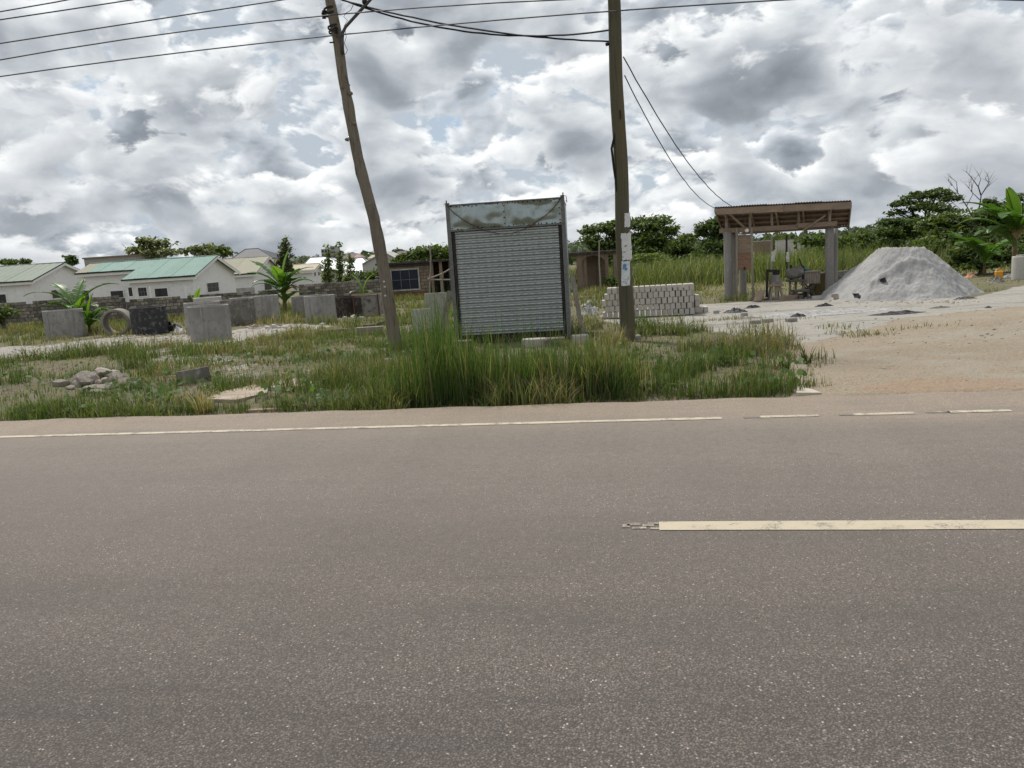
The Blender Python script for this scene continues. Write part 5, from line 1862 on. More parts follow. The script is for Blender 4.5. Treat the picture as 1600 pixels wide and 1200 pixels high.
# ------------------------------------------------------------------ block fences
def fence(label, a, b, courses, top_z, bl=0.37, bh=0.175, th=0.15, miss=0.25, name='block_fence'):
    a, b = Vector(a), Vector(b)
    L = (b - a).xy.length
    ang = math.atan2(b.y - a.y, b.x - a.x)
    zb = top_z - courses * bh
    root = thing(name, label, 'wall', (a.x, a.y, zb), ang)
    core = MB()
    core.box((L / 2, 0.0, courses * bh / 2 - 0.12), (L, th - 0.05, courses * bh - 0.06))
    core.build('mortar_core', MORTAR, root)
    me = None
    n = int(L / bl)
    for r in range(courses):
        for i in range(n + 1):
            x = i * bl + (bl / 2 if r % 2 else 0)
            if x > L - bl * 0.3:
                continue
            if r == courses - 1 and random.random() < miss:
                continue
            if me is None:
                mb = MB()
                mb.bbox((0, 0, 0), (bl - 0.025, th, bh - 0.02), 0.012)
                o = mb.build('block', FENCEB, root)
                me = o.data
            else:
                o = share('block', me, root)
            o.location = (x + bl / 2, random.uniform(-.008, .008), r * bh + bh / 2)
            o.rotation_euler = (0, random.uniform(-.01, .01), random.uniform(-.015, .015))
    return root


fl, fm, fr = on(-60, 41), on(200, 41.5), on(436, 42.5)
fence('weathered block fence in front of the three white houses, left half', (fl.x, fl.y, 0), (fm.x, fm.y, 0), 8, D(0, 475, 41).z + 0.05)
fence('weathered block fence in front of the white houses, right half', (fm.x + 0.05, fm.y, 0), (fr.x, fr.y, 0), 8, D(300, 461, 42).z, miss=0.1)
f2, f3 = on(470, 47), on(604, 48)
fence('mossy block fence between the big banana plant and the leaning pole', (f2.x, f2.y, 0), (f3.x, f3.y, 0), 9, D(535, 440, 47.5).z, miss=0.05)


# ------------------------------------------------------------------ ruined brick buildings
def burnt_building():
    d = 53
    l, r = D(598, 414, d), D(702, 408, d)
    zb = -0.95
    zt = (l.z + r.z) / 2
    root = thing('burnt_brick_building', 'low burnt mud brick building with a blue black window beside the kiosk', 'building', ((l.x + r.x) / 2, d, zb))
    wl, wr = D(613, 440, d).x, D(654, 440, d).x
    w0, w1 = D(633, 452, d).z, D(633, 422, d).z
    dl = D(672, 440, d).x
    bh, bl = 0.22, 0.42
    nrow = int((zt - zb) / bh)
    core = MB()
    for a, b, c, e in ((l.x, wl, zb, zt), (wr, dl, zb, zt), (wl, wr, zb, w0), (wl, wr, w1, zt)):
        core.box(((a + b) / 2, d + 0.1, (c + e) / 2), (b - a, 0.16, e - c))
    core.box((r.x, d + 2.2, (zb + zt) / 2), (0.2, 4.2, zt - zb))
    core.box((l.x, d + 2.2, (zb + zt) / 2), (0.2, 4.2, zt - zb))
    core.box(((l.x + r.x) / 2, d + 4.4, (zb + zt) / 2), (r.x - l.x, 0.2, zt - zb))
    core.build('wall_core', MORTAR, root, world=True)
    me = None
    for k in range(nrow):
        x = l.x + (0 if k % 2 else -bl / 2)
        while x < dl:
            a, b = max(x, l.x), min(x + bl, dl)
            z = zb + k * bh + bh / 2
            x += bl
            segs = [(a, b)]
            if z > w0 - 0.05 and z < w1 + 0.05:
                segs = [(s, e) for s, e in ((a, min(b, wl - 0.1)), (max(a, wr + 0.1), b)) if e - s > 0.06]
            for s, e in segs:
                if e - s < 0.05:
                    continue
                m = REDMUD if k < 2 else MUDBRICK
                mb = MB()
                mb.bbox((0, 0, 0), (e - s - 0.02, 0.18, bh - 0.02), 0.012)
                o = mb.build('brick', m, root)
                o.location = ((s + e) / 2 - root.location.x, 0.1 - 0.03 + random.uniform(-.01, .01), z - zb)
    window(root, wl, wr, w0, w1, d, frame=DAMP, bars=True, fw=0.1, pane=rough_mat('blue_black_shutter', (0.012, 0.016, 0.03), (0.02, 0.025, 0.04), None, 2, 9, 0.4, bmp=0))
    mb = MB()
    mb.box(((l.x + r.x) / 2 - 0.15, d + 2.1, zt + 0.06), (r.x - l.x + 0.6, 4.9, 0.12))
    mb.build('roof_slab', SOOT, root, world=True)
    # sooty open porch on the right
    for px in (676, 690):
        x = D(px, 440, d).x
        mb = MB()
        mb.bar((x, d + 0.1, zb), (x, d + 0.1, zt), 0.2, 0.2, up=(0, 1, 0))
        mb.build('porch_post', MUDBRICK, root, world=True)
    mb = MB()
    mb.box((D(688, 440, d).x, d + 1.4, (zb + zt) / 2), (1.4, 0.1, zt - zb - 0.05))
    mb.build('sooty_back_wall', SOOT, root, world=True)


burnt_building()


def arch_building():
    d = 44
    l, r = D(880, 398, d), D(968, 392, d)
    zb = -0.75
    zt = (l.z + r.z) / 2 - 0.05
    root = thing('arched_building', 'unfinished building with arched openings between the kiosk and the straight pole', 'building', ((l.x + r.x) / 2, d, zb))
    mb = MB()
    mb.box(((l.x + r.x) / 2, d + 1.7, zt + 0.05), (r.x - l.x + 0.3, 4.0, 0.14))
    mb.build('roof_slab', SOOT, root, world=True)
    cols = [D(p, 420, d).x for p in (882, 905, 948, 964)]
    ws = (0.3, 0.26, 0.18, 0.42)
    for x, w in zip(cols, ws):
        mb = MB()
        mb.bar((x, d, zb), (x, d, zt - 0.02), w, 0.28, up=(0, 1, 0))
        mb.build('pier', MUDBRICK, root, world=True)
    # arches between the piers
    for (xa, wa), (xb, wb_) in zip(list(zip(cols, ws))[:-1], list(zip(cols, ws))[1:]):
        a, b = xa + wa / 2, xb - wb_ / 2
        c, rad = (a + b) / 2, (b - a) / 2
        rise = min(0.45, rad)
        mb = MB()
        n = 12
        vs, fs = [], []
        for y in (d - 0.1, d + 0.1):
            for k in range(n + 1):
                t = math.pi * k / n
                vs.append((c - rad * math.cos(t), y, zt - 0.10 - rise + rise * math.sin(t)))
                vs.append((c - rad * math.cos(t), y, zt - 0.03))
        m = 2 * (n + 1)
        for k in range(n):
            fs += [(2 * k, 2 * k + 2, 2 * k + 3, 2 * k + 1), (m + 2 * k + 1, m + 2 * k + 3, m + 2 * k + 2, m + 2 * k), (2 * k, m + 2 * k, m + 2 * k + 2, 2 * k + 2)]
        mb.add(vs, fs)
        mb.build('arch', MUDBRICK, root, world=True)
    mb = MB()
    mb.box((D(912, 420, d + 1.0).x, d + 1.2, (zb + zt) / 2), (0.16, 2.2, zt - zb))
    mb.box((D(930, 420, d + 3).x, d + 3.4, (zb + zt) / 2), (1.3, 0.16, zt - zb))
    mb.build('inner_wall', MUDBRICK, root, world=True)
    mb = MB()
    mb.box((D(888, 440, d).x, d + 0.05, zb + 0.3), (0.6, 0.14, 0.6))
    mb.build('parapet', DAMP, root, world=True)
    # stack of pallets seen in the right opening
    g = on(943, d + 0.6)
    for i in range(7):
        mb = MB()
        mb.box((0, 0, 0), (0.42, 0.3, 0.06), jit=0.012)
        o = mb.build('pallet_board', DARKWOOD, origin=None)
        o.location = (g.x, g.y, zb + 0.12 + i * 0.16)
        tag(o, '%s of the seven dark boards piled inside the arched building' % ['lowest', 'second lowest', 'third lowest', 'middle one', 'third highest', 'second highest', 'topmost'][i], 'board', 'boards piled inside the arched building')
    p0 = on(939, d - 2)
    mb = MB()
    mb.tube([(0, 0, -0.1), (-0.03, 0, 1.5), (0.02, 0, 2.75)], [0.045, 0.04, 0.03], 6)
    o = mb.build('slim_pole', TIMBER_V, origin=None)
    o.location = p0
    tag(o, 'slim wooden stake standing before the arched building', 'pole')


arch_building()


# ------------------------------------------------------------------ concrete rings
def ring(label, px0, px1, py_top, py_bot, mat=CONC, lying=False, th=0.07, seam=True):
    g = G((px0 + px1) / 2, py_bot)
    k = g.y / FPX
    rad = (px1 - px0) * k / 2
    h = (py_bot - py_top) * k
    c = Vector((g.x, g.y + rad, tz(g.x, g.y + rad)))
    rz = random.uniform(0, 6.28)
    root = thing('concrete_ring', label, 'concrete ring', (c.x, c.y, min(c.z, g.z) - 0.015), rz, group='concrete rings in the yard')
    mb = MB()
    prof = [(rad - th, 0), (rad - 0.008, 0), (rad, 0.02), (rad * 0.997, h * 0.5), (rad, h - 0.015), (rad - 0.012, h), (rad - th + 0.01, h), (rad - th, h - 0.015)]
    mb.lathe(prof, 40, closed=True)
    ch = [Vector(v) for v in mb.v]
    mb.v = [tuple(p + Vector((p.x, p.y, 0)).normalized() * (mnoise.noise(p * 3 + Vector((px0, 0, 0))) * 0.012) + Vector((0, 0, mnoise.noise(p * 5) * 0.006))) for p in ch]
    mb.build('wall', mat, root, smooth_=False)
    if seam:
        mb = MB()
        a = -math.pi / 2 - rz + random.uniform(-0.5, 0.5)
        p = Vector((math.cos(a) * (rad - 0.004), math.sin(a) * (rad - 0.004), 0))
        mb.bar(p + Vector((0, 0, 0.03)), p + Vector((0, 0, h - 0.03)), 0.03, 0.03, up=p.normalized())
        mb.build('mould_seam', mat, root)
    return root


ring('plain grey concrete ring standing alone at far left', 60, 117, 485, 530)
ring('black tar coated concrete ring beside the lying ring', 197, 251, 480, 523, BITUMEN, seam=False)
ring('nearest grey concrete ring with a vertical crack', 288, 351, 477, 534)
ring('grey concrete ring hidden close behind the nearest one', 284, 338, 472, 524)
ring('pale almost white concrete ring behind the nearest pair', 299, 341, 465, 500, CONC_PALE)
ring('stained brown grey concrete ring in the middle of the row', 340, 392, 467, 510, CONC_STAIN)
ring('slim lit concrete ring behind the stained one', 356, 398, 465, 504)
ring('smooth grey concrete ring right of the stained one', 395, 433, 462, 503)
ring('grey concrete ring half hidden left of the large right one', 453, 496, 462, 496)
ring('large grey concrete ring, rightmost of the plain ones', 473, 521, 461, 504)
ring('sooty black concrete ring next to the rusty framed box', 516, 562, 463, 496, SOOT, seam=False)

# lying ring
def lying_ring():
    g = G(178, 524)
    k = g.y / FPX
    rad = 41 * k / 2
    h = 0.8
    root = thing('concrete_ring', 'concrete ring lying on its side showing its round opening', 'concrete ring', (g.x, g.y, g.z), 0, group='concrete rings in the yard')
    mb = MB(Matrix.Translation((0, h * 0.5, rad - 0.02)) @ Matrix.Rotation(R(14), 4, 'Z') @ Matrix.Rotation(R(90), 4, 'X') @ Matrix.Translation((0, 0, -h / 2)))
    th = 0.075
    mb.lathe([(rad - th, 0), (rad - 0.01, 0), (rad, 0.015), (rad, h - 0.015), (rad - 0.01, h), (rad - th, h)], 44, closed=True)
    mb.build('wall', rough_mat('mossy_ring_concrete', (0.25, 0.24, 0.20), (0.19, 0.18, 0.155), (0.31, 0.30, 0.27), 3, 20, 0.9, bmp=0.3), root)


lying_ring()

# rusty framed box at the right of the rings
def framed_box():
    g = G(574, 495)
    k = g.y / FPX
    w, h, dp = 39 * k, 35 * k, 0.9
    root = thing('framed_box', 'grey slab box with rusty steel edges right of the sooty ring', 'box', g, R(-6))
    mb = MB()
    mb.bbox((0, dp / 2, h / 2), (w - 0.06, dp - 0.06, h - 0.05), 0.012)
    mb.build('slab_wall', CONC_STAIN if False else rough_mat('sooty_grey_slab', (0.27, 0.25, 0.22), (0.22, 0.20, 0.18), (0.10, 0.08, 0.07), 2, 5, 0.9), root)
    rm = rough_mat('rust_edge', (0.12, 0.065, 0.04), (0.09, 0.055, 0.04), None, 5, 20, 0.85)
    for x in (-w / 2, w / 2):
        mb = MB()
        mb.bar((x, 0, 0), (x, 0, h), 0.05, 0.05, up=(0, 1, 0))
        mb.build('corner_iron', rm, root)
    mb = MB()
    mb.bar((-w / 2 - 0.06, 0, h), (w / 2 + 0.1, 0, h + 0.01), 0.07, 0.05)
    mb.build('top_plank', TIMBER, root)
    mb = MB()
    mb.bbox((-w * 0.32, -0.012, h * 0.45), (w * 0.25, 0.02, h * 0.86), 0.008)
    mb.build('soot_panel', SOOT, root)


framed_box()


# ------------------------------------------------------------------ metal kiosk
def kiosk():
    bl, br = G(714, 537), G(892, 530)
    tl = D(697, 320, bl.y)
    yaw = R(-6)
    c = (bl + br) / 2
    dmean = c.y
    Wd = (br - bl).length / math.cos(R(8)) * 0.985
    Ht = D(790, 314.5, dmean).z - c.z
    root = thing('kiosk', 'galvanised metal kiosk with closed roller shutter standing in the tall grass', 'kiosk', (c.x, c.y, c.z), yaw)
    Dp = 2.1
    hz = 0.49
    zb = 0.06
    zsh = Ht - hz
    hw = Wd / 2
    # base frame and floor
    mb = MB()
    mb.box((0, Dp / 2, zb), (Wd, Dp, 0.14))
    mb.build('base_frame', BLACKIRON, root)
    # side and back skins with corrugation
    for sx_, nm in ((-1, 'side_wall'), (1, 'side_wall')):
        mb = MB()
        n = 26
        vs, fs = [], []
        for i in range(n + 1):
            y = 0.06 + (Dp - 0.12) * i / n
            o_ = 0.012 if i % 2 else 0
            for z in (zb + 0.05, Ht - 0.02):
                vs.append((sx_ * (hw - 0.03 + o_), y, z))
        for i in range(n):
            fs.append((2 * i, 2 * i + 2, 2 * i + 3, 2 * i + 1))
        mb.add(vs, fs)
        mb.build(nm, GALV, root)
    mb = MB()
    mb.box((0, Dp, (zb + Ht) / 2), (Wd - 0.08, 0.02, Ht - zb - 0.04))
    mb.build('back_wall', GALV, root)
    mb = MB()
    mb.box((0, Dp / 2, Ht - 0.03), (Wd - 0.02, Dp - 0.02, 0.03))
    mb.build('roof', GALV, root)
    # corner posts of angle iron
    for sx_ in (-1, 1):
        mb = MB()
        mb.box((sx_ * (hw - 0.035), 0, Ht / 2 + 0.03), (0.075, 0.05, Ht + 0.02))
        mb.box((sx_ * (hw - 0.004), 0.05, Ht / 2 + 0.03), (0.01, 0.10, Ht))
        mb.build('corner_post', FRAMEIRON, root)
        mb = MB()
        mb.box((sx_ * (hw - 0.11), 0.02, (zb + zsh) / 2), (0.055, 0.06, zsh - zb))
        mb.build('shutter_guide', DARKGAP, root)
        mb = MB()
        mb.tube([(sx_ * (hw - 0.02), 0, Ht + 0.02), (sx_ * (hw - 0.02), 0, Ht + 0.09)], 0.012, 5)
        mb.build('lifting_pin', BLACKIRON, root)
    # header: two dented sheets
    for k in (0, 1):
        x0, x1 = (-hw + 0.07, 0.0) if k == 0 else (0.004, hw - 0.07)
        nx_, nz_ = 44, 20
        vs, fs = [], []
        for j in range(nz_ + 1):
            for i in range(nx_ + 1):
                u, w = i / nx_, j / nz_
                edge = min(1, 6 * min(u, 1 - u, w * 0.9, (1 - w) * 0.9))
                p = Vector((x0 + (x1 - x0) * u, 0, zsh + 0.02 + (hz - 0.04) * w))
                q = p * 2.4 + Vector((k * 4.3, 1.7, 0))
                dn = mnoise.noise(q) * 0.085 + mnoise.noise(q * 2.6 + Vector((3, 1, 7))) * 0.045
                rid = -abs(mnoise.noise(q * 1.5 + Vector((9, 2, 1)))) * 0.035
                vs.append((p.x, -0.012 + edge * (dn + rid), p.z))
        for j in range(nz_):
            for i in range(nx_):
                a = j * (nx_ + 1) + i
                fs.append((a, a + 1, a + nx_ + 2, a + nx_ + 1))
        mb = MB()
        mb.add(vs, fs)
        hp = mb.build('header_sheet', GALV, root, smooth_=True)
        rv = MB()
        rv.bbox((0, 0, 0), (0.026, 0.012, 0.022), 0.003)
        rme = None
        spots = []
        for i in range(13):
            x = x0 + (x1 - x0) * (i + 0.5 + random.uniform(-.3, .3)) / 13
            for z in (Ht - 0.035, zsh + 0.035):
                if random.random() < 0.8:
                    spots.append((x, -0.02, z + random.uniform(-.012, .012)))
        for z in np.linspace(zsh + 0.08, Ht - 0.08, 4):
            spots.append((x1 - 0.02 if k == 0 else x1 - 0.03, -0.022, float(z)))
        for p in spots:
            if rme is None:
                o = rv.build('rivet', BLACKIRON, hp)
                rme = o.data
            else:
                o = share('rivet', rme, hp)
            o.location = p
            o.scale = (random.uniform(0.6, 1.3), 1, random.uniform(0.5, 1.3))
    mb = MB()
    mb.box((0, -0.012, Ht - 0.004), (Wd - 0.06, 0.05, 0.022))
    mb.box((0, -0.014, zsh), (Wd - 0.10, 0.05, 0.03))
    mb.build('header_rail', FRAMEIRON, root)
    # shutter: one embossed slat profile, shared
    sh = MB()
    nsl = 21
    z0s = zb + 0.10
    ph = (zsh - 0.02 - z0s) / nsl
    wsl = Wd - 0.26
    nxs = 150
    prof = [(0.0, 0.0), (0.05, -0.006), (0.10, -0.013), (0.36, -0.013), (0.42, -0.004), (0.50, 0.0), (0.54, -0.020), (0.66, -0.030), (0.80, -0.030), (0.92, -0.020), (0.965, 0.004), (1.0, 0.012)]
    vs, fs = [], []
    m = len(prof)
    for i in range(nxs + 1):
        x = -wsl / 2 + wsl * i / nxs
        for j, (f, y) in enumerate(prof):
            e = 0.0
            if 7 <= j <= 8:
                ph_ = (i % 10) / 10
                e = -0.004 * max(0, math.sin(ph_ * 2 * math.pi)) + (0.0015 if (i // 5 + j) % 2 else 0)
            vs.append((x, y + e, f * (ph + 0.004)))
    for i in range(nxs):
        for j in range(m - 1):
            a = i * m + j
            fs.append((a, a + m, a + m + 1, a + 1))
    sh.add(vs, fs)
    shutter = thing('shutter', None, None, (0, 0, 0))
    shutter.parent = root
    first = None
    for k in range(nsl):
        if first is None:
            first = sh.build('slat', SLATM, shutter)
            o = first
        else:
            o = share('slat', first.data, shutter)
        o.location = (random.uniform(-.003, .003), 0.03 + random.uniform(-.003, .003), z0s + k * ph)
        o.rotation_euler = (random.uniform(-.03, .03), random.uniform(-.0012, .0012), 0)
    mb = MB()
    mb.box((0, 0.02, z0s - 0.02), (wsl + 0.02, 0.05, 0.06))
    mb.build('bottom_rail', BLACKIRON, shutter)
    mb = MB()
    mb.tube([(wsl / 2 - 0.06 + 0.05 * math.cos(a), -0.03, z0s - 0.03 + 0.05 * math.sin(a)) for a in np.linspace(-0.6, 3.6, 9)], 0.011, 5)
    mb.build('pull_handle', STEELGREY, shutter)
    # cord slung across the header: a thing of its own
    m4 = ROOTM[root.name]
    pts = []
    for i in range(25):
        t = i / 24
        x = -hw + 0.02 + (Wd - 0.05) * t
        sag = 0.62 * (1 - (2 * t - 1) ** 2) ** 0.8
        pts.append(m4 @ Vector((x, -0.055, Ht + 0.03 - sag + 0.02 * math.sin(9 * t))))
    pts = [m4 @ Vector((-hw - 0.02, -0.04, Ht + 0.02))] + pts + [m4 @ Vector((hw + 0.04, -0.03, Ht + 0.02)), m4 @ Vector((hw + 0.05, -0.03, Ht - 0.10)), m4 @ Vector((hw + 0.03, -0.03, Ht - 0.06))]
    mb = MB()
    mb.tube(pts, 0.0065, 5)
    o = mb.build('slung_cord', REDCABLE, origin=tuple(pts[0]))
    tag(o, 'thin red brown cord slung in a curve across the kiosk header', 'cord')
    # blocks it stands on
    for i, (px, py, w, lb) in enumerate(((835, 543, 0.42, 'concrete block under the middle of the kiosk front'), (868, 542, 0.36, 'dark soil caked block under the kiosk, right of the middle'), (908, 537, 0.30, 'pale block just off the right front corner of the kiosk'), (722, 546, 0.36, 'concrete block under the left front corner of the kiosk'))):
        g = G(px, py)
        mb = MB()
        mb.bbox((0, 0, 0.08), (w, 0.22, 0.2), 0.012)
        o = mb.build('support_block', [BLOCKM, FENCEB, BLOCKM, FENCEB][i])
        o.location = (g.x, g.y + 0.12, tz(g.x, g.y) - 0.03)
        o.rotation_euler = (0, 0, R(-6 + 3 * i))
        tag(o, lb, 'block', 'blocks around the kiosk')


kiosk()


def lean_board(name, label, px0, py0, px1, py1, d0, d1, w, t, mat, cat='plank'):
    a, b = D(px0, py0, d0), D(px1, py1, d1)
    mb = MB()
    mb.bar(a, b, w, t, up=(0, -1, 0.2))
    o = mb.build(name, mat, origin=tuple(a))
    tag(o, label, cat)
    return o


lean_board('leaning_plank', 'long grey plank leaning against the right side of the kiosk', 912, 531, 894, 428, 15.3, 16.2, 0.09, 0.04, TIMBER_V)
lean_board('leaning_plank', 'sooty plank leaning on the left side of the kiosk', 690, 521, 704, 455, 16.0, 16.6, 0.12, 0.03, DARKWOOD)
lean_board('leaning_plank', 'thin brown plank leaning against the left wall of the kiosk', 682, 522, 708, 462, 16.3, 16.7, 0.05, 0.03, TIMBER_V)


def leaning_sheets():
    for i, (px0, px1, pt, pb_, d, mt, lb) in enumerate(((646, 676, 480, 520, 17.2, CONC_PALE, 'pale square slab standing low beside the tall reeds'), (667, 702, 455, 516, 18.0, rough_mat('faded_ply', (0.38, 0.37, 0.31), (0.33, 0.32, 0.27), (0.25, 0.24, 0.2), 2, 9, 0.85), 'pale plywood sheet leaning behind the left side of the kiosk'))):
        a, b = D(px0, pb_, d), D(px1, pb_, d)
        t1 = D(px1, pt, d + 0.3)
        g = Vector(((a.x + b.x) / 2, d, tz((a.x + b.x) / 2, d)))
        h = t1.z - g.z
        mb = MB()
        mb.bbox((0, 0, h / 2), (b.x - a.x, 0.04 if i else 0.09, h), 0.006)
        o = mb.build('leaning_sheet' if i else 'square_slab', mt)
        o.location = g
        o.rotation_euler = (R(-9 if i else -4), 0, R(4))
        tag(o, lb, 'sheet' if i else 'slab')
    # crossed sticks above them
    d = 18.4
    for pts, lb in (([(668, 436), (690, 428), (704, 420)], 'upper crooked stick beside the kiosk'), ([(668, 437), (705, 437)], 'level stick tied beside the kiosk'), ([(671, 470), (673, 400), (671, 385)], 'tall upright thin stick left of the kiosk'), ([(690, 470), (692, 425)], 'short upright stick left of the kiosk')):
        P = [D(a, b, d) for a, b in pts]
        if pts[0][1] >= 470:
            P = [Vector((P[0].x, d, tz(P[0].x, d)))] + P
        mb = MB()
        mb.tube(P, 0.018, 5)
        o = mb.build('stick', TIMBER_V, origin=tuple(P[0]))
        tag(o, lb, 'stick', 'sticks beside the kiosk')


leaning_sheets()


# ------------------------------------------------------------------ poles and wires
def leaning_pole():
    d = 14.6
    pts_px = [(622, 560), (618.5, 540), (611.5, 500), (603, 440), (594, 392), (584, 340), (573, 300), (565, 270), (558, 240), (550.5, 200), (543.5, 160), (535.5, 120), (527.5, 60), (515.5, 0), (500, -75), (486, -150), (468, -240)]
    base = D(622, 548, d)
    z = tz(base.x, d)
    root = thing('utility_pole', 'crooked leaning wooden utility pole with a lamp arm', 'utility pole', (base.x, d, z))
    pts = [D(a, b, d) for a, b in pts_px]
    # finer with knots
    P, Rr = [], []
    for i in range(len(pts) - 1):
        for k in range(4):
            t = k / 4
            P.append(pts[i].lerp(pts[i + 1], t))
    P.append(pts[-1])
    n = len(P)
    for i, p in enumerate(P):
        f = i / (n - 1)
        r = float(np.interp(f, [0, 0.2, 0.4, 1.0], [10.2, 9.2, 8.3, 6.4])) * d / FPX * (1 + 0.10 * math.exp(-((i * 7919) % 11 - 5) ** 2 / 1.5) + random.uniform(-.02, .02))
        Rr.append(r)
    mb = MB()
    mb.tube(P, Rr, 14, jit=0.035)
    mb.build('shaft', POLEWOOD, root, world=True, smooth_=True)
    # knots
    for px, py, r in ((549, 146, 0.035), (555, 193, 0.035), (534, 137, 0.03), (578, 318, 0.035), (541, 218, 0.03), (590, 372, 0.03)):
        p = D(px, py, d - 0.08)
        mb = MB()
        mb.lathe([(0.001, 0.03), (r * 0.6, 0.02), (r, 0.0), (r * 1.2, -0.04)], 8)
        o = mb.build('knot', POLEWOOD, root)
        o.location = p - root.location
        o.rotation_euler = (R(90), 0, R(60 if px > 545 else -60))
    # pale tape scraps
    for px, py in ((601, 448), (600, 440), (602, 462)):
        p = D(px, py, d - 0.145)
        mb = MB()
        mb.bbox((0, 0, 0), (0.035, 0.01, 0.03), 0.003)
        o = mb.build('tape_scrap', WHITESTUFF, root)
        o.location = p - root.location
    # lamp arm
    q = lambda a, b, dd=0: D(a, b, d + dd)
    mb = MB()
    mb.tube([q(535.5, 85, -0.1), q(535, 60, -0.1), q(536, 50, -0.1), q(540, 42, -0.12), q(549, 32, -0.15), q(571, 8, -0.2), q(580, -2, -0.25), q(600, -30, -0.4)], [0.028] * 8, 8)
    arm = mb.build('lamp_arm', STEELGREY, root, world=True, smooth_=True)
    mb = MB()
    mb.bbox((0, 0, 0), (0.09, 0.10, 0.10), 0.03)
    o = mb.build('photocell', CABLE, root)
    o.location = q(570, 3, -0.2) - root.location
    mb = MB()
    a, b = q(598, -28, -0.4), q(630, -58, -0.6)
    mb.bar(a, b, 0.20, 0.09)
    mb.build('lamp_head', STEELGREY, root, world=True)
    # insulators and straps
    for px, py, dx in ((507, 21, 0.0), (506, 24, 0.0), (525, 47, -0.15)):
        p = q(px, py, dx)
        mb = MB()
        mb.lathe([(0.001, 0.06), (0.03, 0.055), (0.045, 0.03), (0.03, 0.012), (0.045, -0.01), (0.03, -0.03), (0.04, -0.05), (0.001, -0.055)], 10)
        o = mb.build('insulator', BLACKIRON, root)
        o.location = p - root.location
    for py in (14, 22, 42, 49):
        px = 517 + (py - 22) * 0.22
        p = D(px, py, d)
        mb = MB()
        mb.lathe([(0.105, -0.018), (0.112, -0.018), (0.112, 0.018), (0.105, 0.018)], 14, closed=True)
        o = mb.build('strap', BLACKIRON, root)
        o.location = p - root.location
        o.rotation_euler = (0, R(-12), 0)
    mb = MB()
    mb.bar(q(515, 66.5, -0.1), q(524, 66, -0.05), 0.02, 0.02)
    mb.build('step_bolt', BLACKIRON, root, world=True)
    # loose wire down the shaft
    mb = MB()
    mb.tube([q(553, 5, -.2), q(548, 16, -.15), q(541, 20, -.15), q(537, 26, -.12), q(543, 32, -.12), q(538, 40, -.12), q(541, 58, -.12), q(538, 68, -.12), q(543, 78, -.12), q(540, 85, -.12), q(536, 82, -.12)], 0.006, 4)
    mb.build('loose_wire', CABLE, root, world=True)
    mb = MB()
    mb.tube([q(540, 118, -.1), q(544, 130, -.12), q(547, 134, -.12), q(545, 131, -.12)], 0.007, 4)
    mb.build('loose_wire', CABLE, root, world=True)
    return d


DL = leaning_pole()


def straight_pole():
    g = G(981, 533)
    root = thing('utility_pole', 'straight dark utility pole with papers stuck on it', 'utility pole', g)
    d = g.y
    H = 8.5
    mb = MB()
    n = 34
    r0, r1 = 11.8 * d / FPX, 9.3 * d / FPX

    def rad(z):
        return r0 + (r1 - r0) * z / 5.9
    for_top = D(958.5, 0, d)
    dx = (for_top.x - g.x) / (for_top.z - g.z)
    P = [(dx * H * i / n + 0.012 * math.sin(i * 0.6), 0, -0.3 + (H + 0.3) * i / n) for i in range(n + 1)]
    mb.tube(P, [rad(p[2]) * (1 + random.uniform(-.012, .012)) for p in P], 18, jit=0.012)
    mb.build('shaft', POLEGREEN, root, smooth_=True)
    # bent steel strip on the left side
    w = [D(a, b, d - 0.06) for a, b in ((966, 188), (962, 205), (955.5, 232), (959, 262), (964, 296), (964.5, 300))]
    mb = MB()
    mb.tube(w, 0.022, 5)
    mb.build('bent_strip', BLACKIRON, root, world=True)
    mb = MB()
    mb.tube([D(947, 69.5, d - 0.02), D(953, 68, d)], 0.03, 7)
    mb.build('hook_bolt', BLACKIRON, root, world=True)
    mb = MB()
    mb.tube([D(969, 172, d - 0.13), D(970, 186, d - 0.13)], 0.012, 4)
    mb.build('shaft_scar', BLACKIRON, root, world=True)
    return root, g, d, rad, dx


SP, SPG, SPD, sp_rad, SP_DX = straight_pole()


def poster(name, label, pxl, pxr, pyt, pyb, mat, seed=0, skew=0.0, torn=0.03):
    d = SPD
    zt, zb = D((pxl + pxr) / 2, pyt, d).z, D((pxl + pxr) / 2, pyb, d).z
    n, m = 9, 10
    vs, fs = [], []
    for j in range(m + 1):
        z = zt + (zb - zt) * j / m
        zz = z - SPG.z
        cxp = SPG.x + SP_DX * zz
        r = sp_rad(zz) + 0.008
        for i in range(n + 1):
            px = pxl + (pxr - pxl) * i / n + skew * (j / m - 0.5)
            x = D(px, (pyt + pyb) / 2, d).x - (SPG.x + SP_DX * ((zt + zb) / 2 - SPG.z))
            s = max(-1.5, min(1.5, x / r))
            e = (mnoise.noise(Vector((i * 0.6, j * 0.5, seed))) * torn) if (j in (0, m) or i in (0, n)) else 0
            vs.append((cxp + r * math.sin(s) + e * 0.3, SPG.y - r * math.cos(s) + 0.006 * mnoise.noise(Vector((i * .8, j * .8, seed + 5))), z + e))
    for j in range(m):
        for i in range(n):
            a = j * (n + 1) + i
            fs.append((a, a + n + 1, a + n + 2, a + 1))
    mb = MB()
    mb.add(vs, fs)
    o = mb.build(name, mat, origin=vs[0])
    tag(o, label, 'poster', 'papers on the straight pole')
    return o


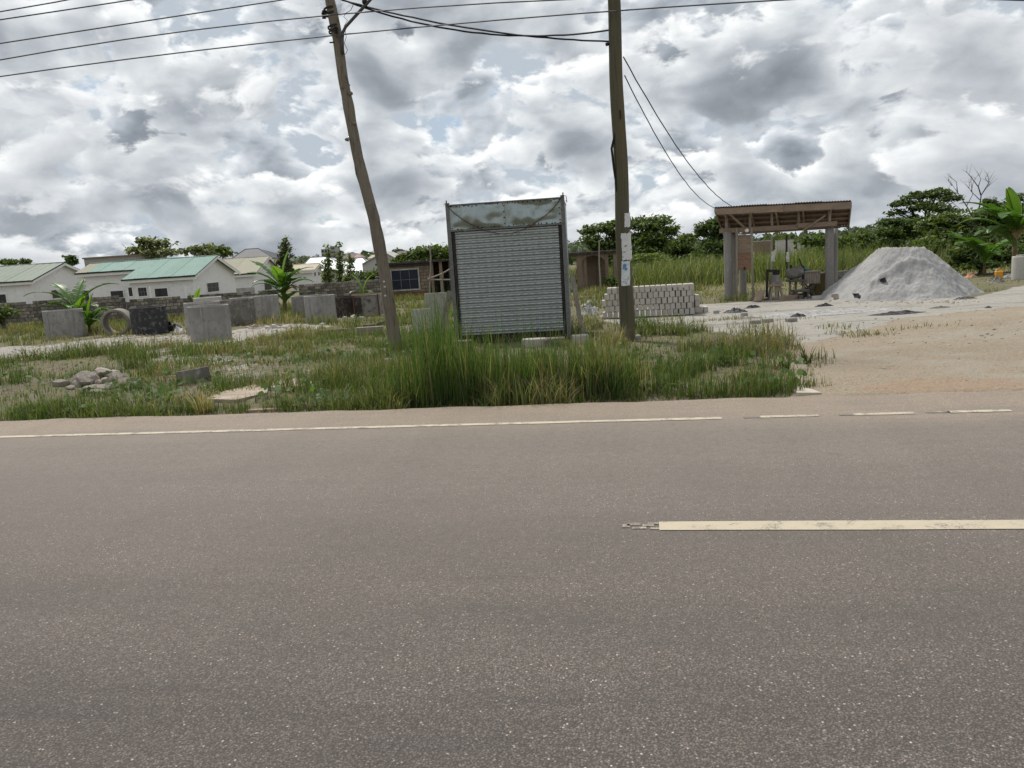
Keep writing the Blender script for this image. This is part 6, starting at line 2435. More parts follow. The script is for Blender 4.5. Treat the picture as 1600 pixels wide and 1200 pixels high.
poster('poster', 'blank white paper, topmost on the straight pole', 974, 987, 333, 355, PAPER_A, 1, -1)
poster('poster', 'large crumpled printed paper in the middle of the straight pole', 969.5, 991, 364, 406, PAPER_B, 2, 0.5, 0.05)
po = poster('poster', 'notice with a blue mark, lowest paper on the straight pole', 969, 983, 408, 446, PAPER_C, 3, -2)
for px, py, s in ((976, 415, 0.035), (978, 420, 0.028), (974, 419, 0.016)):
    p = D(px, py, SPD - sp_rad(1.2) - 0.022)
    mb = MB()
    mb.lathe([(0.0005, 0.004), (s * 0.8, 0.004), (s, 0.0)], 7)
    o = mb.build('blue_mark', BLUEINK, po)
    o.location = p - Vector(po.location)
    o.rotation_euler = (R(90), 0, 0.2)


def plane_pt(px, py, t0):
    r = ray(px, py)
    k = t0 / (r.x * RN[0] + r.y * RN[1])
    return r.x * k, r.y * k, EYE + r.z * k


def line_wire(label, pts, t0, rad=0.012):
    S, Z = [], []
    for px, py in pts:
        x, y, z = plane_pt(px, py, t0)
        S.append(x * RS[0] + y * RS[1])
        Z.append(z)
    cf = np.polyfit(S, Z, 2 if len(pts) > 2 else 1)
    s = np.linspace(-48, 34, 60)
    z = np.polyval(cf, s)
    z = np.clip(z, min(Z) - 1.2, max(Z) + 1.5)
    P = [(a * RS[0] + t0 * RN[0], a * RS[1] + t0 * RN[1], b) for a, b in zip(s, z)]
    mb = MB()
    mb.tube(P, rad, 5)
    o = mb.build('power_line', WIREM, origin=P[0])
    tag(o, label, 'wire', 'power lines along the road')


tp = float(np.dot(RN, np.array(D(515, 20, DL - 0.13))[:2]))
line_wire('lowest power line, crossing the sky past both poles', [(0, 120), (260, 85), (525, 53), (740, 36), (960, 19), (1200, 0)], tp)
line_wire('second lowest power line, fixed to the insulator of the leaning pole', [(0, 93), (250, 56), (507, 22), (700, 10), (870, 0)], tp - 0.06)
line_wire('third power line from below at the upper left', [(0, 68), (220, 34), (440, 0)], tp - 0.1)
line_wire('fourth power line from below at the upper left', [(0, 31), (100, 16), (205, 0)], tp - 0.02)
line_wire('topmost power line in the upper left corner', [(0, 18.5), (50, 10), (105, 0)], tp + 0.05)


def span(label, a, b, sag, rad=0.012, wig=0.0, name='service_cable', group='cables between the poles', pts=None):
    P = []
    for i in range(31):
        t = i / 30
        p = Vector(a).lerp(Vector(b), t)
        p.z -= sag * 4 * t * (1 - t)
        if wig and 0 < i < 30:
            p += Vector((random.uniform(-1, 1), random.uniform(-1, 1), random.uniform(-1, 1))) * wig
        P.append(p)
    mb = MB()
    mb.tube(P, rad, 5)
    o = mb.build(name, CABLE, origin=tuple(P[0]))
    tag(o, label, 'cable', group)


span('upper black cable strung between the two poles', D(530, -2, DL - 0.1), D(953, 47, SPD), 0.30, 0.016, 0.004)
span('lower black cable strung between the two poles', D(534, 0, DL - 0.1), D(953, 65, SPD), 0.14, 0.016, 0.004)
SHED_D = 24.4
span('outer service wire from the straight pole down to the shed roof', D(974, 89, SPD), D(1143, 322, 24.0), 0.38, 0.011, 0.005, group='wires down to the shed')
span('inner service wire from the straight pole down to the shed corner', D(976, 118, SPD), D(1117, 325, 24.3), 0.42, 0.010, 0.005, group='wires down to the shed')


# ------------------------------------------------------------------ open shed
def shed():
    FL, FR, RR_, RL = D(1117, 325, 24.4), D(1330, 314.5, 22.9), D(1326, 352, 24.9), D(1131, 362, 26.4)
    base = on(1215, 24.4)
    root = thing('open_shed', 'open timber shed with rusty corrugated roof on concrete columns', 'shed', base)
    up = Vector((0, 0, 1))
    # corrugated roof in sheets
    n = 5
    for i in range(n):
        mb = MB()
        m = 20
        vs, fs = [], []
        for k in range(m + 1):
            t = (i + k / m) / n
            h = 0.016 * math.sin(k * math.pi) + (0.022 if k % 2 else 0)
            a = FL.lerp(FR, t) + up * (h + 0.01 * (i % 2))
            b = RL.lerp(RR_, t) + up * (h + 0.01 * (i % 2))
            a = a + (a - b).normalized() * (0.06 + 0.01 * (i % 2))
            vs += [a, b]
        nb = len(vs)
        vs += [v - up * 0.008 for v in vs]
        for k in range(m):
            fs += [(2 * k, 2 * k + 2, 2 * k + 3, 2 * k + 1), (nb + 2 * k + 1, nb + 2 * k + 3, nb + 2 * k + 2, nb + 2 * k), (2 * k, nb + 2 * k, nb + 2 * k + 2, 2 * k + 2), (2 * k + 1, 2 * k + 3, nb + 2 * k + 3, nb + 2 * k + 1)]
        mb.add(vs, fs)
        mb.build('roof_sheet', RUSTROOF, root, world=True)
    # front fascia of two boards
    dn = Vector((0, 0, -0.11))
    for a, b in ((0.0, 0.52), (0.522, 1.0)):
        mb = MB()
        mb.bar(FL.lerp(FR, a) + dn, FL.lerp(FR, b) + dn, 0.035, 0.19)
        mb.build('fascia_board', TIMBER, root, world=True)
    for p, q in ((FL, RL), (FR, RR_)):
        mb = MB()
        mb.bar(p + Vector((0, 0, -0.07)), q + Vector((0, 0, -0.07)), 0.035, 0.12)
        mb.build('end_board', TIMBER, root, world=True)
    # purlins
    for f in (0.22, 0.42, 0.62, 0.82, 0.98):
        mb = MB()
        a, b = FL.lerp(RL, f), FR.lerp(RR_, f)
        mb.bar(a - up * 0.04, b - up * 0.04, 0.05, 0.06)
        mb.build('purlin', TIMBER, root, world=True)
    # rafters
    for t in (0.07, 0.27, 0.46, 0.66, 0.86):
        mb = MB()
        a, b = FL.lerp(FR, t) - up * 0.11, RL.lerp(RR_, t) - up * 0.11
        mb.bar(a.lerp(b, 0.02), b, 0.05, 0.09)
        mb.build('rafter', TIMBER, root, world=True)
    # front beam and its short uprights
    bl, br = D(1124, 361, 24.9), D(1308, 351, 23.5)
    mid = bl.lerp(br, 0.68)
    for a, b, dz in ((bl, mid, 0), (mid.lerp(bl, 0.02), br, 0.035)):
        mb = MB()
        mb.bar(a + up * dz, b + up * dz, 0.07, 0.14)
        mb.build('beam', TIMBER, root, world=True)
    mb = MB()
    mb.bar(D(1128, 358, 25.1), D(1180, 362, 26.4), 0.06, 0.10)
    mb.build('beam', TIMBER, root, world=True)
    mb = MB()
    mb.bar(D(1160, 364, 26.3), D(1313, 354, 25.0), 0.06, 0.10)
    mb.build('beam', TIMBER, root, world=True)
    for px, dd in ((1135, 24.8), (1172, 24.5), (1206, 24.3), (1248, 24.0), (1296, 23.6)):
        a = D(px, 358 - (px - 1135) * 0.055, dd)
        b = D(px - 0.5, 332 - (px - 1117) * 0.05, dd)
        mb = MB()
        mb.bar(a, b, 0.07, 0.06, up=(0, 1, 0))
        mb.build('upright', TIMBER_V, root, world=True)
    for (a, b) in (((1137, 332, 24.3), (1168, 360, 24.6)), ((1290, 336, 23.5), (1254, 360, 23.9))):
        mb = MB()
        mb.bar(D(*a), D(*b), 0.05, 0.07, up=(0, 1, 0))
        mb.build('brace', TIMBER, root, world=True)
    p = D(1167.5, 360, 24.35)
    mb = MB()
    mb.tube([p, p + Vector((0, 0.08, 0))], 0.055, 12)
    mb.build('pipe_end', WHITETRIM, root, world=True)
    # concrete columns
    for (pt, pb_, yt, w, dd, mt) in ((1137, 1139, 362, 13, 24.8, COLCONC), (1146.5, 1148, 363, 8.5, 26.2, COLCONC), (1160, 1161, 366, 11, 26.9, COLCONC), (1296, 1296, 355, 12.5, 23.8, COLCONC), (1305.5, 1305, 357, 7.5, 25.4, COLCONC)):
        t = D(pt, yt, dd)
        b = on(pb_, dd)
        mb = MB()
        w = w * dd / FPX
        n = 9
        P = [Vector((b.x, dd, b.z - 0.1)).lerp(t, k / (n - 1)) for k in range(n)]
        mb.tube(P, [w / 2 * (1 + random.uniform(-.03, .03)) for _ in P], 14, jit=0.015)
        mb.build('column', mt, root, world=True, smooth_=True)
    # slim timber props
    for (pt, yt, pb_, dd) in ((1151, 356, 1151, 24.6), (1174, 356, 1177, 24.3)):
        t = D(pt, yt, dd)
        b = on(pb_, dd)
        mb = MB()
        mb.bar(Vector((b.x, dd, b.z - 0.05)), t, 0.06, 0.05, up=(0, 1, 0))
        mb.build('prop', TIMBER_V, root, world=True)
    # plank panel between the props
    y0, y1, k = 367, 422, 8
    for i in range(k):
        ya, yb = y0 + (y1 - y0) * i / k, y0 + (y1 - y0) * (i + 1) / k
        dd = 24.75
        a, b = D(1152.5, (ya + yb) / 2 + 0.6, dd), D(1175, (ya + yb) / 2 - 0.6, dd - 0.1)
        mb = MB()
        h = (yb - ya) * dd / FPX - 0.012
        mb.bar(a, b, 0.025, h)
        pl = mb.build('plank', REDTIMBER if i > 3 else TIMBER, root, world=True)
        if i == k - 1:
            q = D(1163, (ya + yb) / 2 - 1.5, dd - 0.09)
            mb = MB()
            mb.tube([q, q + Vector((0.01, -0.01, -0.09))], [0.02, 0.03], 6)
            o = mb.build('latch', BLACKIRON, root, world=True)
            o.parent = pl
    return root


shed()


# ------------------------------------------------------------------ work tools under the shed
def rel(px, py, d, g):
    return D(px, py, d) - g


def work_tools():
    d = 23.6
    # block mould machine: splayed stool with mould box and black iron head
    g = on(1211, d)
    root = thing('block_mould', 'wooden legged block moulding machine with black iron head under the shed', 'machine', g)
    for dx, dy in ((-0.2, -0.15), (0.2, -0.15), (-0.16, 0.2), (0.18, 0.2)):
        mb = MB()
        mb.bar((dx, dy, 0), (dx * 0.55, dy * 0.55, 0.42), 0.055, 0.055, up=(0, 1, 0))
        mb.build('leg', TIMBER_V, root)
    mb = MB()
    mb.bar((0, -0.12, 0.02), (0.0, -0.1, 0.44), 0.08, 0.05, up=(0, 1, 0))
    mb.build('front_strut', TIMBER_V, root)
    mb = MB()
    mb.bbox((0, 0, 0.45), (0.42, 0.36, 0.07), 0.01)
    mb.build('table_top', TIMBER, root)
    mb = MB()
    mb.add([(-0.15, -0.14, 0.49), (0.15, -0.14, 0.49), (0.15, 0.14, 0.49), (-0.15, 0.14, 0.49), (-0.1, -0.1, 0.76), (0.1, -0.1, 0.76), (0.1, 0.1, 0.76), (-0.1, 0.1, 0.76)],
           [(3, 2, 1, 0), (4, 5, 6, 7), (0, 1, 5, 4), (1, 2, 6, 5), (2, 3, 7, 6), (3, 0, 4, 7)])
    mb.build('mould_box', CONC_STAIN, root)
    mb = MB()
    mb.bar((-0.24, 0.05, 0.1), (-0.21, 0.05, 0.92), 0.06, 0.05, up=(0, 1, 0))
    mb.bar((-0.24, 0.05, 0.90), (0.14, 0.0, 0.86), 0.06, 0.09)
    mb.bbox((0.04, 0, 0.80), (0.16, 0.16, 0.08), 0.015)
    mb.build('iron_head', BLACKIRON, root)
    # mixer stand
    d2 = 24.0
    g = on(1243, d2)
    root = thing('mixer_stand', 'dark drum mixer on a timber stand under the shed', 'machine', g)
    for x in (-0.18, 0.0, 0.24):
        mb = MB()
        mb.bar((x, 0, 0), (x + 0.01, 0, 0.55), 0.06, 0.06, up=(0, 1, 0))
        mb.build('leg', TIMBER_V, root)
    mb = MB()
    mb.bbox((0.02, 0, 0.55), (0.52, 0.4, 0.06), 0.01)
    mb.build('deck', DARKWOOD, root)
    mb = MB(Matrix.Translation((-0.02, 0, 0.80)) @ Matrix.Rotation(R(82), 4, 'Y'))
    mb.lathe([(0.001, -0.24), (0.14, -0.24), (0.19, -0.1), (0.19, 0.12), (0.13, 0.24), (0.001, 0.24)], 16)
    mb.build('drum', CONC_STAIN, root, smooth_=True)
    for x, h in ((-0.16, 1.05), (0.22, 0.98)):
        mb = MB()
        mb.bar((x, -0.05, 0.55), (x, -0.05, h), 0.06, 0.06, up=(0, 1, 0))
        mb.build('side_post', BLACKIRON, root)
    mb = MB()
    mb.tube([(0.24, -0.05, 0.85), (0.08, -0.08, 1.22)], 0.018, 6)
    mb.build('lever', BLACKIRON, root)
    # stool with dark pan
    d3 = 23.5
    g = on(1251, d3)
    root = thing('low_bench', 'low dark bench beside the mixer stand', 'bench', g)
    for x in (-0.17, 0.17):
        mb = MB()
        mb.bbox((x, 0, 0.11), (0.06, 0.28, 0.22), 0.01)
        mb.build('leg', DARKWOOD, root)
    mb = MB()
    mb.bbox((0, 0, 0.25), (0.46, 0.32, 0.07), 0.01)
    mb.build('seat', DARKWOOD, root)
    mb = MB()
    mb.bbox((0, -0.05, 0.12), (0.26, 0.2, 0.10), 0.02)
    mb.build('iron_tray', BLACKIRON, root)
    # slatted crate
    d4 = 24.2
    g = on(1264, d4)
    root = thing('slatted_crate', 'pale slatted crate on crossed legs under the shed', 'crate', g)
    for s in (-1, 1):
        mb = MB()
        mb.bar((-0.2 * s, -0.1, 0), (0.16 * s, -0.1, 0.42), 0.05, 0.05, up=(0, 1, 0))
        mb.build('leg', DARKWOOD, root)
        mb = MB()
        mb.bar((-0.2 * s, 0.2, 0), (0.16 * s, 0.2, 0.42), 0.05, 0.05, up=(0, 1, 0))
        mb.build('leg', DARKWOOD, root)
    for i in range(8):
        mb = MB()
        x = -0.26 + 0.52 * i / 7
        mb.bbox((x, -0.16, 0.6), (0.05, 0.02, 0.36), 0.004)
        mb.build('slat', PALEWOOD, root)
    mb = MB()
    mb.bbox((0, 0.02, 0.6), (0.5, 0.32, 0.34), 0.01)
    mb.build('liner', CONC_PALE, root)
    mb = MB()
    mb.bbox((0, 0, 0.80), (0.58, 0.4, 0.05), 0.01)
    mb.build('lid', PALEWOOD, root)
    # cyan bowl
    mb = MB()
    mb.lathe([(0.001, 0), (0.06, 0), (0.11, 0.07), (0.12, 0.075), (0.115, 0.08), (0.055, 0.012), (0.001, 0.012)], 20)
    o = mb.build('plastic_bowl', CYANP, smooth_=True)
    o.location = g + Vector((-0.13, -0.04, 0.826))
    tag(o, 'small cyan plastic bowl on top of the slatted crate', 'bowl')
    # olive tank
    d5 = 24.3
    g = on(1281, d5)
    root = thing('steel_tank', 'rusty olive steel tank beside the right shed column', 'tank', g)
    mb = MB()
    mb.bbox((0, 0.2, 0.34), (0.34, 0.5, 0.68), 0.03)
    mb.build('body', OLIVEP, root)
    mb = MB()
    mb.bbox((0, 0.2, 0.69), (0.30, 0.46, 0.03), 0.008)
    mb.build('lid', OLIVEP, root)
    # low wall behind
    d6 = 25.9
    a, b = on(1276, d6), on(1330, d6)
    root = thing('low_wall', 'low grey block wall between the shed and the heap', 'wall', a)
    ncol = int((b.x - a.x) / 0.42)
    me = None
    for r in range(3):
        for i in range(ncol + 1):
            x = i * 0.42 + (0.21 if r % 2 else 0)
            if me is None:
                mb = MB()
                mb.bbox((0, 0, 0), (0.41, 0.16, 0.235), 0.012)
                o = mb.build('block', CONC_STAIN, root)
                me = o.data
            else:
                o = share('block', me, root)
            o.location = (x, random.uniform(-.008, .008), 0.1 + r * 0.24)
    # loose timber
    for (p0, p1, w, t, lb, mt) in (((1183, 471, 23.3), (1190, 455, 23.6), 0.22, 0.04, 'broad plank propped beside the shed prop', TIMBER), ((1222, 468, 23.0), (1243, 463, 23.4), 0.24, 0.14, 'chunky timber lying before the mixer stand', TIMBER), ((1243, 462, 23.6), (1252, 466, 23.2), 0.12, 0.12, 'short dark timber lying by the low bench', DARKWOOD),
                                   ((1255, 462, 23.4), (1286, 459, 23.6), 0.12, 0.06, 'grey board lying towards the right shed column', CONC_STAIN), ((1270, 466, 22.6), (1283, 465.5, 22.6), 0.14, 0.11, 'white block lying by the foot of the heap', CONC_PALE), ((1192, 462, 23.8), (1203, 459, 23.9), 0.10, 0.05, 'thin board lying behind the block mould', TIMBER)):
        a, b = D(*p0), D(*p1)
        za_, zb_ = tz(a.x, a.y), tz(b.x, b.y)
        a = Vector((a.x, a.y, za_ + t / 2))
        b = Vector((b.x, b.y, zb_ + t / 2 + (0.3 if 'propped' in lb else 0)))
        mb = MB()
        mb.bar(a, b, w, t)
        o = mb.build('loose_timber' if mt is not CONC_PALE else 'loose_block', mt, origin=tuple(a))
        tag(o, lb, 'timber' if mt is not CONC_PALE else 'block', 'loose pieces under the shed')


work_tools()


# ------------------------------------------------------------------ heap of quarry dust
def heap():
    g = on(1405, 21.6)
    root_z = g.z
    n, m = 230, 230
    X = np.linspace(-2.6, 2.6, n)
    Y = np.linspace(-2.6, 2.6, m)
    xx, yy = np.meshgrid(X, Y)
    wx = g.x + xx
    wy = g.y + yy
    an = np.arctan2(yy, xx)
    rim = 1 + 0.10 * np.sin(an * 3 + 1) + 0.06 * np.sin(an * 5 + 2)
    r = np.sqrt((xx / 2.05) ** 2 + (yy / 1.95) ** 2) / rim
    h = 1.36 * np.clip(1 - (np.clip(r - 0.27, 0, 1) / 0.73), 0, 1) ** 1.05
    h -= 0.10 * smooth(0.4, 0.0, r) * (xx > -0.5)
    h += 0.10 * np.exp(-(((xx + 0.45) / 0.35) ** 2 + ((yy + 0.1) / 0.4) ** 2))
    act = smooth(1.08, 0.9, r)
    h += act * ((fbm(wx, wy, 0.8, 101, 4) - 0.5) * 0.17 + (fbm(wx, wy, 0.22, 105, 4) - 0.5) * 0.13 + (vnoise(wx, wy, 0.045, 109) - 0.5) * 0.035)
    # scooped hollows
    h -= 0.14 * np.exp(-(((xx + 0.35) / 0.14) ** 2 + ((yy + 1.35) / 0.13) ** 2))
    h -= 0.10 * np.exp(-(((xx + 0.75) / 0.25) ** 2 + ((yy + 0.8) / 0.3) ** 2))
    h += 0.10 * np.exp(-(((yy + 1.05 + 0.15 * np.sin(xx * 2)) / 0.10) ** 2)) * (np.abs(xx) < 1.3)
    z = terr(wx, wy) + h - 0.03
    z = np.where(r > 1.12, z - 0.08, z)
    v = np.stack([wx.ravel(), wy.ravel(), z.ravel()], 1)
    ix = np.arange(n * m).reshape(m, n)
    f = np.stack([ix[:-1, :-1].ravel(), ix[:-1, 1:].ravel(), ix[1:, 1:].ravel(), ix[1:, :-1].ravel()], 1)
    o = mesh_np('gravel_heap', v, f, QUARRY, origin=(g.x, g.y, root_z), smooth_=True)
    tag(o, 'big grey heap of quarry dust right of the shed', 'heap')
    for px, py, d, s, lb in ((1340, 464, 20.2, 0.09, 'black lump of rubber on the lower left slope of the heap'), (1380, 441, 20.6, 0.12, 'dark hollow clod in the middle of the heap'), (1305, 465, 20.6, 0.1, 'grey clod at the left foot of the heap')):
        p = D(px, py, d)
        mb = MB()
        for k in range(3):
            mb.box((random.uniform(-.4, .4) * s, random.uniform(-.4, .4) * s, s * 0.3 * k), (s * 1.3, s, s * 0.8), Matrix.Rotation(random.uniform(0, 3), 3, 'Z') @ Matrix.Rotation(random.uniform(-.5, .5), 3, 'X'), s * 0.2)
        q = mb.build('clod', BITUMEN if 'grey' not in lb else STONE)
        q.location = p
        tag(q, lb, 'lump', 'lumps on the heap')


heap()


# ------------------------------------------------------------------ block stack
def block_stack():
    a, b = G(941, 498), G(1087, 492)
    ux = (b - a)
    ux.z = 0
    L = ux.length
    ux.normalize()
    vx = Vector((-ux.y, ux.x, 0))
    ang = math.atan2(ux.y, ux.x)
    bw, bh, bd = 0.138, 0.155, 0.40
    mb = MB()
    mb.bbox((0, 0, 0), (bw - 0.026, bd, bh - 0.006), 0.005)
    first = mb.build('concrete_block', BLOCKM)
    me = first.data
    n = int(L / bw)
    used = [False]
    rows = [(0, n), (0, n), (0, n), (0, n), (1, n)]
    gap = 0.004
    ORD = ['first', 'second', 'third', 'fourth', 'fifth', 'sixth', 'seventh', 'eighth', 'ninth', 'tenth', 'eleventh', 'twelfth', 'thirteenth', 'fourteenth', 'fifteenth', 'sixteenth', 'seventeenth', 'eighteenth', 'nineteenth', 'twentieth']
    ROWN = ['bottom', 'second', 'middle', 'fourth', 'top']

    def put(x, y, z, rz):
        if not used[0]:
            o = first
            used[0] = True
        else:
            o = share('concrete_block', me)
        p = a + ux * x + vx * y
        o.location = (p.x, p.y, z)
        o.rotation_euler = (random.uniform(-.01, .01), random.uniform(-.012, .012), rz + random.uniform(-.03, .03))
        return o
    for r, (s, m) in enumerate(rows):
        i = 0
        while True:
            x = bw * (i + 0.5 + (0.5 if r % 2 else 0)) + s * bw + random.uniform(-.005, .005)
            if i >= m - (1 if r % 2 else 0) - int(s):
                break
            p = a + ux * x
            z = min(tz(a.x, a.y), tz(b.x, b.y)) + 0.02 + bh / 2 + r * bh
            tag(put(x, bd / 2 + random.uniform(-.02, .02), z, ang), '%s pale block from the left in the %s row of the neat stack' % (ORD[i], ROWN[r]), 'block', 'blocks in the neat stack')
            i += 1
    # second leaf of the stack behind, stepping down to the right
    for r, (s, m) in enumerate([(n - 1, 2), (n - 1, 2), (n - 2, 3), (n - 3, 3)]):
        for i in range(m):
            x = bw * (s + i + 0.5) + 0.03
            z = min(tz(a.x, a.y), tz(b.x, b.y)) + 0.01 + bh / 2 + r * bh
            tag(put(x, bd * 1.5 + 0.06, z, ang), '%s block from the left, %s level of the end behind the neat stack' % (ORD[i], ['lowest', 'second', 'third', 'highest'][r]), 'block', 'blocks in the stepped end')
    for i, x in enumerate((L + 0.16, L + 0.31)):
        p = a + ux * x
        tag(put(x, 0.75, tz(p.x, p.y) + bh / 2, ang), '%s of the two loose pale blocks set down right of the stack' % ('left one', 'right one')[i], 'block', 'loose blocks right of the stack')
    # scattered small blocks on the sand
    for px, py, w, lb in ((1182, 506, 0.22, 'left of the two flat grey blocks lying close together on the sand'), (1201, 504, 0.2, 'right of the two flat grey blocks lying close together on the sand'), (1238, 503, 0.2, 'single flat block lying alone on the sand before the shed'), (1120, 490, 0.13, 'small block lying between the stack and the black sheet'), (1164, 494, 0.14, 'small grey block lump right of the black sheet'),
                          (993, 531, 0.2, 'half buried block at the foot of the straight pole'), (972, 536, 0.2, 'mossy block left of the foot of the straight pole'), (930, 515, 0.18, 'upright broken block in the grass left of the straight pole'), (938, 513, 0.14, 'broken block with pale top in the grass left of the pole')):
        g = G(px, py)
        mb = MB()
        mb.bbox((0, 0, 0), (w, w * 0.8, 0.09 if w > 0.15 else 0.1), 0.015)
        o = mb.build('loose_block', CONC_STAIN if 'mossy' in lb or 'broken block' in lb else CONC)
        if 'broken' in lb:
            o.scale = (0.7, 0.7, 2.0)
        o.location = (g.x, g.y + w * 0.3, g.z + 0.035)
        o.rotation_euler = (random.uniform(-.05, .05), random.uniform(-.05, .05), random.uniform(-.5, .5))
        tag(o, lb, 'block', 'blocks lying about the yard')


block_stack()


# ------------------------------------------------------------------ stones, slabs, scraps
def stone(px, py, s, sq, label, group, mat=STONE, name='stone', d_up=0.0):
    g = G(px, py)
    import bmesh
    bm = bmesh.new()
    bmesh.ops.create_icosphere(bm, subdivisions=2, radius=1)
    off = Vector((px * 0.13, py * 0.07, 3))
    for v in bm.verts:
        p = v.co.copy()
        k = 1 + 0.45 * mnoise.noise(p * 1.1 + off)
        # planar chops for a broken look
        v.co = p * k
    for q in range(7):
        nrm = Vector((random.uniform(-1, 1), random.uniform(-1, 1), random.uniform(-0.6, 1))).normalized()
        dd = random.uniform(0.55, 0.8)
        for v in bm.verts:
            e = v.co.dot(nrm) - dd
            if e > 0:
                v.co -= nrm * e
    for v in bm.verts:
        v.co = Vector((v.co.x * s * sq[0], v.co.y * s * sq[1], v.co.z * s * sq[2]))
    me = bpy.data.meshes.new(name)
    bm.to_mesh(me)
    bm.free()
    me.materials.append(mat)
    o = bpy.data.objects.new(name, me)
    COL.objects.link(o)
    o.location = (g.x, g.y, g.z + s * sq[2] * 0.45 + d_up)
    o.rotation_euler = (0, 0, random.uniform(-.4, .4))
    tag(o, label, 'stone', group)
    return o


HEAPSTONES = ((96, 603, .11, (1.3, 1, .7), 0), (110, 608, .07, (1.2, 1, .6), 0), (130, 602, .15, (1.3, 1, .95), 0), (120, 604, .09, (1, 1, .8), 0), (150, 594, .10, (1.2, 1, .8), .05), (163, 590, .11, (1.3, 1, .7), .07), (178, 590, .09, (1.2, 1, .7), .05), (186, 597, .12, (1.2, 1, .8), .02), (155, 602, .08, (1, 1, .8), 0),
                             (166, 600, .09, (1.1, 1, .8), 0), (150, 606, .08, (1.5, 1, .5), 0), (168, 607, .10, (1.8, 1, .5), 0), (138, 609, .08, (1.3, 1, .5), 0), (145, 614, .09, (1.4, 1, .45), 0), (197, 600, .11, (1.1, 1, .7), 0), (208, 603, .10, (1.3, 1, .5), 0), (215, 597, .07, (1.3, 1, .5), 0), (175, 604, .06, (1.2, 1, .7), 0))
ORDS = ['first', 'second', 'third', 'fourth', 'fifth', 'sixth', 'seventh', 'eighth', 'ninth', 'tenth', 'eleventh', 'twelfth', 'thirteenth', 'fourteenth', 'fifteenth', 'sixteenth', 'seventeenth', 'eighteenth']
for k_, (px, py, s, sq, up_) in enumerate(sorted(HEAPSTONES)):
    stone(px, py, s * 1.15, sq, '%s broken stone from the left in the heap on the left verge' % ORDS[k_], 'stones heaped on the verge', d_up=up_)
stone(428, 513, .14, (1.2, .7, .9), 'pale pointed stone before the smooth grey ring', 'stones before the rings', CONC_PALE)
stone(418, 513, .10, (1.2, .8, .6), 'pale flat stone left of the pointed one before the rings', 'stones before the rings', CONC_PALE)
stone(398, 512, .14, (1.3, .9, .7), 'yellowish crumpled lump before the stained ring', 'stones before the rings', PALEWOOD)
stone(438, 509, .08, (1.2, .8, .5), 'small brown stone at the right before the rings', 'stones before the rings')
for px, py, s, lb in ((540, 498, .10, 'left white lump in the grass before the sooty ring'), (553, 496, .12, 'middle white lump in the grass before the sooty ring'), (565, 498, .09, 'right white lump in the grass before the sooty ring'), (503, 508, .08, 'white lump before the large right ring'), (640, 520, .07, 'white lump right of the foot of the leaning pole'),
                      (922, 477, .16, 'pale broken chunk left of the block stack'), (914, 480, .12, 'small pale chunk beside the black and white plastic'), (930, 484, .12, 'pale chunk lying against the block stack')):
    stone(px, py, s, (1.2, .8, .7), lb, 'white lumps about the yard', CONC_PALE)
stone(603, 622, .05, (1.1, .9, .9), 'small round whitish pebble in the grass by the asphalt edge', 'pebbles on the verge', CONC_PALE, name='pebble')
stone(607, 566, .09, (1.3, .9, .7), 'whitish stone in the grass at the foot of the leaning pole', 'pebbles on the verge', CONC_PALE)

# upright kerb slab
mb = MB()
a, b = G(278, 602), G(330, 594)
L = (b - a).length
mb.bbox((L / 2, 0, 0.09), (L, 0.10, 0.24), 0.012)
o = mb.build('kerb_slab', CONC_STAIN)
o.location = a
o.rotation_euler = (R(-8), R(-4), math.atan2(b.y - a.y, b.x - a.x))
tag(o, 'grey concrete kerb piece standing on edge in the left grass', 'slab')


def flat_board(label, corners, z, t, mat, name='flat_board', cat='board'):
    P = [G(*c) for c in corners]
    zz = max(p.z for p in P) + z
    n = len(P)
    vs = [(p.x, p.y, p.z * 0.4 + zz * 0.6) for p in P]
    vs += [(p.x, p.y, p.z * 0.4 + zz * 0.6 - t) for p in P]
    fs = [tuple(range(n)), tuple(range(2 * n - 1, n - 1, -1))] + [(i, i + n, (i + 1) % n + n, (i + 1) % n) for i in range(n)]
    mb = MB()
    mb.add(vs, fs)
    o = mb.build(name, mat, origin=vs[0])
    tag(o, label, cat)
    return o


flat_board('weathered pale board lying flat in the grass by the road', [(322, 628), (370, 630), (418, 617), (420, 607), (398, 606), (352, 614)], 0.05, 0.05, PALEWOOD)
flat_board('cracked pale concrete sheet lying right of the flat board', [(424, 608), (470, 606), (497, 598), (484, 592), (440, 595), (418, 602)], 0.025, 0.04, CLAYDRY, 'concrete_sheet', 'slab')
flat_board('rotten brown kerb strip at the edge of the asphalt', [(385, 645), (455, 641), (456, 638), (386, 642)], 0.035, 0.05, TIMBER, 'kerb_strip', 'kerb')
flat_board('short dusty kerb strip at the left edge of the asphalt', [(172, 653), (206, 651), (206, 647), (173, 649)], 0.035, 0.05, TIMBER, 'kerb_strip', 'kerb')
flat_board('worn pale concrete lip where the grass ends at the driveway', [(1244, 619), (1284, 616), (1268, 610), (1246, 606)], 0.03, 0.05, CLAYDRY, 'concrete_lip', 'slab')
# half buried timbers left of the leaning pole
for p0, p1, w, h, mt, lb in (((500, 523), (556, 519), 0.10, 0.12, DARKWOOD, 'dark half buried timber in the grass left of the leaning pole'), ((558, 524), (600, 522), 0.16, 0.22, TIMBER_V, 'grey squared timber at the left of the leaning pole'), ((575, 512), (600, 505), 0.3, 0.10, DARKWOOD, 'dark slanting board behind the leaning pole')):
    a, b = G(*p0), G(*p1)
    mb = MB()
    mb.bar(a + Vector((0, 0, h * 0.4)), b + Vector((0, 0, h * 0.45)), w, h)
    o = mb.build('half_buried_timber', mt, origin=tuple(a))
    tag(o, lb, 'timber', 'timbers near the leaning pole')


